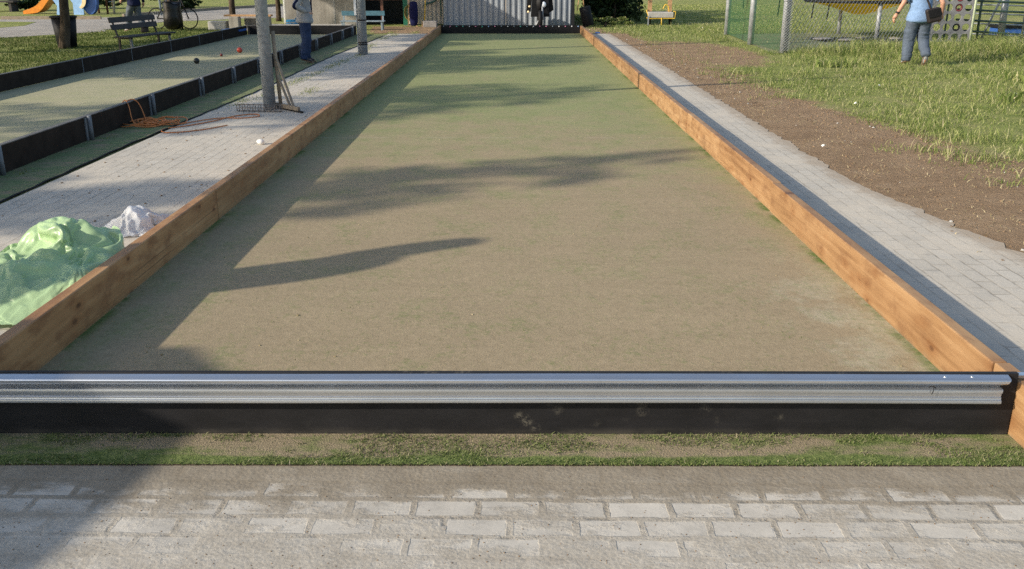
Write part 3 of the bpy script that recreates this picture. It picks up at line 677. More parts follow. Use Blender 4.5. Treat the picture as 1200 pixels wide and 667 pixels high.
em = rail.modifiers.new('edge', 'EDGE_SPLIT'); em.split_angle = R(24)
for x in (1.60, 1.70):
    MB().lathe([(0.0, 0.0045), (0.004, 0.0040), (0.0065, 0.0015), (0.007, 0)], (x, -0.026, 0.2602), 12).build('rivet', M['rail'], rail)
m = MB().tube([(1.545 + 0.012 * math.cos(a_), -0.056 - 0.004 * math.sin(a_ * 2), 0.226 + 0.009 * math.sin(a_)) for a_ in (0.1, 0.6, 1.2, 1.8, 2.4, 2.9)], 0.0016, 5)
m.tube([(1.55, -0.055, 0.235), (1.551, -0.053, 0.215), (1.548, -0.05, 0.20)], 0.0016, 5); m.build('wire_tie', M['black'], rail)

fb = thing('far_backboard', 'low black backboard with a row of coloured caps closing the far end', 'backboard', (0, 26.93, 0))
MB().span((XL, -0.012, 0.010), (XR, 0.02, 0.245)).build('rubber_panel', M['black'], fb)
for i in range(22):
    x = XL + 0.08 + i * (XR - XL - 0.14) / 21
    MB().lathe([(0.0, 0.012), (0.010, 0.011), (0.015, 0.006), (0.017, 0)], (x, -0.012, 0.212), 10, 0, Matrix.Rotation(R(90), 3, 'X')).build('bolt_cap', M[random.choice(['white', 'pale_blue', 'pink', 'teal', 'white', 'lblue'])], fb)

# old court on the left
def old_board(label, x, y0, y1, ybr, side, post=True):
    t = thing('old_sideboard', label, 'sideboard', (x, y0, 0))
    MB().span((-0.02, 0, 0.012), (0.02, y1 - y0, 0.252)).build('board', M['rubber_old'], t, bevel=0.004)
    MB().span((-0.026, 0, 0.2525), (0.026, y1 - y0, 0.261)).build('top_strip', M['capstrip'], t)
    for y in ybr:
        if post:
            m = MB(); yy = y - y0
            m.span((0.0215 * side, yy - 0.035, 0.012), (0.035 * side, yy + 0.035, 0.25))
            m.tube([(0.055 * side, yy + 0.022, 0.0), (0.055 * side, yy + 0.022, 0.268)], 0.022, 10)
            m.build('bracket', M['bracket'], t)
        else:
            MB().span((0.0215, y - y0 - 0.009, 0.013), (0.0265, y - y0 + 0.009, 0.2515)).build('seam_strip', M['bracket'], t)
    return t
old_board('weathered dark sideboard with grey metal brackets beside the left path', -4.49, 3.0, 26.5, [4.25, 5.95, 7.7, 9.45, 11.2, 13.05, 14.6, 16.1, 17.7, 19.3, 20.95, 22.65, 24.2, 25.7], 1)
old_board('dark sideboard between the old court and the shaded lawn', -7.58, 3.0, 26.5, [8.4, 10.8, 13.3, 16.2, 18.35, 20.5, 22.4, 24.2], 1, False)
t = thing('old_backboard', 'low black backboard closing the far end of the old court', 'backboard', (-6.03, 26.56, 0))
MB().span((-1.53, -0.02, 0.010), (1.51, 0.02, 0.250)).build('board', M['black'], t); MB().span((-1.53, -0.025, 0.2505), (1.51, 0.026, 0.258)).build('top_strip', M['capstrip'], t)
for x, y, r, mt, lb, nm, ct in ((-6.12, 17.85, 0.056, 'ball_dark', 'dark bowling ball lying nearest on the old court', 'bowling_ball', 'ball'), (-6.01, 20.35, 0.060, 'ball_red', 'shiny red bowling ball lying on the old court', 'bowling_ball', 'ball'), (-6.14, 19.46, 0.030, 'jack', 'tiny dark red jack ball between the two larger balls', 'jack_ball', 'ball')):
    tag(MB().ball((0, 0, 0), r, 24, 14).build(nm, M[mt], loc=(x, y, 0.012 + r)), lb, ct, 'bowling balls on the old court')

# ------------------------------------------------------------------ lamp posts on the path
def lamp(x, y, r, label, h=4.6):
    t = thing('lamp_post', label, 'lamp post', (x, y, 0), 0, 'lamp posts on the left path')
    MB().tube([(0, 0, 0), (0, 0, h * 0.5), (0, 0, h)], [r, r * 0.97, r * 0.9], 24).build('pole', M['galv'], t)
    MB().tube([(0, 0, h), (0.08, 0, h + 0.25), (0.4, 0.05, h + 0.38), (0.75, 0.1, h + 0.40)], [0.04, 0.04, 0.035, 0.03], 10).build('arm', M['galv'], t)
    m = MB(); m.ball((1.0, 0.13, h + 0.38), (0.34, 0.15, 0.075), 16, 8); m.build('lamp_head', M['galv'], t)
    return t
lp = lamp(-3.15, 11.75, 0.078, 'thick mottled galvanised lamp post standing near the orange cord')
lp2 = lamp(-3.24, 19.97, 0.092, 'galvanised lamp post with dark straps further along the left path')
for z in (0.22, 0.26, 0.72):
    MB().lathe([(0.0935, z - 0.012), (0.0985, z - 0.011), (0.0985, z + 0.011), (0.0935, z + 0.012)], (0, 0, 0), 24).build('strap', M['black'], lp2)
MB().bar((-0.125, -0.02, 0.82), (-0.125, -0.02, 1.5), 0.05, 0.05).build('white_batten', M['white'], lp2)
MB().span((-0.10, -0.02, 0.0), (-0.115, 0.05, 1.4)).build('conduit', M['galv'], lp2)

# drag board leaning on the post
t = thing('drag_board', 'wooden court scraper with a long handle leaning on the thick lamp post', 'scraper', (-2.95, 11.70, 0.009))
a_, b_ = Vector((-0.16, 0.19, 0)), Vector((0.24, -0.24, 0))
MB().bar(a_ + Vector((0, 0, 0.045)), b_ + Vector((0, 0, 0.045)), 0.035, 0.05).build('board', M['oldwood'], t)
MB().bar(a_ + Vector((0.004, 0.004, 0.012)), b_ + Vector((0.06, -0.06, 0.012)), 0.02, 0.024).build('rubber_blade', M['black'], t)
MB().tube([(-0.07, 0.10, 0.06), (-0.105, 0.13, 0.97)], 0.024, 10).build('handle', M['oldwood'], t)
for q in ((0.15, -0.13, 0.06), (0.09, -0.07, 0.06)):
    MB().bar(q, (-0.088, 0.105, 0.66 if q[0] > 0.1 else 0.45), 0.032, 0.014).build('brace', M['oldwood'], t)
# roll of wire mesh
m = MB()
for k in range(9):
    r = 0.045; x = -0.28 + 0.56 * k / 8
    m.tube([(x, r * math.cos(q), 0.05 + r * math.sin(q)) for q in [2*PI*i/12 for i in range(12)]], 0.004, 5, closed=True)
for k in range(6):
    q = 2*PI*k/6; m.tube([(-0.29, 0.045*math.cos(q), 0.05 + 0.045*math.sin(q)), (0.29, 0.047*math.cos(q), 0.05 + 0.045*math.sin(q))], 0.003, 5)
for k in range(15):
    x = -0.28 + 0.56 * k / 14; m.tube([(x, -0.05, 0.002), (x, -0.045, 0.075)], 0.0025, 4)
o = tag(m.build('wire_mesh_roll', M['rust'], loc=(-3.22, 11.52, 0.010)), 'short roll of rusty wire mesh lying at the foot of the thick lamp post', 'wire mesh'); o.rotation_euler = (0, 0, R(-6))
# orange cord
pts = []; random.seed(5)
for i in range(150):
    a_ = i * 0.42; rr = 0.10 + 0.11 * (0.5 + 0.5 * math.sin(i * 0.31)) ; cx_ = -4.18 + 0.10 * math.sin(i * 0.13); cy_ = 10.52 + 0.10 * math.cos(i * 0.17)
    pts.append((cx_ + rr * 1.25 * math.cos(a_), cy_ + rr * 1.2 * math.sin(a_), 0.024 + 0.035 * (0.5 + 0.5 * math.sin(i * 0.77)) * (1 if i % 3 else 0.5)))
tail = [(-3.88, 10.45, .02), (-3.70, 10.80, .018), (-3.51, 10.97, .018), (-3.30, 10.95, .018), (-3.12, 11.10, .018), (-3.22, 11.28, .018), (-3.42, 11.12, .018), (-3.55, 10.75, .018), (-3.72, 10.42, .018), (-3.93, 10.16, .018), (-3.85, 9.93, .018), (-3.66, 9.95, .018), (-3.46, 10.14, .018), (-3.30, 10.42, .018)]
m = MB().tube(smooth(pts, 2) + smooth(tail), 0.0062, 6)
m.tube(smooth([(-4.30, 10.60, 0.03), (-4.40, 10.72, 0.20), (-4.47, 10.70, 0.275), (-4.55, 10.60, 0.24), (-4.52, 10.62, 0.275), (-4.44, 10.50, 0.22), (-4.36, 10.40, 0.04), (-4.2, 10.45, 0.03)]), 0.0065, 6)
tag(m.build('extension_cord', M['cord']), 'tangled orange cord spilling from the turf border onto the path', 'cord')
o = MB().ball((0, 0, 0), (0.042, 0.032, 0.028), 10, 6).build('pale_stone', M['paper'], loc=(-2.60, 9.24, 0.035))
for v in o.data.vertices: v.co *= 1 + 0.3 * mnoise.noise(v.co * 40)
tag(o, 'pale crumpled lump lying by the left timber sideboard', 'litter')

# crumpled sheets by the left sideboard
# each row of a sheet: its first point in millimetres, then the step to every next point
TARP = [
    -2663,4126,25,-13,-3,1,9,-11,2,-22,12,1,-1,19,-1,-17,11,1,3,20,0,-19,17,2,-12,11,3,2,22,2,-12,22,3,-5,23,6,-19,-13,0,4,26,6,-18,13,6,2,18,1,2,4,9,-16,14,1,0,10,12,-16,12,0,4,11,12,-21,7,4,-3,24,12,-4,24,7,-17,16,9,-23,12,0,-17,15,0,-11,19,-2,-4,21,-5,-12,23,14,-7,25,3,-1,27,3,-8,26,4,-8,27,9,-14,1,18,1,21,-6,-12,21,17,-4,23,-6,9,-3,-18,-14,19,-2,7,26,9,-9,12,-22,13,14,-20,11,28,-5,-20,22,-5,3,28,4,-27,9,8,4,22,-15,-27,11,4,-8,20,-16,-23,20,0,-4,31,-4,-5,13,-27,-21,19,-2,-5,28,-3,3,15,-24,18,17,-9,-14,14,-12,-10,24,1,-19,-11,2,-10,20,-1,-21,9,4,1,-25,7,-16,-9,13,-2,-5,18,
    -2659,4106,26,1,28,0,-11,1,2,0,0,2,-21,14,1,6,16,-1,-23,12,2,6,19,0,-13,20,4,-16,9,4,8,19,0,-10,22,7,-21,-7,2,-19,13,4,5,29,10,6,8,-4,-11,23,6,-3,7,11,-16,15,-1,2,11,12,-21,7,-4,-6,14,13,-24,-4,-3,-14,22,10,5,25,9,-10,26,2,-6,22,14,-18,21,7,-11,22,1,-9,8,-17,-1,18,16,-5,24,15,-14,20,6,-15,22,5,0,27,23,-15,21,5,5,14,-21,-4,21,16,-1,18,-14,-2,-1,-23,-10,19,-7,2,29,14,-13,14,-12,-1,22,-14,18,25,-8,-25,10,11,10,31,-12,-32,8,6,6,25,-16,-31,8,5,4,22,-21,-14,21,-16,-22,28,9,-9,26,-13,1,7,-27,-13,30,11,3,14,-17,14,16,-14,-26,-4,2,-9,24,2,-19,-11,2,1,33,-1,-20,-7,15,5,-30,5,-22,13,-1,
    -2637,4115,25,-2,3,2,-11,16,2,-17,21,0,-3,4,3,-15,16,1,1,16,0,-16,7,3,8,20,1,-12,18,4,-9,21,6,-22,-9,1,0,27,6,-19,7,6,10,14,-1,-8,28,11,7,13,-4,-16,15,10,-8,14,-1,-4,9,11,-21,12,-3,-21,8,5,-18,8,7,-21,-3,-7,-14,16,10,-10,24,3,-3,24,12,0,21,0,-7,24,3,8,27,3,-7,22,2,-16,26,10,-10,25,12,-4,25,13,-18,18,5,5,13,17,2,22,7,-5,16,-11,-10,-13,-27,9,31,12,-12,16,1,-2,9,-23,-5,31,-3,-13,16,15,-8,23,-9,14,29,-8,-29,6,7,6,31,-14,-31,10,4,0,31,-17,-28,9,1,6,27,-19,-3,17,-23,-14,23,-13,-13,26,5,4,11,-21,0,20,14,-13,13,-6,0,18,-23,-17,-11,16,-14,-4,9,-15,20,-4,-4,22,9,2,-27,14,-22,10,-3,
    -2617,4120,26,-14,24,0,-15,14,3,-3,-2,2,-12,22,1,-4,2,3,-1,23,1,-16,2,3,4,22,2,-21,0,2,-16,12,4,2,29,8,-22,-7,0,9,29,7,-20,18,8,19,10,-1,-2,23,5,-10,29,13,-12,17,-1,-18,19,5,-18,13,10,-17,1,-6,-15,-10,-9,-23,9,0,0,14,16,-13,16,-4,-14,21,2,7,16,18,-1,29,12,-11,23,12,-14,18,4,-2,31,13,-19,16,10,-8,24,11,-1,26,6,6,5,-23,-13,14,-2,6,19,-17,-14,8,-15,-6,26,4,9,14,17,-8,20,8,0,27,-5,-11,16,-18,-4,11,20,-20,23,-1,1,33,-10,-29,7,0,4,28,-15,-24,14,6,-11,26,-10,-5,27,-12,-11,18,-19,-5,21,-15,4,27,-10,5,-9,-25,-2,28,-7,-11,24,1,-15,12,10,-18,9,-16,0,-11,26,-13,18,-12,-2,-9,23,-6,5,18,-18,14,-10,
    -2602,4127,27,-21,0,1,-8,22,2,-9,27,1,-6,-3,3,-2,23,1,-15,4,4,3,23,2,-19,0,4,-4,25,3,-16,-9,2,-18,12,4,3,27,8,-27,2,2,18,23,7,-1,27,9,-10,22,6,-26,0,-2,-1,29,11,-7,27,9,-30,-11,-7,-19,16,8,-9,13,-2,7,9,-7,-13,19,3,-8,8,14,-3,16,-7,0,30,6,-17,18,2,-1,30,11,-15,25,9,-11,21,6,-10,23,12,-3,18,16,2,9,20,-10,23,0,-1,23,-14,-7,16,-14,1,-2,-22,-5,11,-17,4,24,6,-17,12,1,4,24,1,-3,25,16,-15,19,-6,-6,9,16,-20,19,9,-22,23,-3,-13,32,-10,10,12,-32,-16,31,11,-3,6,-34,-8,26,-14,-16,33,6,11,2,-29,5,26,-12,-19,14,14,2,22,-12,-10,16,0,-15,11,-15,-17,13,7,-2,-8,21,-19,15,1,15,-18,18,-17,18,5,
    -2610,4134,30,6,17,-2,-17,18,2,-3,-1,2,-5,24,3,-16,-3,2,3,26,3,-18,0,4,1,28,4,-17,1,4,-11,21,4,-13,-11,1,-23,10,5,0,27,9,-25,11,3,8,24,11,-14,19,4,-2,28,11,-28,-5,-4,-6,14,1,-18,21,12,11,21,2,-21,11,7,-5,16,-4,12,11,-6,-11,21,6,-17,2,14,-5,25,5,-3,25,5,4,26,1,-18,9,15,-7,30,2,-17,14,17,11,22,-1,2,30,4,-16,6,-9,-14,6,-16,3,20,-1,11,20,-12,-11,17,-5,-9,1,23,-9,24,-6,9,18,-14,-6,28,-6,-11,26,0,-9,11,21,-18,19,-8,-24,21,20,-7,11,-17,-19,38,-5,-1,10,-33,-14,35,7,-12,24,-12,11,7,-31,-14,31,8,12,16,-13,-4,24,-8,-29,-1,14,-17,12,-4,5,24,-10,7,15,-14,-9,7,19,-21,10,-11,-1,-5,22,10,-15,16,
    -2588,4141,29,-18,15,2,2,21,0,-7,12,4,-16,-10,1,2,25,3,-19,-1,2,3,30,6,-20,-1,3,5,26,6,-21,5,4,-19,19,7,-10,-12,1,-22,12,6,-17,24,9,-18,18,7,-10,22,8,-8,24,7,-10,25,9,24,6,-3,-16,19,8,-17,20,11,12,14,-7,-19,16,15,19,14,-5,-19,17,15,2,22,2,-13,11,21,12,21,-6,-21,3,14,-13,20,13,-9,26,8,-10,26,6,-14,22,6,-10,23,-3,-7,14,-17,3,9,-20,13,5,-18,-16,18,10,10,17,-17,-15,22,-2,-9,3,22,-16,20,-6,9,23,-8,1,30,-3,-10,26,0,-32,2,14,-11,25,-17,-22,25,12,5,8,-31,-6,28,-17,-10,21,-14,-12,23,-9,-13,32,6,11,19,-14,-22,14,7,-3,22,-6,-3,24,-13,-17,-4,20,-9,18,-9,22,7,-12,-5,22,-12,-18,14,10,-15,8,13,5,-16,20,
    -2577,4148,31,-8,15,0,-6,22,4,-18,-14,0,1,29,4,-19,-8,1,3,27,4,-20,0,3,-2,21,8,-17,13,5,0,31,8,-15,-6,2,-20,16,10,-20,14,8,-6,18,2,-17,21,12,-18,18,11,4,20,2,-16,20,16,17,25,5,2,22,3,-16,1,14,-6,22,6,12,13,-7,-14,16,17,10,17,-10,-19,7,19,5,16,-12,-6,12,26,-11,21,10,-7,16,-12,-11,21,-3,-13,23,-1,-11,25,6,-1,20,17,-6,15,-13,-18,21,9,20,-5,-25,-12,22,-11,-26,9,9,13,15,-22,-12,19,3,-16,17,7,-20,13,10,-13,16,-14,1,32,5,-10,24,-15,-24,16,15,-4,13,-28,-20,31,12,-10,20,-20,-4,28,-15,-14,19,-13,12,21,-10,-15,23,9,-6,25,-5,11,14,-20,-18,7,13,-4,18,16,-16,13,-6,-3,16,-14,21,16,-13,-12,17,-2,-7,-10,25,-15,15,10,
    -2560,4159,31,-12,21,4,-17,-17,-1,0,28,4,-22,-8,1,5,30,5,-21,-5,1,8,27,5,-15,21,6,-10,19,10,-17,5,6,-2,22,8,-18,14,7,-25,16,10,-20,11,11,15,19,3,-10,23,12,-13,21,17,2,19,3,-10,26,20,16,14,-3,-22,14,16,8,9,-10,-17,16,14,12,10,-9,3,24,9,-19,15,17,9,11,-17,-13,19,18,-11,8,-12,-1,25,19,-8,13,-17,-12,24,6,-14,14,18,2,19,-16,-10,14,16,-20,10,13,-3,22,-10,14,-1,-24,-25,12,8,-9,22,0,6,18,-14,-17,19,-3,-21,21,-8,-25,12,8,-27,12,1,1,29,-10,-2,26,-22,-20,20,14,-4,28,-11,-17,21,-6,-11,29,-15,-19,14,-9,9,26,-11,17,18,-15,-7,18,-10,-14,21,11,5,17,-17,-19,12,0,-7,12,24,15,11,-18,-16,14,12,10,23,-11,-18,5,16,-5,-24,12,
    -2557,4145,32,0,28,3,-16,12,3,-22,-9,1,5,30,4,-23,-10,0,6,31,7,-20,3,2,13,20,5,-13,22,11,-14,23,13,-21,19,11,-27,-8,0,-16,21,15,13,23,8,-16,21,14,9,21,6,-8,26,13,-15,21,15,10,18,3,-19,20,19,11,11,-9,-19,17,16,11,7,-12,-18,20,17,7,27,10,6,4,-18,-13,21,17,4,2,-21,-10,22,13,-11,8,-14,6,28,7,-16,7,18,-10,23,10,-10,22,0,-3,18,-15,-11,1,24,-6,13,-19,-12,18,14,5,11,-27,-15,7,18,-7,23,2,-12,20,-5,-24,17,-6,-29,18,-6,-17,18,-11,-14,27,3,-9,22,-13,-3,9,-36,-18,17,-11,-9,26,-5,-4,26,-15,-13,29,1,1,21,15,-6,27,-6,-2,22,-13,11,15,-17,-17,6,19,-8,20,2,12,13,-17,-16,12,16,8,18,-17,-14,5,21,3,25,3,-17,-11,11,
    -2543,4151,34,-22,-2,0,-16,16,3,6,31,5,-23,-8,1,7,29,6,-25,-8,-1,-10,22,8,10,31,11,-30,-8,-2,-23,19,12,-4,30,18,2,26,12,-16,4,10,-6,28,14,8,16,0,-14,17,17,-5,28,16,0,28,18,-14,17,6,12,16,-5,-16,16,16,9,11,-10,-17,18,17,14,6,-15,-1,24,3,-10,26,18,4,-1,-21,-11,24,14,4,-3,-22,-9,19,-3,2,19,27,-10,20,8,-13,25,0,-19,5,-16,8,23,14,-16,13,9,-14,14,9,0,7,-25,-11,19,22,8,10,-22,-15,12,-9,-18,13,-9,-21,21,-5,-23,23,-2,-17,21,12,-22,10,-21,-9,22,-15,-21,33,9,0,10,-31,-18,33,7,-11,21,-5,2,13,-31,-6,26,-2,4,22,17,-1,25,-13,-8,20,7,0,20,-19,-5,4,21,-9,19,0,9,17,-18,-8,3,21,-3,24,-14,-8,-10,26,-6,18,7,
    -2545,4176,38,-11,-22,-1,-6,29,4,-22,-5,1,6,29,6,-23,-7,-1,-8,19,6,10,27,9,-34,-7,0,-18,20,12,8,27,11,-10,14,12,-12,21,14,-5,26,17,1,16,0,-12,21,19,7,16,-3,-11,20,8,-7,26,13,-2,25,19,-10,20,19,7,14,-8,-18,19,18,12,6,-14,-15,23,17,4,24,2,7,-1,-21,-11,26,15,4,-4,-23,-12,25,11,9,0,-22,-14,25,11,3,19,18,-22,11,-12,-5,26,6,-14,16,-13,-7,19,10,-4,18,14,3,0,23,-12,15,5,-4,23,-11,-16,11,-12,-19,11,-9,-7,17,-22,-25,12,10,-13,29,-2,-24,18,-9,-30,21,-6,-4,11,-31,-21,30,8,1,11,-33,-12,22,-2,-14,36,6,15,13,-22,-1,31,-3,-8,13,25,7,22,-18,-11,17,13,8,16,-18,-7,21,-1,-9,-1,22,1,25,-18,-4,8,17,-16,18,1,7,-10,20,
    -2531,4160,37,-12,18,4,-24,-12,-1,5,29,5,-22,-7,1,-8,18,6,5,24,5,-26,-5,3,-11,21,10,-3,28,10,-9,14,12,5,25,9,-14,18,9,-11,23,16,-10,19,19,6,13,-4,-15,22,22,-7,25,14,-2,25,10,10,16,1,-7,24,10,-19,16,20,11,14,-9,-18,19,16,14,4,-16,0,16,-6,-13,28,15,8,-3,-22,-15,28,16,9,-5,-25,-11,26,13,4,8,-22,-19,22,5,-2,19,19,-6,18,-17,-6,23,7,-14,3,17,-6,6,16,12,26,8,-11,23,-2,-13,-9,-21,-12,18,-12,-20,25,-2,-17,21,10,-17,19,-8,-13,4,-23,-30,10,-8,-21,25,-8,-24,39,8,-2,10,-27,-16,26,10,5,14,-28,-12,23,-7,-8,28,15,13,22,-12,3,28,3,-21,15,15,14,15,-15,-17,19,7,15,14,-15,-8,19,1,-18,1,23,14,21,-18,-11,19,-2,-13,8,20,
    -2526,4157,39,-26,2,1,6,27,5,-24,-9,-1,9,27,6,-10,21,8,-27,-3,3,8,27,8,-16,18,8,-14,6,8,7,28,12,-20,12,12,4,23,8,-15,15,15,2,21,5,-13,25,22,-2,13,-4,-5,22,21,-2,22,13,-9,26,19,-13,18,7,11,22,0,-17,20,17,10,13,-11,-20,19,10,7,22,-1,8,-7,-23,-10,25,13,6,-3,-23,-11,27,14,6,-2,-25,-9,27,15,-7,20,-4,-10,12,-18,5,13,23,-19,7,9,2,15,13,-5,22,3,-15,7,-18,11,23,9,-9,18,-9,-20,12,7,-16,22,-5,-15,24,-7,-19,22,-8,-24,12,-6,-22,9,-13,-17,5,-26,-11,30,13,-28,27,-7,-4,12,-24,-17,28,14,-2,21,-11,11,26,-12,-14,10,19,-6,25,-2,9,29,9,-8,22,-4,8,12,-19,-13,12,9,16,22,-14,-17,-1,28,-12,18,-10,12,21,-8,-14,21,-5,
    -2534,4139,39,-13,16,3,15,27,4,-23,-5,1,4,28,6,-30,8,7,7,29,9,-18,13,9,8,21,5,-16,6,9,-13,18,11,3,24,10,-17,14,14,3,21,6,-13,24,20,-1,15,-3,-7,21,21,2,14,-6,-13,28,15,3,28,19,-13,19,20,-9,24,20,7,12,-11,-11,25,15,-5,16,-5,9,-10,-24,-9,32,14,4,-5,-24,-8,24,15,3,-1,-26,-7,29,15,3,0,-26,-10,22,-2,-1,23,14,-15,16,-14,-8,15,12,8,-2,23,-15,17,-8,4,22,10,-16,-4,-23,-16,16,-2,-9,25,0,-7,25,-1,-13,26,-4,-28,2,-9,-19,21,-11,-12,25,3,-13,5,-23,-10,29,7,-20,16,-14,-24,28,10,-9,22,-9,-14,23,14,16,11,-22,-11,24,16,3,21,-9,-1,29,-6,0,24,-3,1,29,0,-14,-1,20,10,20,-13,-14,20,-4,-15,-8,28,-15,21,-10,8,28,-5,
    -2521,4134,40,0,25,2,-19,6,3,3,28,6,-29,7,6,9,32,10,-20,17,10,9,15,3,-8,23,14,-16,13,3,3,3,10,-14,23,14,-4,24,11,-17,15,15,11,15,1,-2,16,2,-8,23,22,-4,23,5,-8,22,10,-15,14,23,3,28,18,-4,32,18,-10,19,4,4,19,-5,-11,-3,-17,-4,27,7,1,-13,-28,1,30,17,0,2,-23,-11,25,15,6,-2,-26,-6,29,11,3,3,-19,-4,23,0,-8,23,0,-8,1,22,-8,20,-14,-2,12,23,-12,6,-21,-4,24,11,-9,3,-20,-14,17,-7,-14,24,-6,-19,22,-6,-14,25,9,-18,11,-15,-11,21,9,-19,23,-3,1,11,-23,-15,25,-2,-17,17,17,-33,17,6,-3,23,-15,-3,26,11,6,24,-16,-12,14,18,-8,29,1,-5,24,-8,16,17,-8,-3,23,4,-23,6,11,15,18,-11,-17,18,-1,-20,-1,19,-10,21,1,
    -2500,4139,41,-21,8,2,4,31,5,-24,2,3,-12,30,12,-7,30,13,9,14,2,-9,25,15,4,5,-4,-12,21,10,-14,15,12,1,9,12,-8,24,17,-12,21,13,-15,24,17,13,10,-4,1,19,3,-12,18,21,-18,16,13,1,30,18,-6,13,-8,-7,22,9,6,31,23,-11,-4,-22,-2,19,-5,-3,28,19,4,-12,-29,-13,15,-5,-4,33,17,5,0,-20,-8,23,12,10,-2,-22,0,25,1,-17,13,13,9,19,-12,-10,22,2,-10,7,16,-6,18,-16,-8,16,15,-1,-1,-26,-7,24,6,-12,16,-14,-15,22,-2,-19,21,4,-14,20,-14,-18,20,3,-14,22,-11,-14,8,20,1,21,-17,-14,24,-3,-15,27,-4,-23,5,20,-38,15,0,17,19,-14,1,30,-1,-7,24,-6,-6,26,-1,-5,28,11,-18,1,13,-9,20,2,18,19,-8,-25,12,7,12,23,-12,-17,-2,16,-16,25,4,
    -2502,4134,43,0,26,3,-26,0,1,3,32,10,-5,30,9,-8,18,11,-12,22,11,16,4,-3,0,21,7,-11,26,15,-21,-6,1,6,25,11,-21,16,9,-13,22,12,5,22,21,2,27,23,-12,20,6,2,14,-5,-10,20,22,-15,10,-4,11,25,19,-15,23,15,-3,9,-16,1,25,1,-12,24,18,4,-1,-20,-16,27,8,8,-4,-24,-6,22,21,8,4,-23,-12,20,20,10,11,-20,-15,16,13,10,18,-14,-12,10,16,-10,21,0,12,15,-17,-6,21,-6,-16,2,23,-1,18,-17,-1,15,-17,-17,20,5,-14,23,-2,-15,20,-14,-18,21,4,-12,18,-15,-16,18,9,-15,8,17,-18,19,1,-12,24,-3,-15,24,-4,-5,32,-7,-26,-10,16,-36,20,-8,-2,27,-5,6,25,0,-1,31,1,14,24,-3,-27,0,17,3,19,-13,-16,22,10,13,17,-17,-18,9,16,2,26,-12,-13,9,17,
    -2478,4131,43,-12,19,3,-25,5,2,15,45,11,-19,24,11,-1,20,5,-6,19,14,-12,21,11,20,-2,-6,-20,14,9,-10,20,16,-15,19,12,2,22,7,-9,16,5,-14,19,6,11,21,22,-4,21,9,0,28,19,-11,20,4,-20,-10,-18,-9,29,15,5,25,20,1,28,22,-12,24,6,4,24,-1,-12,7,-12,-4,-8,-24,0,25,19,6,0,-22,-7,21,19,6,12,-16,-10,17,16,8,13,-17,-12,14,16,11,17,-12,-11,18,0,-10,21,14,13,4,-24,-11,17,13,-11,22,0,6,9,-22,-16,23,-7,-13,22,-8,-16,22,-6,-17,22,-3,-21,15,10,-9,24,-4,-19,17,5,-16,4,19,-6,25,-11,-22,11,12,1,29,-9,-25,16,7,-30,-1,10,-21,30,-6,-5,27,1,11,22,-8,7,30,6,-24,8,9,-9,21,-9,9,11,-22,-11,15,16,4,21,-20,-14,6,21,-2,26,0,
    -2460,4132,45,-21,3,1,-19,22,5,-8,42,11,16,25,8,-14,21,10,1,21,7,-9,14,13,-4,25,13,4,3,-6,-15,18,13,-11,23,18,-12,22,19,-7,16,4,2,8,-5,-5,21,4,11,18,21,-15,12,-3,0,27,14,-18,15,0,-18,10,-6,8,25,21,3,23,22,-16,15,-2,5,28,8,-4,22,-1,-8,-18,-20,-5,21,0,1,24,15,1,4,-20,0,18,19,0,20,-10,-9,12,20,11,13,-15,-13,14,15,-6,22,-4,14,15,-17,-11,19,16,9,5,-25,-14,18,19,-8,23,-10,-13,24,-8,-11,23,-10,-9,21,-15,-18,21,3,-21,11,11,-17,20,3,-8,25,-8,-15,-1,17,-15,22,3,-22,10,10,-1,30,-7,-23,14,7,-28,4,10,-16,27,-3,-13,27,0,11,23,-9,-18,20,10,-4,28,0,-3,21,-15,6,-13,-23,-3,27,-5,-13,19,11,-3,23,-15,0,0,25,
    -2464,4118,46,6,28,2,-23,29,5,-8,19,10,-9,32,12,15,21,8,-11,23,11,1,15,3,-1,15,15,0,15,3,-9,23,15,-17,13,16,-5,24,14,-7,11,-2,-10,-10,-15,4,25,11,6,25,12,-9,23,9,-22,5,-6,0,29,12,-13,23,6,-15,24,5,16,10,20,-7,26,14,-13,11,-11,12,26,16,-6,-10,-25,-10,21,-3,-1,10,24,5,16,-16,-8,21,-1,11,22,16,-15,0,19,-3,24,2,10,15,-15,-13,17,16,12,4,-23,-11,19,15,11,16,-20,-8,21,-6,-11,23,-8,-9,26,-6,-10,26,-3,-12,25,1,-21,13,9,-17,21,1,-20,18,6,-17,19,2,-14,22,-2,-14,-7,20,-19,15,8,-7,28,-2,-23,16,6,-26,7,10,-16,26,-3,-7,29,-9,-16,21,4,15,20,-16,-8,24,9,-2,20,-15,5,-10,-27,-6,24,-1,-12,23,5,-5,4,-22,1,21,15,
    -2454,4110,48,-15,22,1,3,38,5,-3,40,13,-12,14,10,1,30,14,7,19,7,4,-1,-7,-4,27,16,5,23,16,-22,9,10,-3,26,20,-6,20,8,-7,5,-6,-9,-7,-14,-7,10,-4,-5,23,7,4,28,14,-21,9,-4,-11,25,6,-9,26,8,-8,28,8,2,23,20,12,14,22,-10,11,-16,5,17,25,-4,13,-11,-4,21,-9,-6,2,25,-6,20,-1,8,23,-11,-16,-3,24,13,26,0,-12,13,15,-2,25,0,12,4,-22,-14,22,14,10,4,-24,-8,25,19,-6,22,-11,-4,24,-8,-1,23,-15,-9,26,0,-15,20,9,-15,22,4,-20,21,1,-21,22,-2,-18,19,2,-19,18,6,-20,11,8,-13,-7,20,-22,15,5,-21,21,5,-10,26,-9,-21,19,9,-12,27,-6,-1,21,-17,-4,24,8,7,6,-23,1,26,2,-3,-11,-22,-5,28,-5,-5,23,-4,-9,-7,-23,-1,26,6,
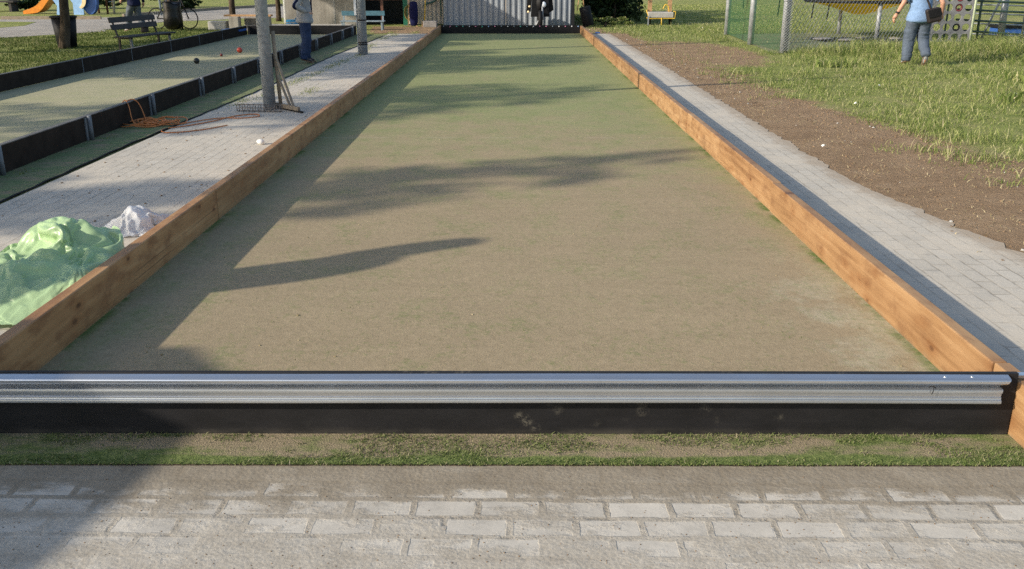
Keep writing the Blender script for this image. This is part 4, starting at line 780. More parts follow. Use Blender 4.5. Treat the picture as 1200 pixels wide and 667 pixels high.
    -2438,4118,50,-5,20,-1,-11,28,7,7,35,9,-9,19,11,1,32,16,4,4,-3,-3,27,14,7,14,3,-10,11,13,-6,24,18,-5,27,18,-11,-4,-11,-8,5,-5,0,12,-2,-6,14,0,-6,18,2,-8,19,2,-10,28,12,-13,18,0,-11,25,5,-6,28,9,-2,28,17,5,-9,17,2,27,5,-4,24,4,-2,20,21,3,8,-22,-9,15,17,-5,17,21,5,7,-25,-7,15,21,-5,11,21,4,24,4,-8,8,-20,4,19,11,2,16,-21,-9,13,19,6,16,-26,1,25,1,0,27,2,-4,26,-1,-11,25,6,-17,13,14,-20,15,8,-23,15,4,-25,17,-2,-25,18,-3,-26,9,-6,-3,31,5,-13,25,4,-23,15,-4,-17,12,20,-14,27,-3,-20,20,10,-9,24,-15,4,4,-27,-5,25,19,2,18,-18,-2,2,-24,4,20,-16,-8,21,15,-3,13,-19,-11,-17,-13,1,26,-8,
    -2415,4110,49,-6,26,1,-10,31,5,5,35,13,-13,28,10,9,19,14,6,11,1,-10,28,17,10,4,-3,-10,25,14,-4,16,17,-2,23,12,-16,-7,-13,-7,24,14,-5,17,3,-6,14,0,2,8,-7,-7,19,1,-11,23,3,-14,25,10,-9,15,-7,-7,27,6,-4,29,14,5,-1,20,1,19,23,-5,26,10,-1,12,-16,0,21,18,-6,21,-7,-3,-5,25,4,26,-7,-10,17,0,2,-2,25,-10,19,-12,5,23,6,-6,2,-23,3,20,17,-4,19,-9,-8,19,20,7,23,-3,16,23,-5,-14,22,7,-25,2,4,-16,13,16,-24,6,4,-26,10,-1,-24,18,1,-23,21,0,-22,19,1,-12,27,2,-19,24,0,-7,34,-3,-3,41,-11,-17,23,11,-19,22,11,-8,21,-21,-3,-21,-20,3,26,-1,4,22,-11,-3,11,-19,1,10,-23,-4,17,18,-2,21,-15,-11,-17,-19,-5,19,-13,
    -2431,4120,47,24,10,1,2,28,5,-10,39,9,-2,34,15,10,6,8,1,30,17,-5,26,15,-6,19,9,9,1,-8,-3,26,22,-10,4,-5,-8,13,2,-7,25,21,-3,8,-5,-10,24,12,-3,14,-3,-5,17,-1,-6,18,-2,-14,25,8,-8,7,-13,-6,27,4,-6,27,6,5,5,22,1,16,22,-2,26,14,-7,22,1,-9,19,-11,8,19,14,2,-5,23,-12,21,8,-7,17,-23,12,5,29,-17,19,1,-3,1,-27,0,25,6,-7,19,-13,3,3,30,-3,13,19,13,28,-9,-15,12,11,-2,25,13,-26,-12,-6,-24,5,12,-22,8,9,-21,16,6,-22,21,2,-21,26,0,-17,25,0,-20,23,2,-14,29,-1,-11,32,-1,8,30,-20,-24,35,9,-8,40,-6,-8,21,-19,-9,-29,-10,5,26,-12,-5,5,-19,-8,9,-18,11,16,-13,2,26,17,1,20,-15,-10,-9,-20,-5,17,-16,
    -2431,4134,46,6,18,3,28,12,3,7,36,12,-1,35,13,9,1,6,-8,25,11,-4,29,15,4,22,20,-3,17,5,2,13,1,-13,24,20,0,-10,-17,-10,21,10,-3,27,19,-4,12,-3,-9,24,13,-1,12,-7,-10,21,3,-8,20,-2,-7,2,-17,-6,25,3,-6,27,3,-5,22,18,9,9,22,-16,20,0,10,17,21,-16,10,-16,7,14,23,0,19,4,-3,16,20,-17,2,-19,3,21,5,1,20,17,-8,12,-15,-7,12,-19,-2,13,25,-5,29,8,7,-22,20,-5,21,19,9,28,-5,-22,-4,16,-21,12,11,-15,18,9,-27,-5,10,-13,25,1,-17,24,-8,-25,21,5,-16,29,-7,-23,17,7,-20,25,6,-13,33,-1,10,21,-23,-10,37,-8,-10,40,-1,-10,32,-27,-10,-27,-14,-16,6,-20,18,25,-7,-23,-13,-16,15,25,0,7,22,-4,-14,11,-16,11,18,-13,-11,1,-19,
    -2407,4135,45,-15,24,3,7,21,6,40,21,7,7,20,11,10,30,17,-12,26,17,3,12,1,-7,25,16,5,27,23,-13,18,9,4,8,-4,-19,19,11,12,-8,-14,-11,18,4,-4,27,24,-2,20,3,-6,21,4,-6,15,-5,-10,3,-15,-4,13,-9,-7,28,7,-4,23,-3,-5,21,20,-14,23,5,8,16,23,-14,13,-13,8,18,22,-17,18,-7,18,7,22,-12,17,-3,-20,12,-8,16,7,22,-2,20,-3,-19,4,-19,9,23,13,-23,22,-6,11,0,29,-1,18,24,4,-17,20,-11,25,10,-5,27,3,-21,11,14,-21,-7,15,-21,16,6,-8,21,-17,-19,27,-1,-24,23,1,-23,14,14,-21,27,4,-15,25,-16,-13,29,-5,-11,34,9,11,14,-25,-7,34,0,-11,31,-28,-20,-1,-32,-17,-26,-14,19,23,-8,-18,1,-17,-7,18,-10,19,22,3,-5,14,-17,-21,6,-12,23,6,-8,
    -2390,4149,48,-9,16,0,-13,26,7,15,27,12,30,14,6,0,29,16,19,11,10,3,25,18,-2,27,15,-12,11,0,4,25,23,-11,22,14,-4,10,-3,-9,16,3,10,-14,-19,-5,29,18,-16,3,-7,-3,21,2,5,27,10,-12,0,-16,-1,23,-1,-6,28,8,-5,24,-2,-8,27,10,-10,12,20,-8,22,-7,1,20,17,-14,16,-8,14,18,20,-20,4,-16,12,13,23,-24,8,-16,12,13,20,-15,7,-18,17,16,18,-22,13,-17,-11,36,8,-13,20,27,21,-19,24,8,1,24,-7,15,22,-16,14,16,-18,14,16,-19,13,13,-22,14,5,-11,23,-17,-24,19,5,-17,27,-8,-21,25,9,-21,14,-20,-12,32,-4,-20,21,17,-1,32,-13,-2,32,-3,-3,3,-35,-23,11,-14,-4,30,-40,-14,-30,0,-5,10,-23,7,16,-14,-22,4,-12,20,19,4,-16,12,-12,-21,2,1,-1,13,-21,
    -2375,4157,47,-9,25,6,-7,16,2,-4,31,13,18,24,13,28,3,2,4,27,17,21,14,12,-18,14,5,9,26,19,-12,16,5,-5,26,16,1,25,22,-10,18,7,4,-13,-20,5,8,-8,-13,9,-4,-7,30,19,3,4,-14,-6,20,-1,-12,27,15,4,20,-6,-4,24,-3,-13,24,17,-12,26,5,-12,13,20,5,18,-17,-10,17,10,-11,17,-12,13,14,18,-19,4,-19,8,16,24,-24,4,-18,16,10,19,-12,24,-6,-5,10,22,-6,33,-11,-15,-3,25,-10,26,27,25,-7,11,-16,11,18,1,15,22,-15,14,17,-18,12,17,-26,5,-11,-4,28,12,-25,20,4,-18,30,-6,-23,9,-16,-17,23,-11,-16,19,21,-17,28,7,3,20,-27,-12,22,-15,-9,41,2,-13,7,-28,0,13,-37,-11,-34,-13,-10,-4,-25,-12,9,-16,-8,12,-19,10,24,4,-20,-2,-11,-3,29,-4,-17,-13,7,
    -2357,4171,51,-11,6,-1,-2,28,10,-8,21,4,6,31,14,19,18,11,20,0,2,10,21,14,6,33,21,-19,12,1,19,14,17,-9,23,19,-7,13,1,0,30,22,-11,16,2,-15,7,-4,9,3,-11,4,5,-11,-10,29,16,6,4,-16,-10,27,16,-6,29,9,-14,23,1,9,24,-6,-19,4,18,-6,25,5,-3,29,3,-7,18,-11,-13,-4,-22,10,23,17,-12,13,-6,-6,22,8,-15,-7,-16,-2,16,12,16,3,23,-13,17,15,-7,33,2,-13,-14,21,-7,27,5,9,21,15,-22,9,11,4,15,21,-23,4,11,-19,9,14,-8,25,12,-28,10,-11,-1,26,17,-24,4,-14,-12,27,-7,-15,27,5,-16,19,19,-16,33,4,-24,27,-4,11,10,-29,-12,12,-24,-10,42,-1,-6,-23,-38,-5,-7,-37,-21,19,-3,4,2,-22,-2,-3,-22,-9,10,-23,-4,21,12,-19,1,-17,9,13,18,
    -2343,4161,47,-6,29,7,-16,10,1,9,24,10,0,18,4,18,26,12,14,22,12,-12,15,11,18,22,11,1,27,17,-3,20,16,16,11,17,-8,18,13,-6,0,-14,-12,13,3,-4,19,5,1,30,18,-4,12,-6,0,-8,-21,1,31,14,-8,8,-14,-6,31,8,-6,28,8,-2,25,23,-16,22,2,-13,-7,-20,-10,20,-2,7,27,-6,-6,18,-10,-14,18,3,10,10,18,-10,4,17,-8,13,-29,-15,20,2,-5,12,19,17,3,24,-7,16,19,-19,19,16,-21,12,-18,-10,17,14,7,19,14,-1,17,22,-13,9,23,-33,-1,0,1,22,14,-26,15,-9,-16,23,7,-8,10,23,-5,21,-15,-18,12,15,-10,32,-8,-19,30,1,-19,27,14,-10,30,-18,-9,14,-21,-5,-9,-35,-10,27,-31,3,-14,-27,-23,19,4,-5,8,-21,-6,0,-19,10,-3,-24,-10,15,-19,-22,16,-2,-3,10,19,
    -2324,4166,47,-23,9,1,10,28,8,-20,18,4,22,10,7,21,29,16,10,29,16,3,23,13,5,16,4,-1,16,15,1,21,14,13,26,13,-14,16,12,-13,21,19,3,-1,-15,-13,23,18,7,-6,-18,-5,12,-6,8,18,-4,-6,18,-4,-8,29,7,-12,21,21,-5,35,10,-6,19,-13,-6,29,11,-17,0,-23,-5,19,25,-10,27,1,2,17,-14,1,12,-18,-16,17,5,5,-3,28,-17,13,4,-2,11,-31,-8,8,23,-7,22,4,-9,15,15,6,11,30,-21,11,-13,-23,19,0,-15,11,18,-6,8,24,-8,17,16,0,23,16,-24,17,-5,-2,22,20,-13,-9,15,-5,25,-6,-13,12,24,-5,21,-16,-20,14,19,-15,33,1,-14,35,-5,-14,23,-22,-16,1,-38,-10,39,-1,-8,14,-34,5,-10,-33,-21,16,7,4,-10,-27,-7,5,-20,-21,20,-8,1,4,-20,-4,14,-25,-4,13,23,
    -2332,4159,44,5,27,5,-25,11,2,21,35,11,21,12,10,-1,32,12,15,20,14,15,11,10,-2,24,18,2,26,10,0,3,13,-1,24,18,-6,31,17,1,14,-2,-18,19,18,10,-3,-17,-20,22,14,13,-8,-19,5,21,0,0,21,-5,-5,25,-4,-19,19,-1,-10,31,10,3,34,18,-13,8,-21,-14,27,10,-17,12,-10,5,20,17,-4,23,7,-7,14,-13,-1,20,-18,-17,1,19,-1,8,20,2,10,-30,-19,9,6,9,-3,28,-6,16,16,-19,32,-4,-5,10,25,-21,1,2,-14,28,-7,-16,15,14,-18,12,14,-6,20,16,1,20,14,0,-8,32,-13,9,16,-21,15,4,0,29,-14,-11,14,18,-12,24,-9,-12,27,15,-16,24,-19,-31,8,-31,-12,44,-2,-8,-4,-38,-1,19,-31,-15,33,0,2,-4,-29,-25,10,0,14,-5,-19,-12,14,-14,-7,9,-21,5,-14,-20,-5,29,2,
    -2357,4169,44,25,7,1,-8,32,7,32,12,8,5,35,12,14,13,10,5,30,11,2,23,16,13,20,14,8,10,17,-8,24,11,10,17,21,-11,34,28,-15,17,5,0,8,-7,-18,17,9,14,-2,-17,-27,19,10,-4,9,-10,1,20,-4,3,23,0,-1,34,5,6,12,-14,-9,27,-2,-12,29,18,-4,5,-22,-15,21,-6,-10,28,3,2,27,9,-7,1,23,2,18,-20,-13,-5,17,-2,19,-11,-13,12,9,-7,13,-18,-7,3,18,-12,15,14,8,0,28,-15,31,-6,-22,4,2,-2,11,26,-16,22,12,-10,17,15,-14,4,17,-4,17,16,-18,28,-5,5,-4,27,-17,15,3,-11,12,18,2,24,-16,-13,20,14,-14,31,-7,-26,4,-29,-21,40,3,-16,5,-36,-12,45,-7,-11,22,-31,1,-9,-29,-15,30,5,-14,11,-12,-7,-2,-22,18,-12,-20,-8,-9,-15,10,11,-28,-15,16,-6,
    -2346,4162,41,2,32,5,29,1,3,25,25,10,4,25,11,6,31,11,8,9,11,11,20,12,0,23,18,0,31,14,15,13,17,-12,25,10,-15,21,18,10,31,29,-11,20,10,-19,15,5,-9,4,-12,10,-4,-20,-18,26,15,-6,19,-1,6,25,2,5,27,0,-1,23,-5,-6,25,-5,-7,3,-29,-10,29,15,-16,7,11,-2,23,-1,4,22,-5,-4,21,-3,-17,4,22,6,17,-16,-21,-5,16,6,21,-18,-7,15,-8,-17,14,13,0,-6,23,-13,24,-1,1,1,32,-20,22,-3,-22,18,-10,-18,17,14,-17,17,14,-6,15,21,12,7,21,-8,13,19,-23,22,1,12,-1,23,-13,15,12,-13,22,6,-9,15,-27,-19,22,-14,-20,30,11,-19,13,-29,-24,37,-1,-10,0,-48,-2,25,-25,-8,32,2,-7,16,-19,-14,-13,-18,-2,25,-10,-15,1,-13,5,-4,-22,21,-7,-11,1,-1,-19,
    -2320,4166,41,-11,20,2,25,11,4,9,41,15,31,1,3,-1,21,13,3,33,13,6,28,16,8,22,15,11,10,13,-13,26,11,15,19,24,-12,24,16,-15,12,-1,-5,23,10,-15,14,9,-6,33,25,-6,3,-12,8,-5,-25,-11,16,-3,13,25,-5,-12,20,-1,8,30,-3,-8,23,-5,-11,34,16,-2,5,-26,-22,20,6,5,13,27,-13,15,13,-8,21,1,7,24,-11,-20,5,14,6,20,-10,-23,-6,18,-7,13,-15,12,25,-13,-9,0,21,-6,17,6,-5,11,19,-17,17,1,-20,21,-4,-17,18,13,-11,4,21,-8,22,14,-9,26,7,-9,13,19,5,-9,25,-18,22,-10,-15,13,11,8,18,15,-14,27,-1,-27,22,-9,-17,8,-26,-21,32,4,-18,27,-30,-8,4,-46,-8,34,1,-5,-10,-30,-16,8,-17,-1,35,-1,-3,-18,-19,-5,13,-17,-13,23,0,-5,-4,-26,21,-1,-7,
    -2324,4157,38,19,19,3,-11,34,6,40,15,9,-1,35,15,29,5,6,0,14,12,8,34,19,6,18,7,5,28,15,-1,26,17,-10,21,19,10,23,25,-13,20,14,-13,23,12,-12,17,7,-8,-6,-23,1,15,-2,-16,28,16,-3,21,0,7,20,-10,8,10,-14,-10,39,15,-3,22,-5,-1,28,-7,-18,9,-5,-5,14,-25,-15,13,14,13,13,22,-12,10,18,-16,17,8,3,21,-15,-14,0,19,-4,20,-5,-18,5,5,21,10,-23,-14,24,5,0,-1,24,-5,24,-10,-15,21,4,-11,6,21,-15,13,16,-9,25,5,-7,21,17,-11,4,22,-6,28,3,-14,12,17,-14,7,19,-4,13,-21,-20,14,-7,-23,12,0,-15,33,-9,-11,30,15,-19,28,-23,-12,-4,-49,-12,28,-6,-12,8,-26,-6,25,-17,-2,-11,-32,-1,29,12,-12,-5,-19,-13,18,3,-3,-1,-23,-12,22,-1,-3,-2,-21,
    -2308,4157,36,-8,27,3,25,15,6,0,36,10,30,15,9,-1,34,17,24,6,8,17,11,11,13,30,20,-10,25,19,-3,29,20,6,18,2,-14,22,12,-17,13,12,-7,20,8,-5,21,9,-11,28,23,-6,13,-4,0,-4,-24,0,25,12,4,35,12,-8,21,-5,11,3,-27,-13,27,-11,-10,19,-10,-5,28,-1,-4,22,18,-11,22,-11,-14,20,9,3,6,21,0,4,19,-12,13,11,-7,19,-18,-6,-2,24,-14,17,5,4,15,-20,3,21,-20,1,11,24,-9,11,18,0,25,-15,-16,16,13,-5,2,24,-9,16,19,-8,17,19,-10,20,15,-11,21,14,-15,22,9,-18,19,4,-22,13,2,-21,7,-2,-18,22,-8,-11,29,-11,-10,30,-26,-16,-17,-42,-13,29,-4,-13,9,-25,-13,31,-9,-3,-11,-30,-1,16,-22,-12,11,-13,-11,25,15,-5,-10,-23,-13,23,8,0,1,-25,-11,18,-2,
    -2297,4163,35,7,14,4,-9,32,5,21,25,6,3,26,11,31,11,11,22,14,10,16,23,15,-11,25,13,13,24,21,5,23,20,-2,32,26,-11,24,11,-10,22,10,-14,16,15,-12,22,12,-2,19,1,-10,-11,-22,6,19,-3,-7,12,-13,-4,28,4,6,34,19,-6,29,2,-7,18,-11,-3,21,-18,3,11,-19,-9,27,7,-5,24,8,-12,20,7,-11,16,7,-17,8,10,15,-5,24,-15,17,0,-16,15,-3,11,8,22,-12,18,-9,13,17,-25,-13,28,5,14,-9,25,-9,21,10,-7,28,-5,-7,14,19,-4,10,24,-11,23,11,-17,23,6,-23,17,2,-25,10,0,-23,11,1,-22,13,0,-2,25,11,-21,8,-19,3,42,-7,-20,-10,-28,-22,24,-1,-6,8,-27,-18,32,-6,-11,-8,-26,-14,30,-2,-12,11,-18,7,2,-23,-8,10,-13,-15,18,11,-4,-9,-22,-16,23,9,9,4,-20,
    -2298,4187,37,22,-8,0,-2,30,5,16,8,6,9,26,9,5,32,9,8,21,14,25,21,14,20,21,15,-19,26,16,14,23,18,12,21,20,-19,17,5,-19,17,8,-9,25,16,7,24,21,-16,0,-12,4,34,15,-18,19,8,8,15,-13,10,13,-13,-11,13,-11,-2,30,-3,3,30,17,-2,11,-23,2,32,-1,-15,12,18,4,28,-2,-14,12,12,-14,14,11,-8,20,-2,-16,15,-11,13,3,26,-22,13,-17,16,4,23,-13,18,-13,4,19,12,1,19,-24,0,27,13,10,0,21,-4,23,14,-6,25,12,-17,24,0,-21,19,0,-27,7,-2,-24,16,1,-21,18,0,-15,22,1,4,18,21,-15,13,-20,-9,24,13,-21,-6,-15,-18,22,2,-20,20,-6,-21,23,-19,-5,-5,-32,-20,21,0,-2,-5,-24,-14,13,-9,-4,25,5,-17,7,-11,7,9,-21,-7,0,-18,-13,16,15,-16,13,0,
    -2289,4174,33,14,19,4,13,2,4,6,34,6,18,7,6,6,27,13,4,28,6,19,13,9,19,21,11,-12,32,18,17,18,18,1,23,19,-8,20,8,-13,23,13,-10,22,13,-9,23,10,3,26,16,-13,5,-15,6,27,24,0,28,11,-8,22,-3,-2,16,-14,9,13,-16,0,19,-13,4,33,0,-12,15,20,2,26,-11,-5,7,23,-6,22,5,-11,20,-1,-12,17,-3,-19,-4,-22,-5,23,1,14,2,23,-21,14,-14,12,11,23,-12,16,-15,5,19,21,7,24,-20,-1,35,7,5,17,18,-22,16,-3,-20,21,-2,-18,23,-1,-16,25,6,-8,22,16,-13,21,12,-21,13,-12,-6,15,16,-21,11,3,-23,0,-14,-18,19,9,-19,-1,-21,-10,30,4,-21,0,-23,-19,26,-1,-6,1,-25,-22,16,0,6,5,-26,-15,11,-12,-6,19,14,-19,9,-8,15,0,-28,-23,11,-7,-1,9,20,
    -2277,4159,33,19,16,0,8,29,6,12,3,5,17,37,8,-12,20,8,22,15,9,7,25,4,7,26,14,13,18,13,0,25,10,2,14,16,-2,30,19,3,22,11,-12,18,7,-4,24,15,1,25,12,-7,22,2,-16,17,-3,15,19,14,-1,29,11,-5,28,3,-4,26,-2,14,12,-21,-12,25,15,4,17,-21,-4,16,19,-1,29,1,-16,10,-15,5,17,17,-13,16,-6,-14,-8,-21,-4,21,10,-14,18,-10,11,-2,25,-18,22,-13,11,1,23,-2,26,9,-6,32,5,11,21,-23,-13,28,-2,-15,29,0,-13,29,4,-15,25,6,-17,23,7,-21,20,9,-23,7,7,-4,17,23,-15,14,-16,-20,15,6,-19,7,15,-11,-2,-23,-21,8,-13,-24,16,-8,-18,21,9,-10,2,-25,-17,25,2,-9,1,-21,-20,16,1,10,5,-23,-15,15,-11,-14,14,19,-5,5,-23,0,5,-21,-20,11,9,
    -2252,4151,32,2,26,4,21,13,0,0,27,7,11,9,8,3,24,8,22,17,3,8,24,7,3,29,8,-1,28,14,3,19,15,-1,23,4,0,4,1,-1,28,17,-2,28,16,3,24,12,0,22,7,-18,12,-2,10,26,9,-2,27,6,7,26,15,3,28,12,-1,25,0,1,29,9,1,24,-9,-4,27,-3,-1,21,-9,-17,10,-18,13,19,13,-18,11,-12,12,16,19,-22,3,-13,-11,16,-14,8,9,22,-17,16,-14,7,4,22,-5,21,10,-12,23,2,5,15,21,-18,21,7,-1,32,-8,-7,29,-6,-16,26,7,-20,20,10,-24,12,10,-21,19,10,-12,25,-2,-9,21,-15,-8,16,17,-21,15,8,-20,16,-3,-22,7,-11,-14,5,-20,-26,8,5,-14,5,-22,-18,20,7,-2,4,-24,-15,13,-16,-18,13,14,-16,13,-15,11,8,-20,-18,14,1,-22,18,-3,21,-13,-19,-21,18,-4,
    -2269,4141,33,27,12,2,19,20,1,7,32,7,13,25,5,5,8,8,6,28,12,9,34,11,0,22,6,0,11,-1,-1,30,12,1,7,-2,3,26,8,0,9,-1,-1,25,8,0,18,5,-1,25,10,-1,27,9,0,26,8,3,27,10,-1,28,12,-1,28,12,0,27,6,0,28,-4,1,21,-12,0,24,-3,1,25,-7,-2,16,16,2,9,-16,-4,24,-7,3,11,18,-5,11,-12,3,18,21,-18,9,-20,6,15,20,-7,18,12,-16,19,0,2,17,18,-21,19,1,-1,19,18,-4,23,18,-22,17,6,-19,23,6,-14,26,10,-16,25,2,-14,25,-7,-12,24,-10,-19,13,15,-4,23,-17,-24,5,-5,-24,14,-4,-9,24,11,-23,11,-4,-24,10,-9,-8,-8,-23,-20,10,-8,-15,21,7,-15,15,-14,-13,2,-23,-7,13,20,-17,11,-14,7,13,-21,-22,14,10,7,3,-22,-4,-2,-20,
    -2272,4146,36,9,21,1,26,14,3,30,2,-2,9,28,7,-2,37,9,18,2,5,0,26,11,-1,31,13,0,29,10,0,5,-8,0,23,3,0,15,0,-1,28,8,1,7,-4,-1,25,6,4,25,7,-1,25,5,0,26,7,-1,28,9,-1,29,10,-1,30,11,4,28,6,0,27,3,-1,25,1,0,26,7,-3,11,-19,0,25,3,3,23,8,-2,0,-21,0,24,7,-1,20,5,0,18,0,3,15,18,-10,12,-13,-1,21,9,-1,20,13,-19,17,5,-6,21,15,-15,21,10,-8,22,14,-7,21,19,-12,19,19,-18,26,-6,-12,25,13,-16,24,4,-21,17,5,-13,24,-7,-23,8,7,-13,19,-15,-11,11,-20,-22,11,-11,-17,20,2,-22,-5,-11,-15,22,-2,-24,-7,9,1,16,-19,-16,7,-17,-14,17,-13,-20,13,-2,-10,11,20,-13,11,-11,4,16,-19,-24,9,-4,12,-1,-19,
]
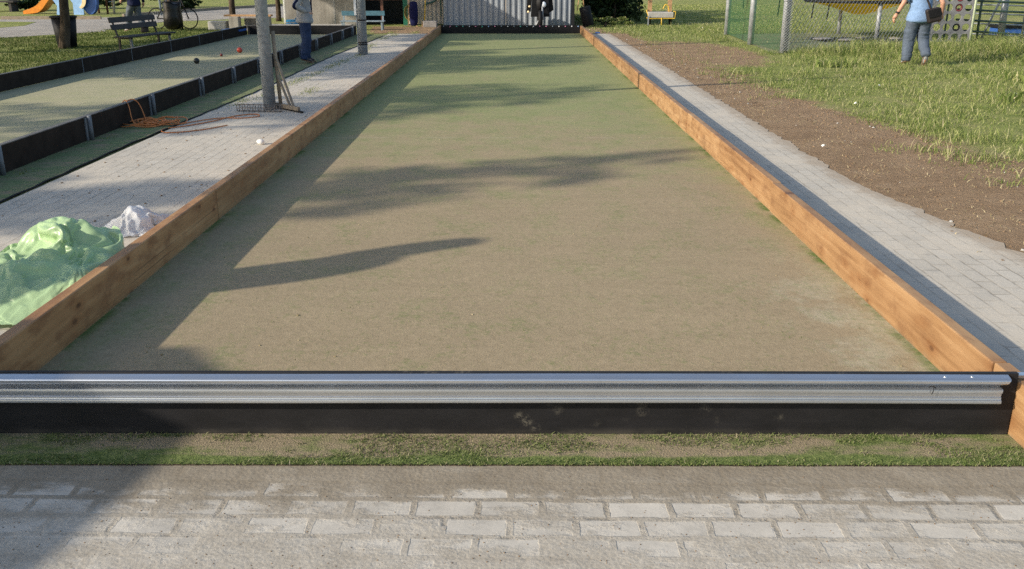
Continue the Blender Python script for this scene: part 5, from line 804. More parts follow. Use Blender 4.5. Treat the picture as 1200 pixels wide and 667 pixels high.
FILM = [
    -2820,5776,12,-2,20,0,-3,20,0,-2,19,0,-1,20,0,-1,21,0,-1,20,0,-1,22,0,-1,23,0,0,23,0,-1,19,12,19,4,-11,22,-1,-1,-6,21,0,-4,18,8,1,20,3,14,14,-3,13,12,9,-8,2,-17,8,14,13,10,13,-13,-8,8,19,4,21,-5,4,20,6,0,6,-20,1,22,0,3,20,10,-3,19,-10,0,18,13,0,20,-10,0,21,-3,0,22,0,2,24,0,
    -2802,5776,12,-1,21,0,-2,20,0,-2,20,0,0,20,0,-2,20,0,-1,21,0,0,22,0,-1,22,0,0,22,5,-11,6,20,10,20,1,17,13,-7,19,5,-10,-4,20,6,-10,11,13,0,19,1,17,-7,-12,8,12,-17,7,20,0,0,13,17,-1,20,-10,2,8,21,8,17,-13,-7,20,0,12,15,-9,2,22,-6,-2,22,0,-4,21,2,0,17,12,3,17,-12,-1,20,5,3,22,-7,
    -2784,5775,12,0,22,0,-2,20,0,0,21,0,-1,20,3,-1,20,-3,-1,21,0,-1,22,0,-1,22,0,-3,17,15,-11,4,22,4,22,7,15,15,-5,19,5,-10,3,20,0,-10,11,13,-6,19,5,15,7,-15,15,-2,-17,11,15,-11,2,18,10,-2,20,-10,2,10,20,3,23,6,-10,20,-1,-9,19,-7,13,18,-2,7,20,-3,-4,20,2,7,12,-14,3,20,6,-1,17,-11,3,21,5,
    -2765,5775,12,-1,21,0,-1,22,2,-1,21,4,2,20,-6,-1,20,4,-1,21,-4,-1,22,0,-2,22,5,-8,8,20,-9,7,23,0,20,12,12,18,-2,18,6,-9,9,19,-5,-6,18,8,-8,15,10,14,10,-15,15,-6,-17,12,14,-12,6,18,-10,0,22,-5,-1,17,15,-12,19,-9,-1,25,6,-4,13,17,1,21,7,7,20,-3,7,16,-9,4,16,-11,2,8,-16,4,20,3,2,21,1,
    -2747,5775,13,0,22,-1,-2,20,8,0,22,2,2,20,-9,0,21,-1,-1,21,0,-1,22,4,-3,20,9,-9,6,21,-10,6,24,-3,16,15,8,20,2,16,13,-6,14,15,-7,-14,13,9,5,19,4,12,15,-12,14,0,-18,-3,20,-9,18,10,-9,8,17,-11,-1,23,-6,-17,13,14,5,24,-4,-11,20,-4,2,21,8,13,9,15,5,14,-13,0,10,-18,7,16,-8,3,20,1,3,21,4,
    -2728,5778,12,-3,20,10,-1,19,-10,2,22,5,1,22,5,2,20,-7,-1,22,3,-2,21,4,-3,18,12,-8,8,20,-10,3,24,-6,11,18,6,20,5,16,11,-9,9,18,1,-15,11,9,13,15,-10,12,15,-11,12,17,-7,-13,19,-4,10,17,-11,17,10,-10,5,21,-8,-13,24,3,-20,14,8,5,22,-5,10,3,-18,14,8,13,6,15,-13,4,15,-13,5,19,6,3,20,1,5,21,-3,
    -2712,5775,22,-2,19,-10,2,23,0,1,22,1,1,22,3,0,20,11,-1,22,3,1,22,-1,-4,16,13,-7,9,20,-10,5,23,-7,4,20,2,17,10,14,13,-7,6,19,3,-12,14,9,8,19,-7,15,10,-12,5,22,-5,-8,21,-5,6,18,-11,10,16,-10,14,18,-7,-23,14,4,-3,22,2,10,15,-11,9,-5,-19,11,13,-12,12,17,6,5,11,-17,4,20,-4,4,21,4,6,18,9,
    -2695,5771,13,0,23,-1,1,21,6,2,23,-2,1,23,2,1,22,6,-1,21,8,0,21,4,-4,15,15,-7,9,19,-9,7,22,-7,1,20,-5,11,16,13,15,-4,-2,19,6,-3,19,7,4,20,-5,17,12,-13,-6,23,-2,5,20,-9,9,16,-10,11,16,-10,-4,21,-1,-17,15,1,7,20,-4,10,0,-19,12,4,-16,9,16,-9,12,5,-15,7,22,1,7,16,-14,6,21,0,4,16,15,
    -2683,5772,27,5,18,-10,3,23,1,1,23,2,2,23,2,1,23,5,1,22,5,-3,18,14,-4,16,14,-7,10,19,-9,2,21,-6,6,18,-3,14,14,-4,15,12,11,16,-4,-5,18,9,1,22,0,15,15,-12,-4,23,-3,5,19,-8,11,16,-10,5,20,-5,-17,13,-2,-1,20,-4,11,4,-16,13,11,-12,11,3,-17,7,20,-5,13,-1,-18,9,16,-12,8,20,-13,7,21,0,4,15,16,
    -2667,5772,17,0,16,15,-4,22,4,5,23,1,7,23,-2,2,23,5,2,23,5,-13,7,17,-3,17,13,6,18,11,-9,4,21,-5,11,15,-5,18,7,-3,7,19,-6,16,11,9,19,-1,-4,22,5,12,18,-9,-1,23,-4,10,16,-10,7,19,-6,-14,17,-2,1,19,-6,5,17,-9,11,5,-17,12,-4,-17,9,16,-10,11,10,-16,10,16,-10,12,0,-18,9,18,-11,7,21,-5,6,16,15,
    -2651,5775,28,-5,18,-11,3,16,16,3,19,13,-1,23,7,-1,23,6,0,24,5,1,23,0,-4,-1,22,-7,11,16,7,18,10,-6,14,13,-9,7,15,1,18,8,-6,16,14,-6,14,15,5,23,0,12,18,-10,2,23,-3,7,19,-8,-8,19,-2,0,19,-6,7,16,-13,4,4,-19,12,17,-5,10,3,-18,12,1,-18,5,21,-4,14,4,-16,12,8,-15,11,14,-13,9,16,-12,1,22,-2,
    -2643,5778,12,4,17,12,-6,21,-6,4,19,12,6,18,15,2,21,13,1,22,7,-1,24,1,-5,10,19,-5,5,19,-6,0,21,-4,15,13,0,18,7,-6,13,15,-5,16,14,0,19,10,2,23,5,10,21,-9,2,23,-4,1,21,-3,2,20,-9,1,18,-10,5,0,-20,6,8,-19,7,13,-13,15,14,0,5,15,-15,10,0,-20,12,18,0,8,14,-13,16,3,-15,3,20,-6,12,10,-16,
    -2626,5773,13,1,21,-1,-2,23,1,-1,23,3,5,19,15,6,17,17,0,23,6,0,15,19,-3,10,18,-5,9,18,-6,7,18,-6,5,18,-3,16,12,-2,19,9,-6,14,16,0,20,8,4,24,4,5,24,0,6,22,-9,2,20,-10,2,18,-12,1,20,-5,3,8,-20,7,-4,-20,3,5,-19,3,15,-13,15,13,-4,16,17,-6,5,4,-21,13,16,3,11,18,-1,9,15,-12,3,-8,-20,
    -2608,5774,12,-2,19,9,0,23,-1,0,22,-8,5,20,12,5,20,16,-5,10,21,-1,11,20,-6,10,19,-2,10,17,-1,14,15,-4,9,18,-3,15,13,-5,17,13,-2,18,12,1,22,6,4,24,6,6,24,-4,3,23,-4,3,17,-15,0,21,-7,2,18,-12,2,14,-16,1,5,-20,8,-5,-17,6,3,-21,5,12,-17,16,16,-7,15,15,2,7,9,-16,10,17,-4,12,14,10,-1,12,-17,
    -2591,5773,14,-2,19,9,-3,20,-11,4,22,1,4,20,13,-9,8,22,1,12,21,-1,12,19,0,13,17,0,13,17,-2,16,13,-4,20,8,0,9,20,-3,18,10,-2,16,16,2,21,7,3,23,6,3,25,-2,3,23,-6,2,19,-14,-1,14,-17,4,19,-9,2,15,-13,0,14,-15,-2,8,-18,8,3,-21,14,-5,-15,9,5,-21,8,19,-7,17,8,11,7,18,2,9,8,-16,6,19,1,
    -2575,5771,22,-4,18,-10,-2,19,8,6,22,-5,-10,7,20,1,15,19,3,15,17,2,16,16,0,15,16,-3,19,11,-8,19,8,3,9,20,-2,18,13,1,8,20,0,18,12,0,21,8,1,24,0,4,23,3,3,22,-5,-1,15,-19,3,18,-13,-2,12,-18,5,17,-11,-11,7,-16,10,17,-8,6,16,-13,5,6,-19,15,-2,-17,13,1,-18,8,18,-3,12,4,16,8,17,1,7,9,-16,
    -2557,5776,23,-4,15,-11,-3,21,0,-7,9,20,2,22,-1,2,8,22,-1,22,8,3,15,17,-10,18,9,-2,18,11,3,13,18,2,12,19,-1,6,20,1,16,16,-5,21,3,1,21,9,4,16,16,5,24,-2,4,22,-6,-4,10,-22,5,21,-11,2,18,-14,-7,2,-21,-3,17,-14,-10,13,-16,17,13,-9,16,8,-11,12,17,-6,11,-8,-16,8,8,-16,9,17,6,12,6,14,-2,19,1,
    -2540,5779,16,-11,14,9,4,19,-8,-5,10,21,-3,20,5,-8,21,-5,11,14,15,-11,18,8,1,16,16,3,12,18,2,8,20,0,7,20,2,17,14,-2,19,12,-6,21,3,3,13,18,-3,24,3,14,16,10,2,23,-7,-6,7,-23,-2,16,-18,5,19,-14,-1,19,-15,-10,3,-22,-8,16,-18,20,7,10,12,19,-2,14,6,-17,13,12,-9,8,-8,-17,10,15,-7,3,20,3,7,5,17,
    -2527,5793,12,-6,1,19,-9,18,4,-1,17,-13,4,18,10,-11,20,-6,2,19,12,3,7,21,2,16,16,3,10,18,1,12,19,-12,17,8,5,15,14,-6,19,10,8,10,19,-9,20,1,2,22,6,16,9,15,5,23,-2,-4,13,-20,-7,7,-24,-3,15,-19,-1,18,-15,1,19,-17,-15,2,-20,18,15,3,17,11,5,16,14,3,8,-2,-18,15,10,-6,-1,18,-1,13,8,-11,0,17,-3,
    -2527,5813,14,12,-7,18,-9,16,9,0,12,-18,-7,17,-9,-2,21,4,5,8,19,2,16,17,3,15,16,0,15,17,-17,13,6,-3,18,12,-1,17,13,8,12,16,-9,16,12,11,10,13,-2,24,-1,16,2,16,7,22,0,-13,4,-21,4,18,-17,-3,15,-19,-3,15,-19,-3,14,-20,-13,5,-20,10,19,-5,18,13,5,15,-1,16,13,14,6,10,15,-4,8,13,-11,7,16,-7,5,1,-20,
    -2507,5808,12,-5,17,11,6,8,21,-11,15,-7,6,8,-19,-2,20,-4,-4,18,13,-3,17,14,-2,16,15,-2,15,17,5,-1,22,-5,21,3,-6,20,6,-3,17,14,-5,16,12,17,-1,13,2,21,-1,15,-1,18,9,20,4,-13,7,-21,-13,5,-21,7,17,-16,1,17,-17,-6,12,-21,-12,6,-20,8,20,-8,19,9,10,18,14,7,15,1,16,11,15,1,6,16,-10,0,13,-17,15,15,-7,
    -2487,5810,15,-5,13,17,-10,17,-9,6,11,16,-3,17,-7,8,15,-14,-5,19,10,-7,21,6,-5,17,14,6,2,22,4,7,21,-4,19,11,-7,21,2,-2,13,16,-13,15,-7,-2,13,15,22,-3,2,16,4,14,9,20,6,-10,17,-15,-12,3,-22,-10,-5,-20,-4,16,-18,9,15,-17,-9,8,-20,7,21,-9,16,18,2,19,2,16,17,4,14,11,13,9,0,15,-17,-2,15,-19,11,16,-12,
    -2468,5808,26,-8,18,-7,-6,18,-4,5,13,16,-2,17,8,-2,20,-3,5,19,-10,-7,20,6,-5,18,14,8,-3,21,3,9,20,-4,19,11,-6,20,4,-10,18,5,-10,18,3,-14,16,4,20,0,8,18,-11,0,16,10,9,-2,22,-7,-12,7,-19,-11,0,-20,-9,-10,-19,-5,11,-21,7,15,-18,8,20,-8,15,18,3,16,17,6,17,0,15,12,10,12,5,24,0,0,16,-18,0,0,-25,
    -2459,5821,42,0,16,-13,-2,16,-11,-10,18,-3,11,9,14,1,17,11,-4,21,4,-4,22,1,0,22,-2,6,-1,22,-11,16,12,-22,1,1,0,22,1,-8,19,5,-16,13,6,8,17,3,16,9,8,18,-12,1,19,-2,8,6,20,0,-9,13,-16,-11,0,-19,-10,-6,-19,-9,-9,-20,12,20,-8,5,16,-16,14,17,2,13,18,3,14,16,7,14,4,14,10,19,10,2,23,-12,-1,11,-24,
    -2439,5834,36,-9,17,7,-3,17,-11,1,9,-18,-6,19,0,12,11,13,-9,19,-3,7,18,10,2,21,9,-13,16,11,-22,-5,-1,-21,7,2,-10,17,7,-9,17,6,8,19,0,13,15,6,16,9,8,19,1,8,12,-17,-2,14,15,5,-3,18,-10,-10,1,-18,-11,-4,-19,-9,-21,-8,1,12,-23,14,18,-3,13,17,1,12,17,-1,13,19,2,11,17,6,14,10,17,5,26,-7,0,20,-17,
    -2444,5839,14,14,6,14,2,21,2,-5,20,-4,-1,14,-14,-4,21,0,4,16,12,-10,18,-9,-11,19,8,-7,19,9,-21,-10,-2,-19,9,4,-9,18,8,12,3,17,4,19,-7,12,15,4,11,-6,16,9,17,-5,18,4,7,17,-11,-1,6,20,-2,-9,7,-17,-10,-8,-17,-7,-23,-2,-5,3,-23,14,18,0,14,17,0,12,17,0,12,19,0,11,19,0,14,16,13,7,26,-3,2,24,-10,
    -2425,5827,12,10,19,0,0,22,0,0,21,0,-2,18,11,1,17,-11,-3,22,0,-7,21,6,-13,20,-3,-22,0,-3,-21,9,0,-21,5,2,11,11,16,12,-3,18,-1,11,18,6,7,-19,15,13,4,11,-1,18,2,14,-16,21,-2,-4,17,8,5,-1,17,-11,-10,-11,-14,-7,-23,3,-10,-7,-20,15,18,0,13,17,0,13,18,0,12,19,2,11,20,-2,13,24,0,8,25,0,5,26,0,
]
def draped(name, mat, steps, nx, ny, squash=1.0):
    v = np.cumsum(np.array(steps, dtype=float).reshape(nx + 1, ny + 1, 3), 1).reshape(-1, 3) / 1000
    if squash != 1.0:                       # a flatter, more rumpled sheet
        for p_ in v:
            r_ = 0.05 * (1 - abs(mnoise.noise((p_[0]*9, p_[1]*9, 2.0)))*2) + 0.025 * (1 - abs(mnoise.noise((p_[0]*21, p_[1]*21, 4.0)))*2)
            k_ = min(1.0, p_[2] / 0.06); p_[2] = max(0.012, p_[2] * squash + (r_ - 0.02) * k_)
            p_[0] += 0.05 * mnoise.noise((p_[0]*6, p_[1]*6, 8.0)) * k_; p_[1] += 0.05 * mnoise.noise((p_[0]*6, p_[1]*6, 12.0)) * k_
            p_[0] = min(p_[0], -2.181)
    ii, jj = np.meshgrid(np.arange(nx), np.arange(ny), indexing='ij'); b_ = (ii*(ny+1)+jj).ravel()
    ob = np_mesh(name, v, np.stack([b_, b_+ny+1, b_+ny+2, b_+1], 1), mat, smooth=True)
    sub = ob.modifiers.new('smooth', 'SUBSURF'); sub.levels = 2; sub.render_levels = 2; return ob
tag(draped('tarpaulin', M['tarp'], TARP, 44, 64), 'crumpled light green tarpaulin heaped against the left timber sideboard', 'tarp')
tag(draped('plastic_film', M['film'], FILM, 26, 32, 0.62), 'crumpled white plastic film lying behind the green tarpaulin', 'plastic film')

# ------------------------------------------------------------------ trees and shrubs
def leafmesh(name, lobes, n, size, mat, parent, fill=0.55):
    """leaf faces through the volume of several lobes, gathered in clumps"""
    vol = np.array([l[3]*l[4]*l[5] for l in lobes]); pr = vol / vol.sum()
    which = RNG.choice(len(lobes), n, p=pr); L_ = np.array(lobes)[which]
    d = RNG.normal(size=(n, 3)); d /= np.linalg.norm(d, axis=1)[:, None]
    nc = max(8, n // 70); cl_ = RNG.normal(size=(nc, 3)); cl_ /= np.linalg.norm(cl_, axis=1)[:, None]
    cr = RNG.uniform(0, 1, nc) ** (1 / 3) * 0.95
    ci = RNG.integers(0, nc, n)
    c = cl_[ci] * cr[ci][:, None] + d * (RNG.uniform(0, 1, n) ** 0.6)[:, None] * np.array([0.30, 0.30, 0.13])
    c = L_[:, :3] + c * L_[:, 3:6]
    u = RNG.normal(size=(n, 3)); u /= np.linalg.norm(u, axis=1)[:, None]
    w = np.cross(u, RNG.normal(size=(n, 3))); w /= np.linalg.norm(w, axis=1)[:, None]
    s_ = (RNG.uniform(0.6, 1.3, n) * size)[:, None]
    v = np.stack([c - u*s_, c - w*s_*0.42, c + u*s_, c + w*s_*0.42], 1).reshape(-1, 3)
    return np_mesh(name, v, np.arange(n*4).reshape(n, 4), mat, parent)
def tree(label, base, lobes, n, size, h, r=0.14, mat='leaf', group='trees on the lawn', lean=0.0):
    """lobes in world coordinates; trunk from base up to the crown, limbs into each lobe"""
    t = thing('tree', label, 'tree', (base[0], base[1], 0), 0, group)
    lb = [(l[0]-base[0], l[1]-base[1], l[2], l[3], l[4], l[5]) for l in lobes]
    cx_ = sum(l[0] for l in lb)/len(lb); cy_ = sum(l[1] for l in lb)/len(lb)
    top = Vector((cx_*0.6, cy_*0.6, h))
    tr = MB().tube([(0, 0, -0.05), (0.01, 0, 0.12), (0.02 + lean*0.6, 0.01, 0.6), Vector((cx_*0.15 + lean*h*0.55, cy_*0.15, h*0.55)), top], [r*1.35, r*1.05, r*0.95, r*0.8, r*0.55], 14).build('trunk', M['bark'], t)
    for l in lb:
        c = Vector(l[:3]); MB().tube([top*0.9, (top + c)/2 + Vector((0, 0, -0.15)), c], [r*0.5, r*0.33, r*0.12], 8).build('limb', M['bark'], tr)
    leafmesh('crown', lb, n, size, M[mat], t); return t
def over(sx, sy, h):                       # the point whose shadow falls at (sx, sy)
    return (sx - KX*h, sy - KY*h, h)
def shade_tree(label, shadows, n, size, base=None, r=0.14):
    """crown lobes given by where their shade lies: (x, y, height, across, tall)"""
    lobes = []
    for sx, sy, h, ra, rt in shadows:
        p_ = over(sx, sy, h); lobes.append((*p_, ra*1.12, ra*1.12, rt*1.1))
    if base is None: base = (sum(l[0] for l in lobes)/len(lobes), sum(l[1] for l in lobes)/len(lobes))
    hh = min(l[2] - l[5]*0.4 for l in lobes)
    return tree(label, base, lobes, n, size, hh, r)
shade_tree('slim tree left of the pavement nearest the camera', [(-2.2, 6.9, 5.0, 0.85, 0.95), (-0.2, 7.75, 5.3, 0.62, 0.75), (1.0, 8.45, 5.6, 0.32, 0.55), (-3.5, 6.85, 4.6, 0.6, 0.6), (-5.2, 6.6, 4.6, 0.9, 0.8)], 3300, 0.10)
shade_tree('broad tree standing left of the old court', [(-3.2, 11.2, 5.2, 1.1, 1.0), (-1.7, 12.6, 5.6, 1.25, 1.1), (-0.6, 13.6, 5.9, 0.85, 0.8), (-5.6, 11.0, 4.8, 1.3, 1.1), (-6.6, 9.2, 4.4, 1.0, 0.9)], 4700, 0.11, r=0.18)
shade_tree('tall spreading tree left of the old court', [(-2.6, 16.4, 5.4, 1.0, 1.0), (-1.2, 17.7, 5.9, 1.3, 1.1), (-0.1, 18.8, 6.2, 0.9, 0.8), (-2.2, 19.9, 5.6, 0.8, 0.9), (-5.6, 16.8, 4.9, 1.2, 1.0)], 4700, 0.11, r=0.18)
shade_tree('thin tree behind the broad tree left of the old court', [(-2.0, 22.6, 5.0, 0.7, 0.6), (-1.9, 25.0, 5.2, 0.6, 0.7), (-6.0, 22.5, 5.0, 1.2, 0.8), (-6.5, 25.2, 5.0, 1.1, 0.9)], 3000, 0.11)
# lawn trees whose trunks stand in view
tree('dark tree trunk in front of the black bin on the lawn', (-10.48, 21.70), [(-10.6, 21.6, 4.6, 1.6, 1.6, 1.1), (-11.4, 22.2, 5.3, 1.2, 1.3, 0.9), (-9.8, 21.0, 5.2, 1.0, 1.1, 0.8)], 6000, 0.12, 2.9, 0.115, lean=0.13)
tree('slender tree trunk rising behind the concrete blocks', (-8.98, 29.95), [(-9.0, 29.6, 3.9, 1.2, 1.1, 0.9), (-8.3, 29.9, 4.4, 1.0, 0.9, 0.7)], 2600, 0.12, 2.6, 0.10)
tree('slim tree behind the black rubbish bag', (-10.75, 29.6), [(-11.5, 29.0, 4.2, 1.3, 1.3, 0.9)], 2200, 0.12, 2.6, 0.09)
tree('thin tree trunk left of the pale outbuilding', (-8.55, 34.1), [(-8.8, 34.1, 4.4, 1.3, 1.3, 1.0)], 2600, 0.12, 2.8, 0.09)
tree('old tree left of the lawn shading the grass', (-16.2, 18.5), [(-16.2, 18.3, 4.6, 2.0, 2.0, 1.2), (-15.0, 17.0, 4.4, 1.5, 1.5, 1.0), (-17.2, 20.0, 5.0, 1.6, 1.6, 1.1)], 7500, 0.14, 2.8, 0.2)
tree('old tree left of the lawn near its front edge', (-14.2, 13.4), [(-14.2, 13.4, 4.5, 1.8, 1.8, 1.2), (-13.0, 14.8, 4.8, 1.4, 1.4, 1.0)], 6000, 0.14, 2.8, 0.18)

def shrub(label, c, lobes, n, size, mat='darkleaf', group=None, name='shrub', cat='shrub'):
    t = thing(name, label, cat, (*c, 0), 0, group)
    MB().tube([(0, 0, -0.02), (0.03, 0.02, lobes[0][2]*0.5), (0, 0, lobes[0][2])], [0.05, 0.04, 0.02], 8).build('stem', M['bark'], t)
    leafmesh('foliage', lobes, n, size, M[mat], t); return t
shrub('dark evergreen hedge right of the blue grey shed', (3.4, 32.3), [(-0.5, 0, 0.9, 0.6, 0.9, 1.1), (0.4, 0.3, 1.1, 0.7, 1.0, 1.3), (-0.2, 1.2, 1.4, 1.0, 1.2, 1.5)], 9000, 0.085, name='hedge', cat='hedge')
shrub('dark evergreen hedge behind the shed at the field edge', (3.9, 37.5), [(0, 0, 1.3, 1.2, 2.0, 1.5), (0.2, 3.0, 1.3, 1.2, 2.0, 1.5)], 7000, 0.11, name='hedge', cat='hedge')
for x, y, s_, lb in ((-20.4, 46, 1.0, 'dark shrub behind the orange slide'), (-17.4, 47.5, 0.9, 'dark shrub behind the blue play panel'), (-22.6, 43.6, 0.8, 'low dark shrub beside the far dark bench'), (-16.0, 44.6, 0.7, 'dark shrub beside the grey swing frame')):
    shrub(lb, (x, y), [(0, 0, 0.7*s_, 1.1*s_, 1.0*s_, 0.7*s_), (0.7*s_, 0.2, 0.5*s_, 0.8*s_, 0.8*s_, 0.5*s_)], 2200, 0.10, group='dark shrubs at the back of the playground')
shrub('leafy weed clump at the foot of the dark hedge', (2.95, 30.6), [(0, 0, 0.16, 0.4, 0.3, 0.16), (0.5, 0.2, 0.14, 0.4, 0.3, 0.16)], 900, 0.05, 'blade', name='weed_clump', cat='weeds')

# made-up things left of the frame, added to throw the sharp shade in front
t = thing('shade_caster_hut', 'unseen hut shape added to shade the front left corner', 'shade caster', (-5.31, 1.39, 0), R(-13))
MB().span((-0.95, -1.0, 0), (0.80, 0.80, 1.50)).build('wall', M['oldwood'], t); MB().prism([(-1.1, 1.5), (0.86, 1.5), (0.86, 1.57), (-0.1, 1.85), (-1.1, 1.6)], -1.1, 0.88, 'y').build('roof', M['roof'], t)
MB().span((-0.4, 0.801, 0.02), (0.3, 0.83, 1.4)).build('door', M['brown_paint'], t)
t = thing('shade_caster_parasol', 'unseen parasol shape added to throw a tapered shadow on the court', 'parasol', (-4.28, 3.74, 0))  # unseen caster, shaped after the tapered shadow it throws on the court
MB().tube([(0, 0, 0.02), (0, 0, 1.60)], 0.022, 10).build('pole', M['galv'], t); MB().lathe([(0, 0.10), (0.2, 0.10), (0.25, 0.06), (0.25, 0.0), (0, 0.0)], (0, 0, 0), 20).build('base', M['concrete'], t)
MB().tube(smooth([(0, 0, 0.60), (0, 0, 0.66), (0, 0.01, 0.95), (0.01, 0.0, 1.25), (0, 0.0, 1.50), (-0.02, 0.04, 1.63), (-0.06, 0.10, 1.72), (-0.07, 0.14, 1.86), (-0.06, 0.15, 1.98), (-0.06, 0.15, 2.05)], 3), [0.12]*2 + [0.20]*9 + [0.205, 0.20, 0.195, 0.19, 0.175, 0.155, 0.14, 0.13, 0.125, 0.12, 0.118, 0.115, 0.11, 0.105, 0.095, 0.075, 0.04], 18).build('canopy', M['shirt'], t)

# ------------------------------------------------------------------ buildings at the far end
def corrug(x0, x1, z0, z1, y, pitch=0.16, dep=0.025):
    m = MB(); xs = []; x = x0
    while x < x1 - 1e-6:
        for f_, d_ in ((0, 0), (0.22, 0), (0.36, -dep), (0.64, -dep), (0.78, 0)):
            q = x + pitch*f_
            if q < x1: xs.append((q, d_))
        x += pitch
    xs.append((x1, 0)); n_ = len(xs)
    m.add([(q, y + d_, z0) for q, d_ in xs] + [(q, y + d_, z1) for q, d_ in xs], [(i, i+1, n_+i+1, n_+i) for i in range(n_-1)]); return m
sh = thing('corrugated_shed', 'grey blue corrugated metal shed behind the far backboard', 'shed', (0, 30.85, 0))
w = corrug(-2.32, 1.86, 0.02, 2.55, 0.0, 0.185, 0.03).build('wall', M['bluewall'], sh)
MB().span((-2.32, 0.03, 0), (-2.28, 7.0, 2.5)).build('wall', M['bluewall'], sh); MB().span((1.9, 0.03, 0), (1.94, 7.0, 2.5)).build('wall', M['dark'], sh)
MB().span((1.86, -0.03, 0), (1.96, 0.03, 2.55)).build('corner_post', M['dark'], sh)
MB().prism([(-0.1, 2.56), (7.1, 2.9), (7.1, 2.98), (-0.1, 2.62)], -2.4, 2.05, 'x').build('roof', M['roof'], sh)
MB().span((-0.30, -0.045, 0.02), (-0.27, -0.032, 2.5)).build('seam_post', M['beigewall'], sh)
ob = thing('outbuilding', 'pale stained outbuilding with a dark doorway left of the shed', 'building', (0, 31.55, 0))
MB().span((-7.66, 0.0, 0), (-5.15, 0.15, 2.6)).build('wall', M['plaster'], ob)
MB().span((-5.15, 0.9, 0), (-3.72, 1.0, 2.5)).build('doorway', M['dark'], ob); MB().span((-5.15, 0.0, 2.15), (-3.6, 0.15, 2.6)).build('wall', M['plaster'], ob)
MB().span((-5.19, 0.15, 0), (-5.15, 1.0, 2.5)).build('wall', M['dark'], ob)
MB().span((-5.12, 0.02, 0.80), (-3.75, 0.06, 0.84)).build('crossbar', M['brown_paint'], ob); MB().span((-5.2, -0.03, 0), (-5.13, 0.0, 2.15)).build('door_frame', M['dark'], ob)
MB().span((-3.72, -0.06, 0), (-3.55, 0.16, 2.5)).build('door_frame', M['green_paint'], ob)['label'] = 'green door frame'
corrug(-3.55, -2.36, 0.05, 2.5, -0.2, 0.14, 0.025).build('cladding', M['beigewall'], ob)
MB().span((-6.05, -0.008, 0), (-6.0, 0.0, 2.5)).build('downpipe', M['concrete'], ob)
MB().prism([(-3.1, 2.22), (0.4, 2.62), (0.4, 2.68), (-3.1, 2.28)], -7.4, -4.15, 'x').build('canopy', M['roof'], ob)
MB().span((-4.23, -1.72, 0), (-4.15, -1.64, 2.37)).build('canopy_post', M['brown_paint'], ob); 
MB().span((-7.66, 0.15, 2.6), (-2.3, 4.0, 2.7)).build('roof', M['roof'], ob)
tag(MB().span((-0.22, -0.16, 0), (0.22, 0.16, 0.20)).build('concrete_trough', M['rock'], loc=(-2.72, 30.35, 0.0), bevel=0.02), 'low grey concrete trough in front of the shed corner', 'trough')

# blue bench under the canopy
t = thing('garden_bench', 'low bench with a worn blue backrest before the outbuilding doorway', 'bench', (-4.62, 28.75, 0))
MB().span((-0.68, -0.2, 0.25), (0.66, 0.12, 0.285)).build('seat', M['pale_blue'], t, bevel=0.006); MB().span((-0.68, 0.15, 0.42), (0.64, 0.18, 0.56)).build('backrest', M['blue_paint'], t, bevel=0.006)
for x in (-0.62, 0.58):
    MB().span((x - 0.025, -0.18, 0), (x + 0.025, -0.14, 0.25)).build('leg', M['pale_blue'], t); MB().bar((x, 0.10, 0), (x, 0.195, 0.55), 0.045, 0.03).build('leg', M['pale_blue'], t)
# things leaning on the cladding
t = thing('navy_bag', 'tall navy blue bag standing against the beige cladding', 'bag', (-3.27, 30.6, 0))
m = MB(); m.lathe([(0.0, 0.02), (0.10, 0.03), (0.13, 0.15), (0.14, 0.5), (0.125, 0.74), (0.10, 0.78), (0.0, 0.79)], (0, 0, 0), 18); b_ = m.build('body', M['navy'], t); b_.scale = (1, 0.7, 1)
for x in (-0.06, 0.06): MB().tube([(x, -0.02, 0.04), (x*2.2, -0.12, 0.0)], 0.012, 6).build('foot', M['tanwood'], t)
t = thing('broom', 'yellow handled broom leaning against the beige cladding', 'broom', (-2.93, 30.7, 0))
MB().tube([(0, -0.1, 0.16), (0.05, 0.42, 1.45)], 0.02, 8).build('handle', M['yellow'], t); MB().prism([(-0.10, 0.0), (0.10, 0.0), (0.06, 0.18), (-0.06, 0.18)], -0.14, -0.06, 'y').build('bristles', M['tanwood'], t)
t = thing('rake', 'wooden handled rake leaning beside the green door frame', 'rake', (-3.46, 30.75, 0))
MB().tube([(0, -0.1, 0.03), (0.03, 0.42, 1.5)], 0.017, 8).build('handle', M['tanwood'], t); MB().bar((-0.15, -0.1, 0.04), (0.15, -0.1, 0.04), 0.03, 0.02).build('head', M['rust'], t)
m = MB()
for k in range(5):
    m.tube([(0.13*math.cos(q) * (1 + 0.1*k), -0.02*k*0.6, 0.20*math.sin(q)*(1 + 0.06*k)) for q in [2*PI*i/20 for i in range(20)]], 0.013, 6, closed=True)
tag(m.build('hose_coil', M['olive'], loc=(-3.46, 31.22, 0.42)), 'coil of olive yellow hose hanging on the beige cladding', 'hose')
m = MB().tube(smooth([(-2.98, 31.1, 0.62), (-2.88, 31.15, 0.70), (-2.72, 31.18, 0.74), (-2.55, 31.2, 0.86), (-2.42, 31.2, 1.1), (-2.40, 31.2, 1.5)]), 0.035, 8)
m.tube(smooth([(-2.43, 31.2, 1.0), (-2.43, 31.2, 0.6), (-2.43, 31.2, 0.30)]), 0.02, 8)
tag(m.build('drain_hose', M['hose']), 'thick dark green hose bending up the wall beside the shed', 'hose')

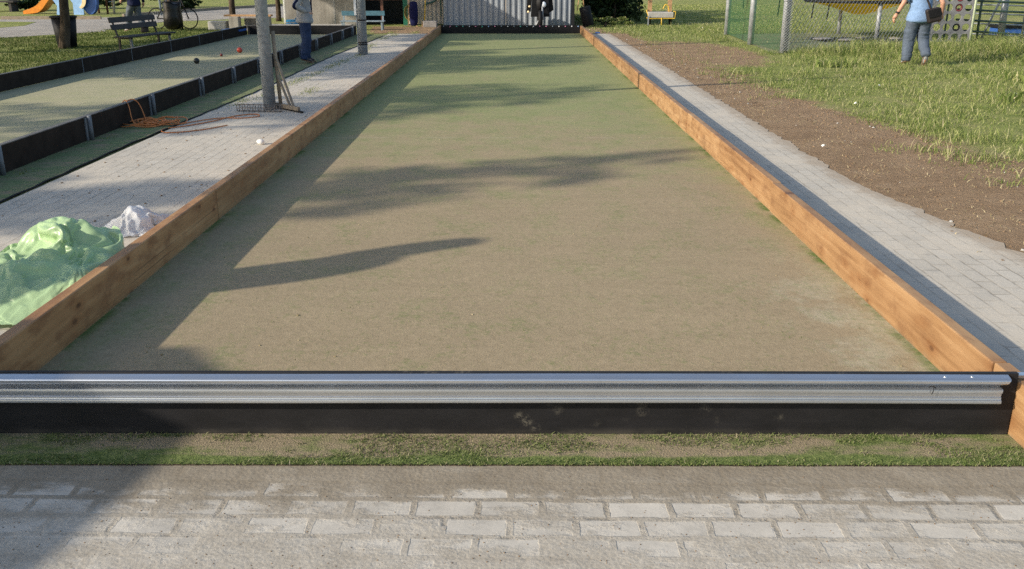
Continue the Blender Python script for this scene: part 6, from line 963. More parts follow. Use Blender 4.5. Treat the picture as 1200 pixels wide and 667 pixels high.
# scooter in front of the shed
t = thing('motor_scooter', 'dark motor scooter with a pale headlamp parked before the shed', 'scooter', (0.80, 29.6, 0)); t.scale = (1.22, 1.1, 1.22)
m = MB(); m.ball((0, 0.15, 0.62), (0.20, 0.45, 0.30), 16, 10); m.prism([(-0.24, 0.30), (0.24, 0.30), (0.20, 0.95), (-0.20, 0.95)], -0.22, -0.14, 'y'); m.prism([(-0.36, 0.42), (-0.24, 0.42), (-0.20, 0.92), (-0.30, 0.90)], -0.12, 0.30, 'y'); m.prism([(0.24, 0.40), (0.34, 0.46), (0.30, 0.86), (0.20, 0.92)], -0.12, 0.30, 'y'); m.ball((0, 0.05, 1.0), (0.16, 0.14, 0.12), 14, 8); m.build('body', M['black'], t, bevel=0.01)
m = MB(); m.lathe([(0.11, -0.05), (0.20, -0.055), (0.235, -0.02), (0.235, 0.02), (0.20, 0.055), (0.11, 0.05)], (0, -0.38, 0.235), 20, 0, Matrix.Rotation(R(90), 3, 'Y')); m.build('front_wheel', M['black'], t)
m = MB(); m.lathe([(0.11, -0.05), (0.20, -0.055), (0.235, -0.02), (0.235, 0.02), (0.20, 0.055), (0.11, 0.05)], (0, 0.75, 0.235), 20, 0, Matrix.Rotation(R(90), 3, 'Y')); m.build('rear_wheel', M['black'], t)
MB().ball((0.075, -0.24, 0.60), (0.075, 0.04, 0.075), 14, 8).build('headlamp', M['lens'], t)
for x in (-0.30, -0.27): MB().ball((x, -0.18, 0.42 if x < -0.28 else 0.55), (0.035, 0.03, 0.03), 10, 6).build('indicator', M['cream'], t)
MB().tube([(-0.36, 0.0, 0.92), (-0.15, -0.05, 0.98), (0.15, -0.05, 0.98), (0.36, 0.0, 0.90)], 0.018, 8).build('handlebar', M['black'], t)
MB().ball((0.36, -0.05, 0.80), (0.07, 0.02, 0.045), 10, 6).build('mirror', M['black'], t); MB().tube([(0.02, -0.2, 0.32), (-0.14, -0.26, 0.02)], 0.02, 8).build('side_stand', M['fpost'], t)
MB().tube([(0.05, -0.3, 0.55), (0.06, -0.38, 0.235)], 0.022, 8).build('fork', M['fpost'], t)
# roller
t = thing('court_roller', 'black lawn roller leaning with its wooden handle at the shed corner', 'roller', (2.31, 30.25, 0), 0)
q = Matrix.Rotation(R(14), 3, 'Y')
m = MB(); m.lathe([(0, -0.30), (0.165, -0.30), (0.18, -0.28), (0.18, 0.28), (0.165, 0.30), (0, 0.30)], (0, 0, 0.345), 24, 0, Matrix.Rotation(R(-14), 3, 'Y')); m.build('drum', M['black'], t)
MB().tube([(-0.09, 0, 0.64), (-0.16, 0.25, 1.35)], 0.018, 8).build('handle', M['tanwood'], t); MB().tube([(-0.30, 0.02, 0.50), (-0.20, 0.25, 1.2)], 0.016, 8).build('handle', M['tanwood'], t)
# yellow framed cart
t = thing('garden_cart', 'yellow tube framed cart on dark wheels standing in the field', 'cart', (4.90, 31.4, 0))
m = MB(); f = [(-0.42, 0, 0.22), (0.44, 0, 0.22), (0.46, 0, 0.30), (0.46, 0, 0.42)]
m.tube([(-0.52, 0, 0.50), (-0.42, 0, 0.22), (0.44, 0, 0.22), (0.46, 0, 0.44), (0.38, 0, 0.45)], 0.016, 8); m.tube([(-0.42, 0.6, 0.22), (0.44, 0.6, 0.22)], 0.016, 8); m.tube([(0, -0.02, 0.24), (0, -0.06, 0.0)], 0.018, 8)
m.tube([(-0.42, 0, 0.22), (-0.42, 0.6, 0.22)], 0.016, 8); m.tube([(0.44, 0, 0.22), (0.44, 0.6, 0.22)], 0.016, 8); m.tube(smooth([(0.05, 0.1, 0.52), (0.12, 0.1, 0.66), (0.22, 0.1, 0.60), (0.26, 0.1, 0.42)]), 0.018, 8); m.build('frame', M['yellow'], t)
MB().span((-0.40, 0.02, 0.24), (0.40, 0.58, 0.42)).build('bed', M['concrete'], t, bevel=0.02)
for x in (-0.36, 0.34):
    MB().lathe([(0.05, -0.03), (0.15, -0.035), (0.17, 0), (0.15, 0.035), (0.05, 0.03)], (x, 0.3, 0.17), 18, 0, Matrix.Rotation(R(90), 3, 'Y')).build('wheel', M['black'], t)
for x in (-0.34, 0.33): MB().span((x - 0.07, 0.45, 0.425), (x + 0.07, 0.5, 1.15)).build('plank', M['tanwood'], t)
MB().span((-0.46, -0.02, 0), (-0.42, 0.02, 0.3)).build('prop', M['fpost'], t)

# ------------------------------------------------------------------ fence, tub, panel and rails on the right
def chain(m, a_, b_, z0, z1, pitch, r):
    a_, b_ = Vector((*a_, 0)), Vector((*b_, 0)); d_ = b_ - a_; L_ = d_.length; d_.normalize(); H_ = z1 - z0
    k = -H_
    while k < L_:
        for sgn in (1, -1):
            s0, s1 = k, k + H_; za, zb = (z0, z1) if sgn > 0 else (z1, z0)
            c0, c1 = max(s0, 0), min(s1, L_)
            if c1 > c0 + 0.01:
                fa, fb_ = (c0 - s0)/H_, (c1 - s0)/H_
                p0 = a_ + d_*c0 + Vector((0, 0, za + (zb - za)*fa)); p1 = a_ + d_*c1 + Vector((0, 0, za + (zb - za)*fb_))
                m.tube([p0, p1], r, 3, caps=False)
        k += pitch
fe = thing('wire_fence', 'wire mesh fence on grey metal posts around the green mat', 'fence', (0, 0, 0))
FP = [(6.04, 26.7), (5.78, 22.9), (5.90, 20.45)]
for i, (x, y) in enumerate(FP):
    r = 0.075 if i < 2 else 0.082
    MB().tube([(x, y, 0), (x, y, 2.0)], r, 16).build('post', M['fpost'], fe)
MB().tube([(10.35, 23.75, 0), (10.35, 23.75, 1.9)], 0.04, 10).build('post', M['fpost'], fe)
m = MB(); chain(m, FP[0], FP[1], 0.03, 1.8, 0.10, 0.0036); chain(m, FP[1], (5.9, 20.36), 0.03, 1.8, 0.10, 0.0036); m.build('green_mesh', M['greenwire'], fe, fix=False)
m = MB(); chain(m, (5.86, 20.34), (10.35, 23.75), 0.03, 1.75, 0.15, 0.0045); m.build('zinc_mesh', M['wire'], fe, fix=False)
m = MB(); chain(m, (5.80, 20.345), (6.0, 20.345), 0.05, 1.9, 0.06, 0.0045); m.build('post_wrap', M['wire'], fe, fix=False)
MB().tube([(5.9, 20.45, 1.08), (5.9, 20.45, 1.13)], 0.088, 16).build('collar', M['fpost'], fe)
t = thing('yellow_tub', 'shallow yellow tub with a dark rim raised on grey posts behind the fence', 'play tub', (9.35, 25.6, 0))
m = MB(); prof_ = [(0.0, 0.60), (0.16, 0.605), (0.40, 0.68), (0.8, 0.80), (1.15, 0.885), (1.42, 0.93), (1.40, 0.945), (1.1, 0.90), (0.4, 0.71), (0.0, 0.64)]
m.lathe(prof_, (0, 0, 0), 36); m.build('tub', M['yellow_tub'], t)
m = MB(); m.tube([(1.44*math.cos(q), 1.44*math.sin(q), 0.955) for q in [2*PI*i/36 for i in range(36)]], 0.04, 8, closed=True); m.build('rim', M['black'], t)
for x, y, z in ((-0.06, 1.30, 0.90), (0.02, -1.35, 0.93)):
    MB().tube([(x, y, 0), (x, y, z)], 0.055, 12).build('leg', M['fpost'], t)
for x, y in ((-1.40, -0.35), (-1.15, -0.85)):
    MB().bar((x, y, 0.50), (x + 0.03, y, 0.95), 0.025, 0.025).build('hanging_strap', M['black'], t)
tag(MB().bar((6.75, 24.2, 0.60), (6.80, 24.2, 1.6), 0.025, 0.025).build('hanging_rod', M['black']), 'black rod hanging behind the fence post with mesh wrapping', 'rod')
tag(MB().bar((6.02, 24.9, 0.78), (6.02, 24.9, 1.6), 0.03, 0.03).build('hanging_rod', M['black']), 'short black rod hanging between the two farther fence posts', 'rod')
for x, y, s_ in ((8.0, 24.3, 0.26), (8.5, 23.9, 0.22), (9.1, 24.5, 0.17), (9.9, 24.4, 0.22)):
    o = MB().ball((0, 0, 0), (s_, s_*0.7, 0.035), 12, 6).build('flat_stone', M['rock'], loc=(x, y, 0.045)); 
    for v in o.data.vertices: v.co *= 1 + 0.2*mnoise.noise(v.co*6 + Vector((x, y, 0)))
    tag(o, {8.0: 'leftmost flat pale stone in the shade of the yellow tub', 8.5: 'flat pale stone nearest the fence below the yellow tub', 9.1: 'smallest flat pale stone below the yellow tub', 9.9: 'flat pale stone right of the grey post below the yellow tub'}[x], 'stone', 'flat stones under the yellow tub')
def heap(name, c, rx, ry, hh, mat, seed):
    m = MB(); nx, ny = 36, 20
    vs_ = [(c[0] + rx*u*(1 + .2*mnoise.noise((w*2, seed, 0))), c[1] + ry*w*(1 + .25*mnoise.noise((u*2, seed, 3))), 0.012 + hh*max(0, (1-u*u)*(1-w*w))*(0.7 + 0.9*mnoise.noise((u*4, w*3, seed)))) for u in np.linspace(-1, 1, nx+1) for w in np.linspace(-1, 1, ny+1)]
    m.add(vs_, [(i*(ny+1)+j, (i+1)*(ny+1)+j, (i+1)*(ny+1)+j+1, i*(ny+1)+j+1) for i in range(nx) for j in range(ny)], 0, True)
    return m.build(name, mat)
tag(heap('tub_shade_sheet', (9.3, 24.55), 1.45, 0.85, 0.05, M['black'], 4.0), 'dark sheet standing in for the shade below the yellow tub', 'shade sheet')  # near-black sheet gives the ground below the tub its shade by colour
# perforated grey panel
def holed(nx, ny, cell, r, th):
    m = MB(); K = 24
    for ix in range(nx):
        for iy in range(ny):
            cx_, cz_ = (ix + 0.5)*cell, (iy + 0.5)*cell; ring = []; sq = []
            for k in range(K):
                a_ = 2*PI*(k + 0.5)/K; c_, s_ = math.cos(a_), math.sin(a_); ring.append((cx_ + r*c_, cz_ + r*s_)); q = (cell/2)/max(abs(c_), abs(s_)); sq.append((cx_ + q*c_, cz_ + q*s_))
            for yy, flip in ((0, False), (th, True)):
                vs2 = [(u, yy, w_) for u, w_ in ring] + [(u, yy, w_) for u, w_ in sq]
                m.add(vs2, [(k, (k+1) % K, K + (k+1) % K, K + k) for k in range(K)])
            vs2 = [(u, 0, w_) for u, w_ in ring] + [(u, th, w_) for u, w_ in ring]
            m.add(vs2, [(k, (k+1) % K, K + (k+1) % K, K + k) for k in range(K)])
            # corners
            for sx, sz in ((-1, -1), (1, -1), (1, 1), (-1, 1)):
                cc = (cx_ + sx*cell/2, cz_ + sz*cell/2); best = sorted(sq, key=lambda p_: (p_[0]-cc[0])**2 + (p_[1]-cc[1])**2)[:2]
                for yy in (0, th): m.add([(cc[0], yy, cc[1]), (best[0][0], yy, best[0][1]), (best[1][0], yy, best[1][1])], [(0, 1, 2)])
    return m
t = thing('perforated_panel', 'grey game panel with rows of round holes standing by the fence', 'game panel', (10.22, 23.55, 0.02), R(-3))
holed(5, 7, 0.236, 0.094, 0.05).build('panel', M['panel'], t)
for x in (0.59, -0.02, 1.2): MB().span((x - 0.018, 0.052, 0), (x + 0.018, 0.085, 1.75)).build('upright', M['railgreen'], t)
for ix, iy, mt in ((3, 4, 'redpl'), (3, 3, 'redpl'), (2, 5, 'redpl'), (3, 5, 'dark'), (3, 1, 'dark')):
    m = MB(); K = 24; cx_, cz_ = (ix + .5)*0.236, (iy + .5)*0.236
    m.lathe([(0.055, -0.012), (0.092, -0.012), (0.092, 0.012), (0.055, 0.012), (0.055, -0.012)], (cx_, 0.025, cz_), K, 0, Matrix.Rotation(R(90), 3, 'X')); m.build('ring_counter', M[mt], t)
tag(MB().tube([(0, 0, 0), (-0.0, 0.01, 2.1)], 0.035, 10).build('fence_stake', M['palegreen'], loc=(11.43, 23.50, 0)), 'pale green stake at the right edge of the grey game panel', 'stake')
t = thing('rail_fence', 'dark green railing with several horizontal tubes at the far right', 'railing', (0, 23.7, 0))
for z0, z1 in ((0.80, 0.70), (0.555, 0.435), (0.30, 0.15), (1.02, 0.93), (1.3, 1.22)):
    MB().tube([(11.1, 0, z0), (13.4, 0.1, z1)], 0.026, 8).build('rail', M['railgreen'], t)
    MB().tube([(11.5, 0.9, z0 - 0.12), (13.9, 1.0, z1 - 0.10)], 0.018, 8).build('rail', M['fpost'], t)
for x, y, r, mt in ((11.72, 0.05, 0.03, 'railgreen'), (12.55, 0.5, 0.085, 'fpost'), (13.15, 0.6, 0.03, 'fpost'), (13.28, 0.3, 0.04, 'green_paint')):
    MB().tube([(x, y, 0), (x - 0.03, y, 1.5)], r, 10).build('upright', M[mt], t)
MB().tube([(11.95, 0.3, 0.05), (12.25, 0.3, 0.9), (12.4, 0.3, 1.4)], 0.03, 8).build('strut', M['fpost'], t)
t = thing('blue_crate', 'shallow blue crate lying behind the dark green railing', 'crate', (13.9, 26.2, 0))
m = MB().span((-0.5, -0.3, 0.02), (0.5, 0.3, 0.06)).span((-0.5, -0.3, 0.06), (0.5, -0.27, 0.22)).span((-0.5, 0.27, 0.06), (0.5, 0.3, 0.22)).span((-0.5, -0.27, 0.06), (-0.47, 0.27, 0.22)).span((0.47, -0.27, 0.06), (0.5, 0.27, 0.22)); m.build('box', M['dblue'], t, bevel=0.01)
MB().span((-0.55, -0.34, 0.225), (0.55, 0.35, 0.30)).build('lid', M['black'], t)
o = MB().ball((0, 0, 0), (0.36, 0.25, 0.17), 20, 10).build('boulder', M['rock'], loc=(11.55, 21.3, 0.05))
for v in o.data.vertices: v.co *= 1 + 0.28*mnoise.noise(v.co*5)
tag(o, 'grey boulder half hidden in tall grass at the right edge', 'boulder')
LIT = [(5.62, 14.2, 'white paper scrap in the grass below the walking man'), (4.55, 12.2, 'tiny white scrap on the bare dirt in the middle'), (3.10, 9.05, 'white crumb at the edge of the right path'), (3.45, 27.1, 'white paper scrap at the grass edge beyond the right path'), (5.9, 29.5, 'white scrap in the grass in front of the yellow cart'), (4.35, 6.5, 'pale pebble on the bare dirt nearest the camera'), (7.2, 13.2, 'white scrap among the grass right of centre')]
for x, y, lb in LIT:
    m = MB(); n_ = 9; m.add([(0.022*math.cos(2*PI*k/n_)*random.uniform(.6, 1.2), 0.02*math.sin(2*PI*k/n_)*random.uniform(.6, 1.2), random.uniform(0, 0.02)) for k in range(n_)] + [(0, 0, 0.03)], [(k, (k+1) % n_, n_) for k in range(n_)])
    tag(m.build('paper_scrap', M['paper'], loc=(x, y, 0.02)), lb, 'litter', 'bits of litter on the right')
tag(MB().span((-0.07, -0.05, 0.0), (0.07, 0.05, 0.03)).build('blue_scrap', M['dblue'], loc=(2.40, 27.1, 0.01), bevel=0.01), 'small blue scrap at the far end of the right path', 'litter')

# ------------------------------------------------------------------ lawn things on the left
def seat_bench(label, loc, rz, L_=2.0):
    t = thing('park_bench', label, 'bench', loc, rz)
    for y in (0.04, 0.165, 0.29): MB().span((-L_/2, y - 0.055, 0.34), (L_/2, y + 0.055, 0.37)).build('seat_plank', M['benchwood'], t, bevel=0.006)
    for z in (0.55, 0.70): MB().box((0, -0.08 - (z - .5)*0.25, z), (L_*0.92, 0.03, 0.115), Matrix.Rotation(R(14), 3, 'X')).build('back_plank', M['benchwood'], t, bevel=0.006)
    for x in (-L_*0.4, L_*0.4):
        MB().bar((x, 0.30, 0), (x, 0.27, 0.335), 0.045, 0.045).build('leg', M['bracket'], t); m = MB().bar((x, -0.02, 0), (x, 0.0, 0.335), 0.04, 0.04); m.bar((x, -0.03, 0.335), (x, -0.145, 0.74), 0.04, 0.025); m.build('leg', M['benchwood'], t)
        MB().bar((x, -0.02, 0.32), (x, 0.32, 0.32), 0.035, 0.03).build('seat_bearer', M['benchwood'], t)
    return t
seat_bench('dark plank park bench behind the old court sideboard', (-8.42, 21.0, 0), R(-103), 1.8)
tag(MB().prism([(-0.14, 0), (0.14, 0), (0.11, 0.22), (-0.11, 0.22)], -0.05, 0.05, 'x').build('handbag', M['leather'], loc=(-8.50, 21.55, 0.371), bevel=0.025), 'small black bag sitting on the park bench', 'bag')
t = thing('waste_bin', 'black waste bin directly behind the dark tree trunk', 'bin', (-10.56, 22.02, 0))
MB().lathe([(0.0, 0.0), (0.21, 0.0), (0.27, 0.66), (0.25, 0.66), (0.2, 0.06), (0, 0.06)], (0, 0, 0.01), 24).build('body', M['black'], t)
MB().lathe([(0.262, 0.655), (0.295, 0.66), (0.30, 0.70), (0.27, 0.71)], (0, 0, 0.01), 24).build('rim', M['black'], t)
t = thing('litter_bag', 'full black rubbish bag hanging on its stand by the lawn', 'rubbish bag', (-10.42, 28.7, 0))
m = MB(); m.lathe([(0.0, 0.03), (0.20, 0.04), (0.29, 0.16), (0.27, 0.4), (0.255, 0.62), (0.27, 0.78), (0.25, 0.82), (0.21, 0.80), (0.0, 0.76)], (0, 0, 0), 28); b_ = m.build('bag', M['blackbag'], t)
for v in b_.data.vertices: v.co *= 1 + 0.10*mnoise.noise(v.co*7)
for x in (-0.14, 0.15): MB().tube([(x, 0.30, 0), (x, 0.30, 1.3)], 0.03, 8).build('stand_pole', M['black'], t)
MB().tube([(0.29*math.cos(q), 0.29*math.sin(q), 0.83) for q in [2*PI*i/24 for i in range(24)]], 0.012, 6, closed=True).build('ring', M['black'], t)
# bicycle
t = thing('bicycle', 'dark bicycle standing behind the black rubbish bag', 'bicycle', (-10.62, 29.25, 0), R(-8))
for x in (-0.52, 0.52):
    wh = MB().tube([(x + 0.30*math.cos(q), 0, 0.32 + 0.30*math.sin(q)) for q in [2*PI*i/32 for i in range(32)]], 0.018, 8, closed=True).build('wheel', M['black'], t)
    m = MB()
    for k in range(14): m.tube([(x, 0, 0.32), (x + 0.285*math.cos(k*2*PI/14), 0.0, 0.32 + 0.285*math.sin(k*2*PI/14))], 0.0025, 4)
    m.build('spokes', M['wire'], wh)
m = MB()
for a_, b_ in (((-0.52, 0, 0.32), (-0.05, 0, 0.30)), ((-0.52, 0, 0.32), (-0.20, 0, 0.80)), ((-0.05, 0, 0.30), (-0.22, 0, 0.86)), ((-0.05, 0, 0.30), (0.36, 0, 0.72)), ((-0.20, 0, 0.78), (0.34, 0, 0.80)), ((0.52, 0, 0.32), (0.32, 0, 0.92))): m.tube([a_, b_], 0.018, 8)
m.build('frame', M['black'], t)
MB().tube([(0.25, -0.27, 0.98), (0.33, -0.12, 0.95), (0.33, 0.12, 0.95), (0.25, 0.27, 0.98)], 0.014, 8).build('handlebar', M['black'], t); MB().ball((-0.22, 0, 0.89), (0.13, 0.07, 0.035), 12, 6).build('saddle', M['leather'], t)
tag(MB().tube([(0, 0, 0), (0, 0, 2.3)], 0.045, 10).build('white_pole', M['pale_blue'], loc=(-14.55, 38.8, 0)), 'pale painted pole on the far lawn behind the bicycle', 'pole')
# concrete blocks with a plank
random.seed(3)
for x, y, s_, lb in ((-9.12, 28.95, (0.55, 0.4, 0.26), 'leftmost grey concrete block behind the old court'), (-8.55, 28.75, (0.30, 0.3, 0.40), 'narrow concrete block under the left end of the plank'), (-8.16, 29.3, (0.45, 0.3, 0.36), 'concrete block under the middle of the plank'), (-7.68, 28.9, (0.35, 0.3, 0.40), 'concrete block under the right end of the plank')):
    tag(MB().span((-s_[0]/2, -s_[1]/2, 0), (s_[0]/2, s_[1]/2, s_[2])).build('concrete_block', M['concrete'] if x < -9 else M['plaster'], loc=(x, y, 0), bevel=0.02), lb, 'block', 'concrete blocks behind the old court')
tag(MB().span((-0.68, -0.14, 0), (0.75, 0.14, 0.05)).build('wooden_plank', M['tanwood'], loc=(-8.20, 28.9, 0.401)), 'tan wooden plank laid across the concrete blocks', 'plank')
tag(MB().span((-0.25, -0.35, 0), (0.25, 0.35, 0.05)).build('blue_mat', M['dblue'], loc=(-7.78, 26.0, 0.14)), 'blue strip lying outside the old court corner', 'mat')
for x, y, lb in ((-7.35, 31.2, 'larger bright blue crate left of the outbuilding'), (-6.98, 30.9, 'smaller bright blue crate beside the grey hooded man')):
    m = MB().span((-0.2, -0.14, 0), (0.2, 0.14, 0.02)); 
    for a_, b_ in (((-0.2, -0.14), (0.2, -0.12)), ((-0.2, 0.12), (0.2, 0.14)), ((-0.2, -0.12), (-0.18, 0.12)), ((0.18, -0.12), (0.2, 0.12))):
        for z in (0.02, 0.12): m.span((*a_, z), (*b_, z + 0.07))
    tag(m.build('blue_crate', M['bluecrate'], loc=(x, y, 0.075 if y > 28 and x > -8.2 and y < 30.95 else 0.0)), lb, 'crate', 'blue crates by the outbuilding')
t = thing('step_ladder', 'white step ladder standing left of the pale outbuilding', 'ladder', (-7.75, 32.6, 0), R(15))
for x in (-0.2, 0.2): MB().bar((x, 0, 0), (x*0.8, 0.35, 1.7), 0.04, 0.06).build('rail', M['white'], t); MB().bar((x, 0.75, 0), (x*0.8, 0.38, 1.7), 0.03, 0.04).build('rear_rail', M['white'], t)
for k in range(5): MB().box((0, 0.06 + 0.06*k, 0.28 + 0.29*k), (0.38, 0.10, 0.03)).build('step', M['white'], t)
# playground
t = thing('playground_slide', 'orange playground slide on the far lawn at the left', 'slide', (-20.5, 40.3, 0))
pts_ = [(-0.35, 0.12), (0.0, 0.14), (0.3, 0.20), (0.52, 0.36), (0.75, 0.62), (1.05, 0.92), (1.5, 1.25), (2.1, 1.5), (2.6, 1.55)]
P3 = smooth([(x, 0, z) for x, z in pts_], 5); m = MB(); sec = [(-0.32, 0.34), (-0.32, 0.0), (0.32, 0.0), (0.32, 0.34), (0.28, 0.34), (0.28, 0.04), (-0.28, 0.04), (-0.28, 0.34)]
vs2 = []
for i, p_ in enumerate(P3):
    k = min(1, 0.35 + i/18); vs2 += [(p_.x, yy, p_.z - 0.12 + zz*k) for yy, zz in sec]
m.add(vs2, [(i*8+j, i*8+(j+1) % 8, (i+1)*8+(j+1) % 8, (i+1)*8+j) for i in range(len(P3)-1) for j in range(8)], 0, False); m.build('chute', M['orange'], t)
MB().span((2.55, -0.35, 1.36), (3.3, 0.35, 1.44)).build('platform', M['oldwood'], t)
for x in (2.6, 3.25):
    for y in (-0.32, 0.32): MB().tube([(x, y, 0), (x, y, 2.2)], 0.045, 8).build('post', M['brown_paint'], t)
MB().tube([(1.05, 0.0, 0.0), (1.0, 0.0, 0.8)], 0.05, 8).build('support', M['brown_paint'], t)
for k in range(5): MB().tube([(3.35, -0.3, 0.25 + 0.25*k), (3.35, 0.3, 0.25 + 0.25*k)], 0.02, 8).build('rung', M['fpost'], t)
t = thing('play_panel', 'light blue play panel with cream crescent behind the dark trunk', 'play panel', (-18.5, 39.4, 0))
outl = [(-0.62, 0.0), (-0.35, 0.0), (-0.30, 0.45), (-0.05, 0.75), (0.12, 0.45), (0.10, 0.0), (0.52, 0.0), (0.55, 0.6), (0.62, 1.2), (0.2, 1.6), (-0.4, 1.5), (-0.72, 1.0), (-0.70, 0.6), (-0.55, 0.35)]
MB().prism(outl, -0.06, 0.0, 'y').build('panel', M['lblue'], t)
cr_ = [(0.40 + 0.30*math.cos(q), 0.62 + 0.38*math.sin(q)) for q in [R(-80 + 16*i) for i in range(11)]] + [(0.34 + 0.20*math.cos(q), 0.62 + 0.32*math.sin(q)) for q in [R(80 - 16*i) for i in range(11)]]
MB().prism(cr_, -0.10, -0.062, 'y').build('crescent', M['cream'], t)
MB().prism([(0.75 + 0.32*math.cos(q), 0.62 + 0.62*math.sin(q)) for q in [2*PI*i/20 for i in range(20)]], 0.05, 0.3, 'y').build('side_shell', M['dblue'], t)
t = thing('swing_frame', 'grey tube swing frame with a dark seat on the far lawn', 'swing', (-16.3, 39.8, 0))
for x in (-0.6, 1.6): MB().tube([(x, 0, 0), (x + 0.15, 0, 2.1)], 0.045, 10).build('post', M['fpost'], t)
MB().tube([(-0.45, 0, 2.05), (1.75, 0, 2.05)], 0.045, 10).build('top_bar', M['fpost'], t); MB().bar((-0.4, 0.05, 0.45), (0.35, 0.05, 0.62), 0.16, 0.04).build('seat', M['black'], t)
for x in (-0.38, 0.33): MB().tube([(x, 0.05, 0.5), (x*0.6 + 0.1, 0, 2.02)], 0.01, 6).build('chain', M['fpost'], t)
t = thing('picnic_table', 'long dark low table at the far left of the lawn', 'table', (-23.4, 42.6, 0))
MB().span((-1.0, -0.35, 0.40), (1.0, 0.35, 0.47)).build('top', M['benchwood'], t)
for x in (-0.8, 0.8): MB().span((x - 0.06, -0.3, 0), (x + 0.06, 0.3, 0.40)).build('leg', M['benchwood'], t)

# ------------------------------------------------------------------ people
def skin(verts, edges, root=0, levels=3):
    """verts: (co, radius or (rx, ry)); returns a baked mesh"""
    me = bpy.data.meshes.new('skin'); me.from_pydata([v[0] for v in verts], edges, [])
    o = bpy.data.objects.new('skin', me); COL.objects.link(o)
    o.modifiers.new('s', 'SKIN'); sb = o.modifiers.new('d', 'SUBSURF'); sb.levels = levels; sb.render_levels = levels
    for i, v in enumerate(verts):
        r = v[1] if isinstance(v[1], (tuple, list)) else (v[1], v[1])
        me.skin_vertices[0].data[i].radius = r; me.skin_vertices[0].data[i].use_root = (i == root)
    bpy.context.view_layer.update()
    dg = bpy.context.evaluated_depsgraph_get(); out = bpy.data.meshes.new_from_object(o.evaluated_get(dg))
    bpy.data.objects.remove(o); return out
def put(name, me, mat, parent):
    me.materials.clear(); me.materials.append(mat); me.polygons.foreach_set('use_smooth', [True]*len(me.polygons)); me.name = name
    o = bpy.data.objects.new(name, me); COL.objects.link(o); o.parent = parent
    if name in ('trousers', 'shirt', 'sweatshirt'):                  # folds of the cloth
        for v in me.vertices:
            c = v.co; w = 0.011*mnoise.noise((c.x*9, c.y*9, c.z*5)) + 0.009*(1 - 2*abs(mnoise.noise((c.x*7 + 3, c.y*7, c.z*16)))) + 0.005*mnoise.noise((c.x*22, c.y*22, c.z*14))
            v.co = c + v.normal * w
    return o
def merge(mes):
    bm = bmesh.new()
    for me in mes: bm.from_mesh(me)
    me = bpy.data.meshes.new('m'); bm.to_mesh(me); bm.free(); return me
def tubes_mesh(mb):
    o = mb.build('tmp', M['skin']); me = o.data; bpy.data.objects.remove(o); return me
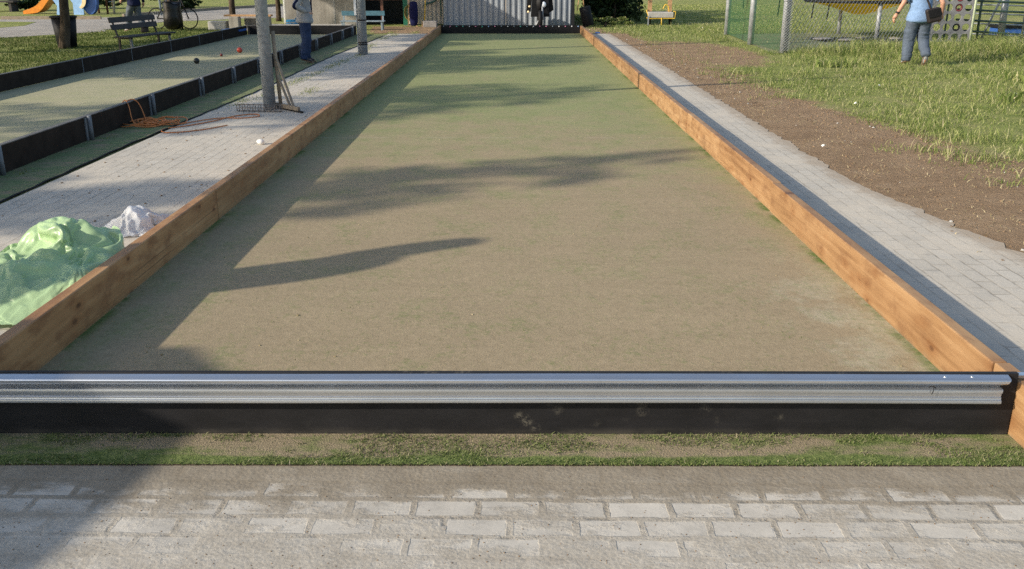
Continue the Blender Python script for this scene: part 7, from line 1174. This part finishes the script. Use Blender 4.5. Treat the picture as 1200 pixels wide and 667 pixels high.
def person(label, loc, rz, J, top, trous, shoes, top_len='long', sh_mat=None):
    """J: joints in local space, facing +Y. keys: pel, chest, neck, head, then (l|r)(hip, kne, ank, toe, sho, elb, wri)"""
    t = thing('person', label, 'person', loc, rz)
    g = lambda k: Vector(J[k])
    # one continuous body
    V = [(g('pel'), (0.145, 0.105)), ((g('pel') + g('chest'))/2, (0.125, 0.095)), (g('chest'), (0.155, 0.11)), (g('neck'), (0.062, 0.062)), (g('neck')*0.55 + g('head')*0.45, (0.058, 0.06))]
    E_ = [(0, 1), (1, 2), (2, 3), (3, 4)]
    for s_ in 'lr':
        i0 = len(V); V += [(g(s_+'hip'), 0.088), ((g(s_+'hip') + g(s_+'kne'))/2, 0.076), (g(s_+'kne'), 0.056), ((g(s_+'kne')*0.6 + g(s_+'ank')*0.4), 0.056), (g(s_+'ank'), 0.037), (g(s_+'ank')*0.3 + g(s_+'toe')*0.7 , 0.036), (g(s_+'toe'), 0.025)]
        E_ += [(0, i0)] + [(i0+k, i0+k+1) for k in range(6)]
        i0 = len(V); V += [(g(s_+'sho'), 0.058), ((g(s_+'sho') + g(s_+'elb'))/2, 0.049), (g(s_+'elb'), 0.040), (g(s_+'elb')*0.6 + g(s_+'wri')*0.4, 0.038), (g(s_+'wri'), 0.026)]
        E_ += [(2, i0)] + [(i0+k, i0+k+1) for k in range(4)]
    parts = [skin(V, E_)]
    hd = g('head'); m = MB()
    m.ball(hd, (0.076, 0.096, 0.118), 24, 16); m.ball(hd + Vector((0, 0.035, -0.07)), (0.052, 0.055, 0.05), 16, 10)
    m.tube([hd + Vector((0, 0.088, 0.012)), hd + Vector((0, 0.112, -0.022)), hd + Vector((0, 0.094, -0.034))], [0.008, 0.014, 0.010], 8)
    for sx in (-1, 1): m.ball(hd + Vector((sx*0.078, -0.005, -0.008)), (0.010, 0.018, 0.030), 10, 8)
    m.tube([hd + Vector((-0.024, 0.086, -0.060)), hd + Vector((0, 0.094, -0.060)), hd + Vector((0.024, 0.086, -0.060))], [0.004, 0.007, 0.004], 6)
    for s_ in 'lr':                                     # hands: palm and five curled fingers
        w_ = g(s_+'wri'); d_ = (w_ - g(s_+'elb')).normalized(); sx = -1 if s_ == 'l' else 1
        inn = Vector((-sx, 0.1, 0)); inn = (inn - d_*inn.dot(d_)).normalized(); fw = d_.cross(inn)*(1 if d_.cross(inn).y > 0 else -1)
        m.tube([w_ - d_*0.01, w_ + d_*0.035, w_ + d_*0.085], [0.026, 0.034, 0.030], 12)
        for k, ln_ in enumerate((0.072, 0.080, 0.075, 0.058)):
            b0 = w_ + d_*0.080 + fw*(0.024 - 0.016*k)
            m.tube([b0, b0 + d_*ln_*0.45 + inn*0.008, b0 + d_*ln_*0.8 + inn*0.026, b0 + d_*ln_*0.95 + inn*0.045], [0.0095, 0.0088, 0.008, 0.0065], 8)
        b0 = w_ + d_*0.03 + fw*0.028; m.tube([b0, b0 + d_*0.03 + fw*0.022 + inn*0.008, b0 + d_*0.062 + fw*0.022 + inn*0.018], [0.012, 0.0105, 0.008], 8)
    parts.append(tubes_mesh(m)); body = put('body', merge(parts), M['skin'], t)
    for sx in (-1, 1): MB().ball(hd + Vector((sx*0.030, 0.085, 0.012)), (0.013, 0.009, 0.008), 10, 8).build('eye', M['eye'], body)
    m = MB(); m.ball(hd + Vector((0, -0.018, 0.028)), (0.086, 0.098, 0.112), 20, 12); h_ = m.build('hair', M['hair'], t)
    bm = bmesh.new(); bm.from_mesh(h_.data); bmesh.ops.delete(bm, geom=[v for v in bm.verts if v.co.y > hd.y + 0.05 and v.co.z < hd.z + 0.07 or v.co.z < hd.z - 0.05], context='VERTS'); bm.to_mesh(h_.data); bm.free()
    # trousers
    V = [(g('pel') + Vector((0, 0, 0.09)), (0.165, 0.125)), (g('pel') + Vector((0, 0, -0.04)), (0.168, 0.128))]; E_ = [(0, 1)]
    for s_ in 'lr':
        i0 = len(V); lo = g(s_+'ank') + (g(s_+'kne') - g(s_+'ank'))*0.04
        V += [(g(s_+'hip') + Vector((0, 0, -0.06)), 0.118), ((g(s_+'hip') + g(s_+'kne'))/2, 0.108), (g(s_+'kne'), 0.093), ((g(s_+'kne') + g(s_+'ank'))/2, 0.084), (lo, 0.076), (lo + (g(s_+'ank') - g(s_+'kne')).normalized()*0.035, 0.078)]
        E_ += [(1, i0)] + [(i0+k, i0+k+1) for k in range(5)]
    put('trousers', skin(V, E_), trous, t)
    # top
    V = [(g('pel') + Vector((0, 0, -0.17)), (0.225, 0.190)), (g('pel') + Vector((0, 0, -0.10)), (0.212, 0.176)), (g('pel') + Vector((0, 0, 0.03)), (0.192, 0.152)), ((g('pel') + g('chest'))/2, (0.172, 0.132)), (g('chest'), (0.185, 0.135)), (g('neck') + Vector((0, 0, -0.03)), (0.085, 0.08)), (g('neck') + Vector((0, 0, 0.005)), (0.075, 0.072))]; E_ = [(0, 1), (1, 2), (2, 3), (3, 4), (4, 5), (5, 6)]
    for s_ in 'lr':
        i0 = len(V); V += [(g(s_+'sho'), 0.078), ((g(s_+'sho') + g(s_+'elb'))/2, 0.070)]; E_ += [(4, i0), (i0, i0+1)]
        if top_len == 'long': V += [(g(s_+'elb'), 0.061), ((g(s_+'elb') + g(s_+'wri'))/2, 0.056), (g(s_+'wri')*0.92 + g(s_+'elb')*0.08, 0.042), (g(s_+'wri'), 0.040)]; E_ += [(i0+k, i0+k+1) for k in range(1, 5)]
        else: V += [(g(s_+'sho')*0.22 + g(s_+'elb')*0.78, 0.071), (g(s_+'sho')*0.18 + g(s_+'elb')*0.82, 0.072)]; E_ += [(i0+1, i0+2), (i0+2, i0+3)]
    tp = put('sweatshirt' if top_len == 'long' else 'shirt', skin(V, E_), top, t)
    for s_ in 'lr':
        a_, b_ = g(s_+'ank'), g(s_+'toe'); d_ = b_ - a_; f_ = Vector((d_.x, d_.y, 0)).normalized()
        up = Vector((0, 0, 1)) if abs(d_.normalized().z) < 0.75 else -f_
        heel = a_ - d_*0.30 - up*0.05*0
        V = [(a_ + Vector((0, 0, 0.03)) if abs(d_.normalized().z) < .75 else a_ - d_.normalized()*0.0 + Vector((0, 0, 0.02)), 0.047), (a_*0.85 + b_*0.15, 0.047), (a_*0.5 + b_*0.5, (0.046, 0.036)), (b_, (0.044, 0.026)), (a_ - d_*0.22, 0.038)]
        shm = put('shoe', skin(V, [(0, 1), (1, 2), (2, 3), (1, 4)]), shoes, t)
        m = MB().bar(a_ - d_*0.40 - Vector((0, 0, 0.030)), b_ + d_*0.14 - Vector((0, 0, 0.018)), 0.086, 0.022); m.build('sole', M['sole'], shm, bevel=0.008)
    return t, tp, g
def stand(lean=0.0):
    return dict(pel=(0, 0, 0.90), chest=(0, -0.01 + lean, 1.26), neck=(0, 0.0 + lean, 1.44), head=(0, 0.04 + lean, 1.575),
        lhip=(-0.088, 0, 0.86), lkne=(-0.10, 0.03, 0.46), lank=(-0.10, -0.02, 0.085), ltoe=(-0.12, 0.13, 0.035), rhip=(0.088, 0, 0.86), rkne=(0.10, 0.03, 0.46), rank=(0.10, -0.02, 0.085), rtoe=(0.12, 0.13, 0.035),
        lsho=(-0.185, lean, 1.355), rsho=(0.185, lean, 1.355), lelb=(-0.24, -0.06, 1.08), relb=(0.24, -0.06, 1.08), lwri=(-0.25, 0.06, 0.86), rwri=(0.25, 0.06, 0.86))
# man in the grey sweatshirt, in profile, hand in pocket
J = stand(); J.update(relb=(0.27, -0.17, 1.06), rwri=(0.125, 0.055, 0.95), lelb=(-0.26, -0.10, 1.06), lwri=(-0.125, 0.055, 0.95), rkne=(0.085, 0.0, 0.46), rank=(0.085, -0.06, 0.085), rtoe=(0.10, 0.09, 0.035), ltoe=(-0.12, 0.15, 0.035), lank=(-0.1, 0.0, 0.085))
t, tp, g = person('man in a grey navy striped sweatshirt and jeans beside the old court', (-4.02, 18.0, 0.014), R(-74), J, M['hoodie'], M['jeans'], M['shoe_dark'])
for s_, sx in (('l', -1), ('r', 1)):
    a_, b_, c_ = g(s_+'sho'), g(s_+'elb'), g(s_+'wri'); o_ = Vector((sx*0.052, -0.012, 0.0))
    m = MB().tube(smooth([a_ + Vector((sx*0.045, 0, 0.035)), (a_ + b_)/2 + o_*0.85, b_ + o_*0.62 + Vector((0, -0.02, 0)), (b_ + c_)/2 + o_*0.55, c_ + o_*0.25]), 0.030, 8); m.build('sleeve_stripe', M['navycloth'], tp)
MB().tube(smooth([Vector((0.02, 0.10, 1.40)), Vector((0.02, 0.145, 1.25)), Vector((0.02, 0.142, 1.08)), Vector((0.02, 0.142, 0.93))]), 0.016, 8).build('zip_band', M['navycloth'], tp)
# man in the light blue shirt, walking away
J = stand(0.02); J.update(pel=(0, 0, 0.92), lkne=(-0.10, 0.06, 0.47), lank=(-0.11, 0.02, 0.085), ltoe=(-0.13, 0.16, 0.035), rkne=(0.11, 0.05, 0.46), rank=(0.14, -0.16, 0.19), rtoe=(0.14, -0.10, 0.045),
    lelb=(-0.29, -0.06, 1.10), lwri=(-0.36, 0.00, 0.90), relb=(0.30, -0.10, 1.12), rwri=(0.33, -0.02, 0.91))
t, tp, g = person('man in a light blue shirt and pale jeans walking away through grass', (7.62, 17.75, 0.0), R(-6), J, M['shirt'], M['jeans_pale'], M['shoe_grey'], 'short')
t.scale = (1.17, 1.12, 1.03)
MB().tube([g('lwri') + (g('lelb') - g('lwri'))*0.12, g('lwri') + (g('lelb') - g('lwri'))*0.26], 0.036, 12).build('watch', M['watch'], t)
o = thing('shoulder_bag', 'dark shoulder bag hanging at the hip of the walking man', 'bag', (7.62, 17.75, 0.0), R(-6)); o.scale = (1.17, 1.12, 1.03)
m = MB(); m.box((0.15, -0.20, 0.90), (0.22, 0.09, 0.25), Matrix.Rotation(R(-16), 3, 'Y')); b_ = m.build('pouch', M['leather'], o, bevel=0.03)
m = MB(); m.box((0.155, -0.253, 0.94), (0.20, 0.015, 0.14), Matrix.Rotation(R(-16), 3, 'Y')); m.build('flap', M['black'], o, bevel=0.006)
MB().tube(smooth([(0.10, -0.20, 1.0), (0.02, -0.185, 1.18), (-0.09, -0.16, 1.36), (-0.13, -0.03, 1.47), (-0.10, 0.12, 1.36), (0.05, 0.17, 1.18), (0.19, 0.08, 1.0), (0.22, -0.12, 0.96)]), 0.018, 6).build('strap', M['leather'], o)
# person walking behind the bench
J = stand(0.03); J.update(lkne=(-0.09, 0.16, 0.50), lank=(-0.09, 0.24, 0.10), ltoe=(-0.09, 0.40, 0.06), rkne=(0.09, -0.02, 0.46), rank=(0.09, -0.26, 0.13), rtoe=(0.09, -0.14, 0.035), lelb=(-0.24, 0.02, 1.08), lwri=(-0.24, 0.20, 0.93), relb=(0.24, -0.14, 1.08), rwri=(0.24, -0.12, 0.85))
person('person in a dark top and grey trousers walking behind the park bench', (-11.15, 27.7, 0.0), R(62), J, M['navycloth'], M['trousers'], M['shoe_grey'])
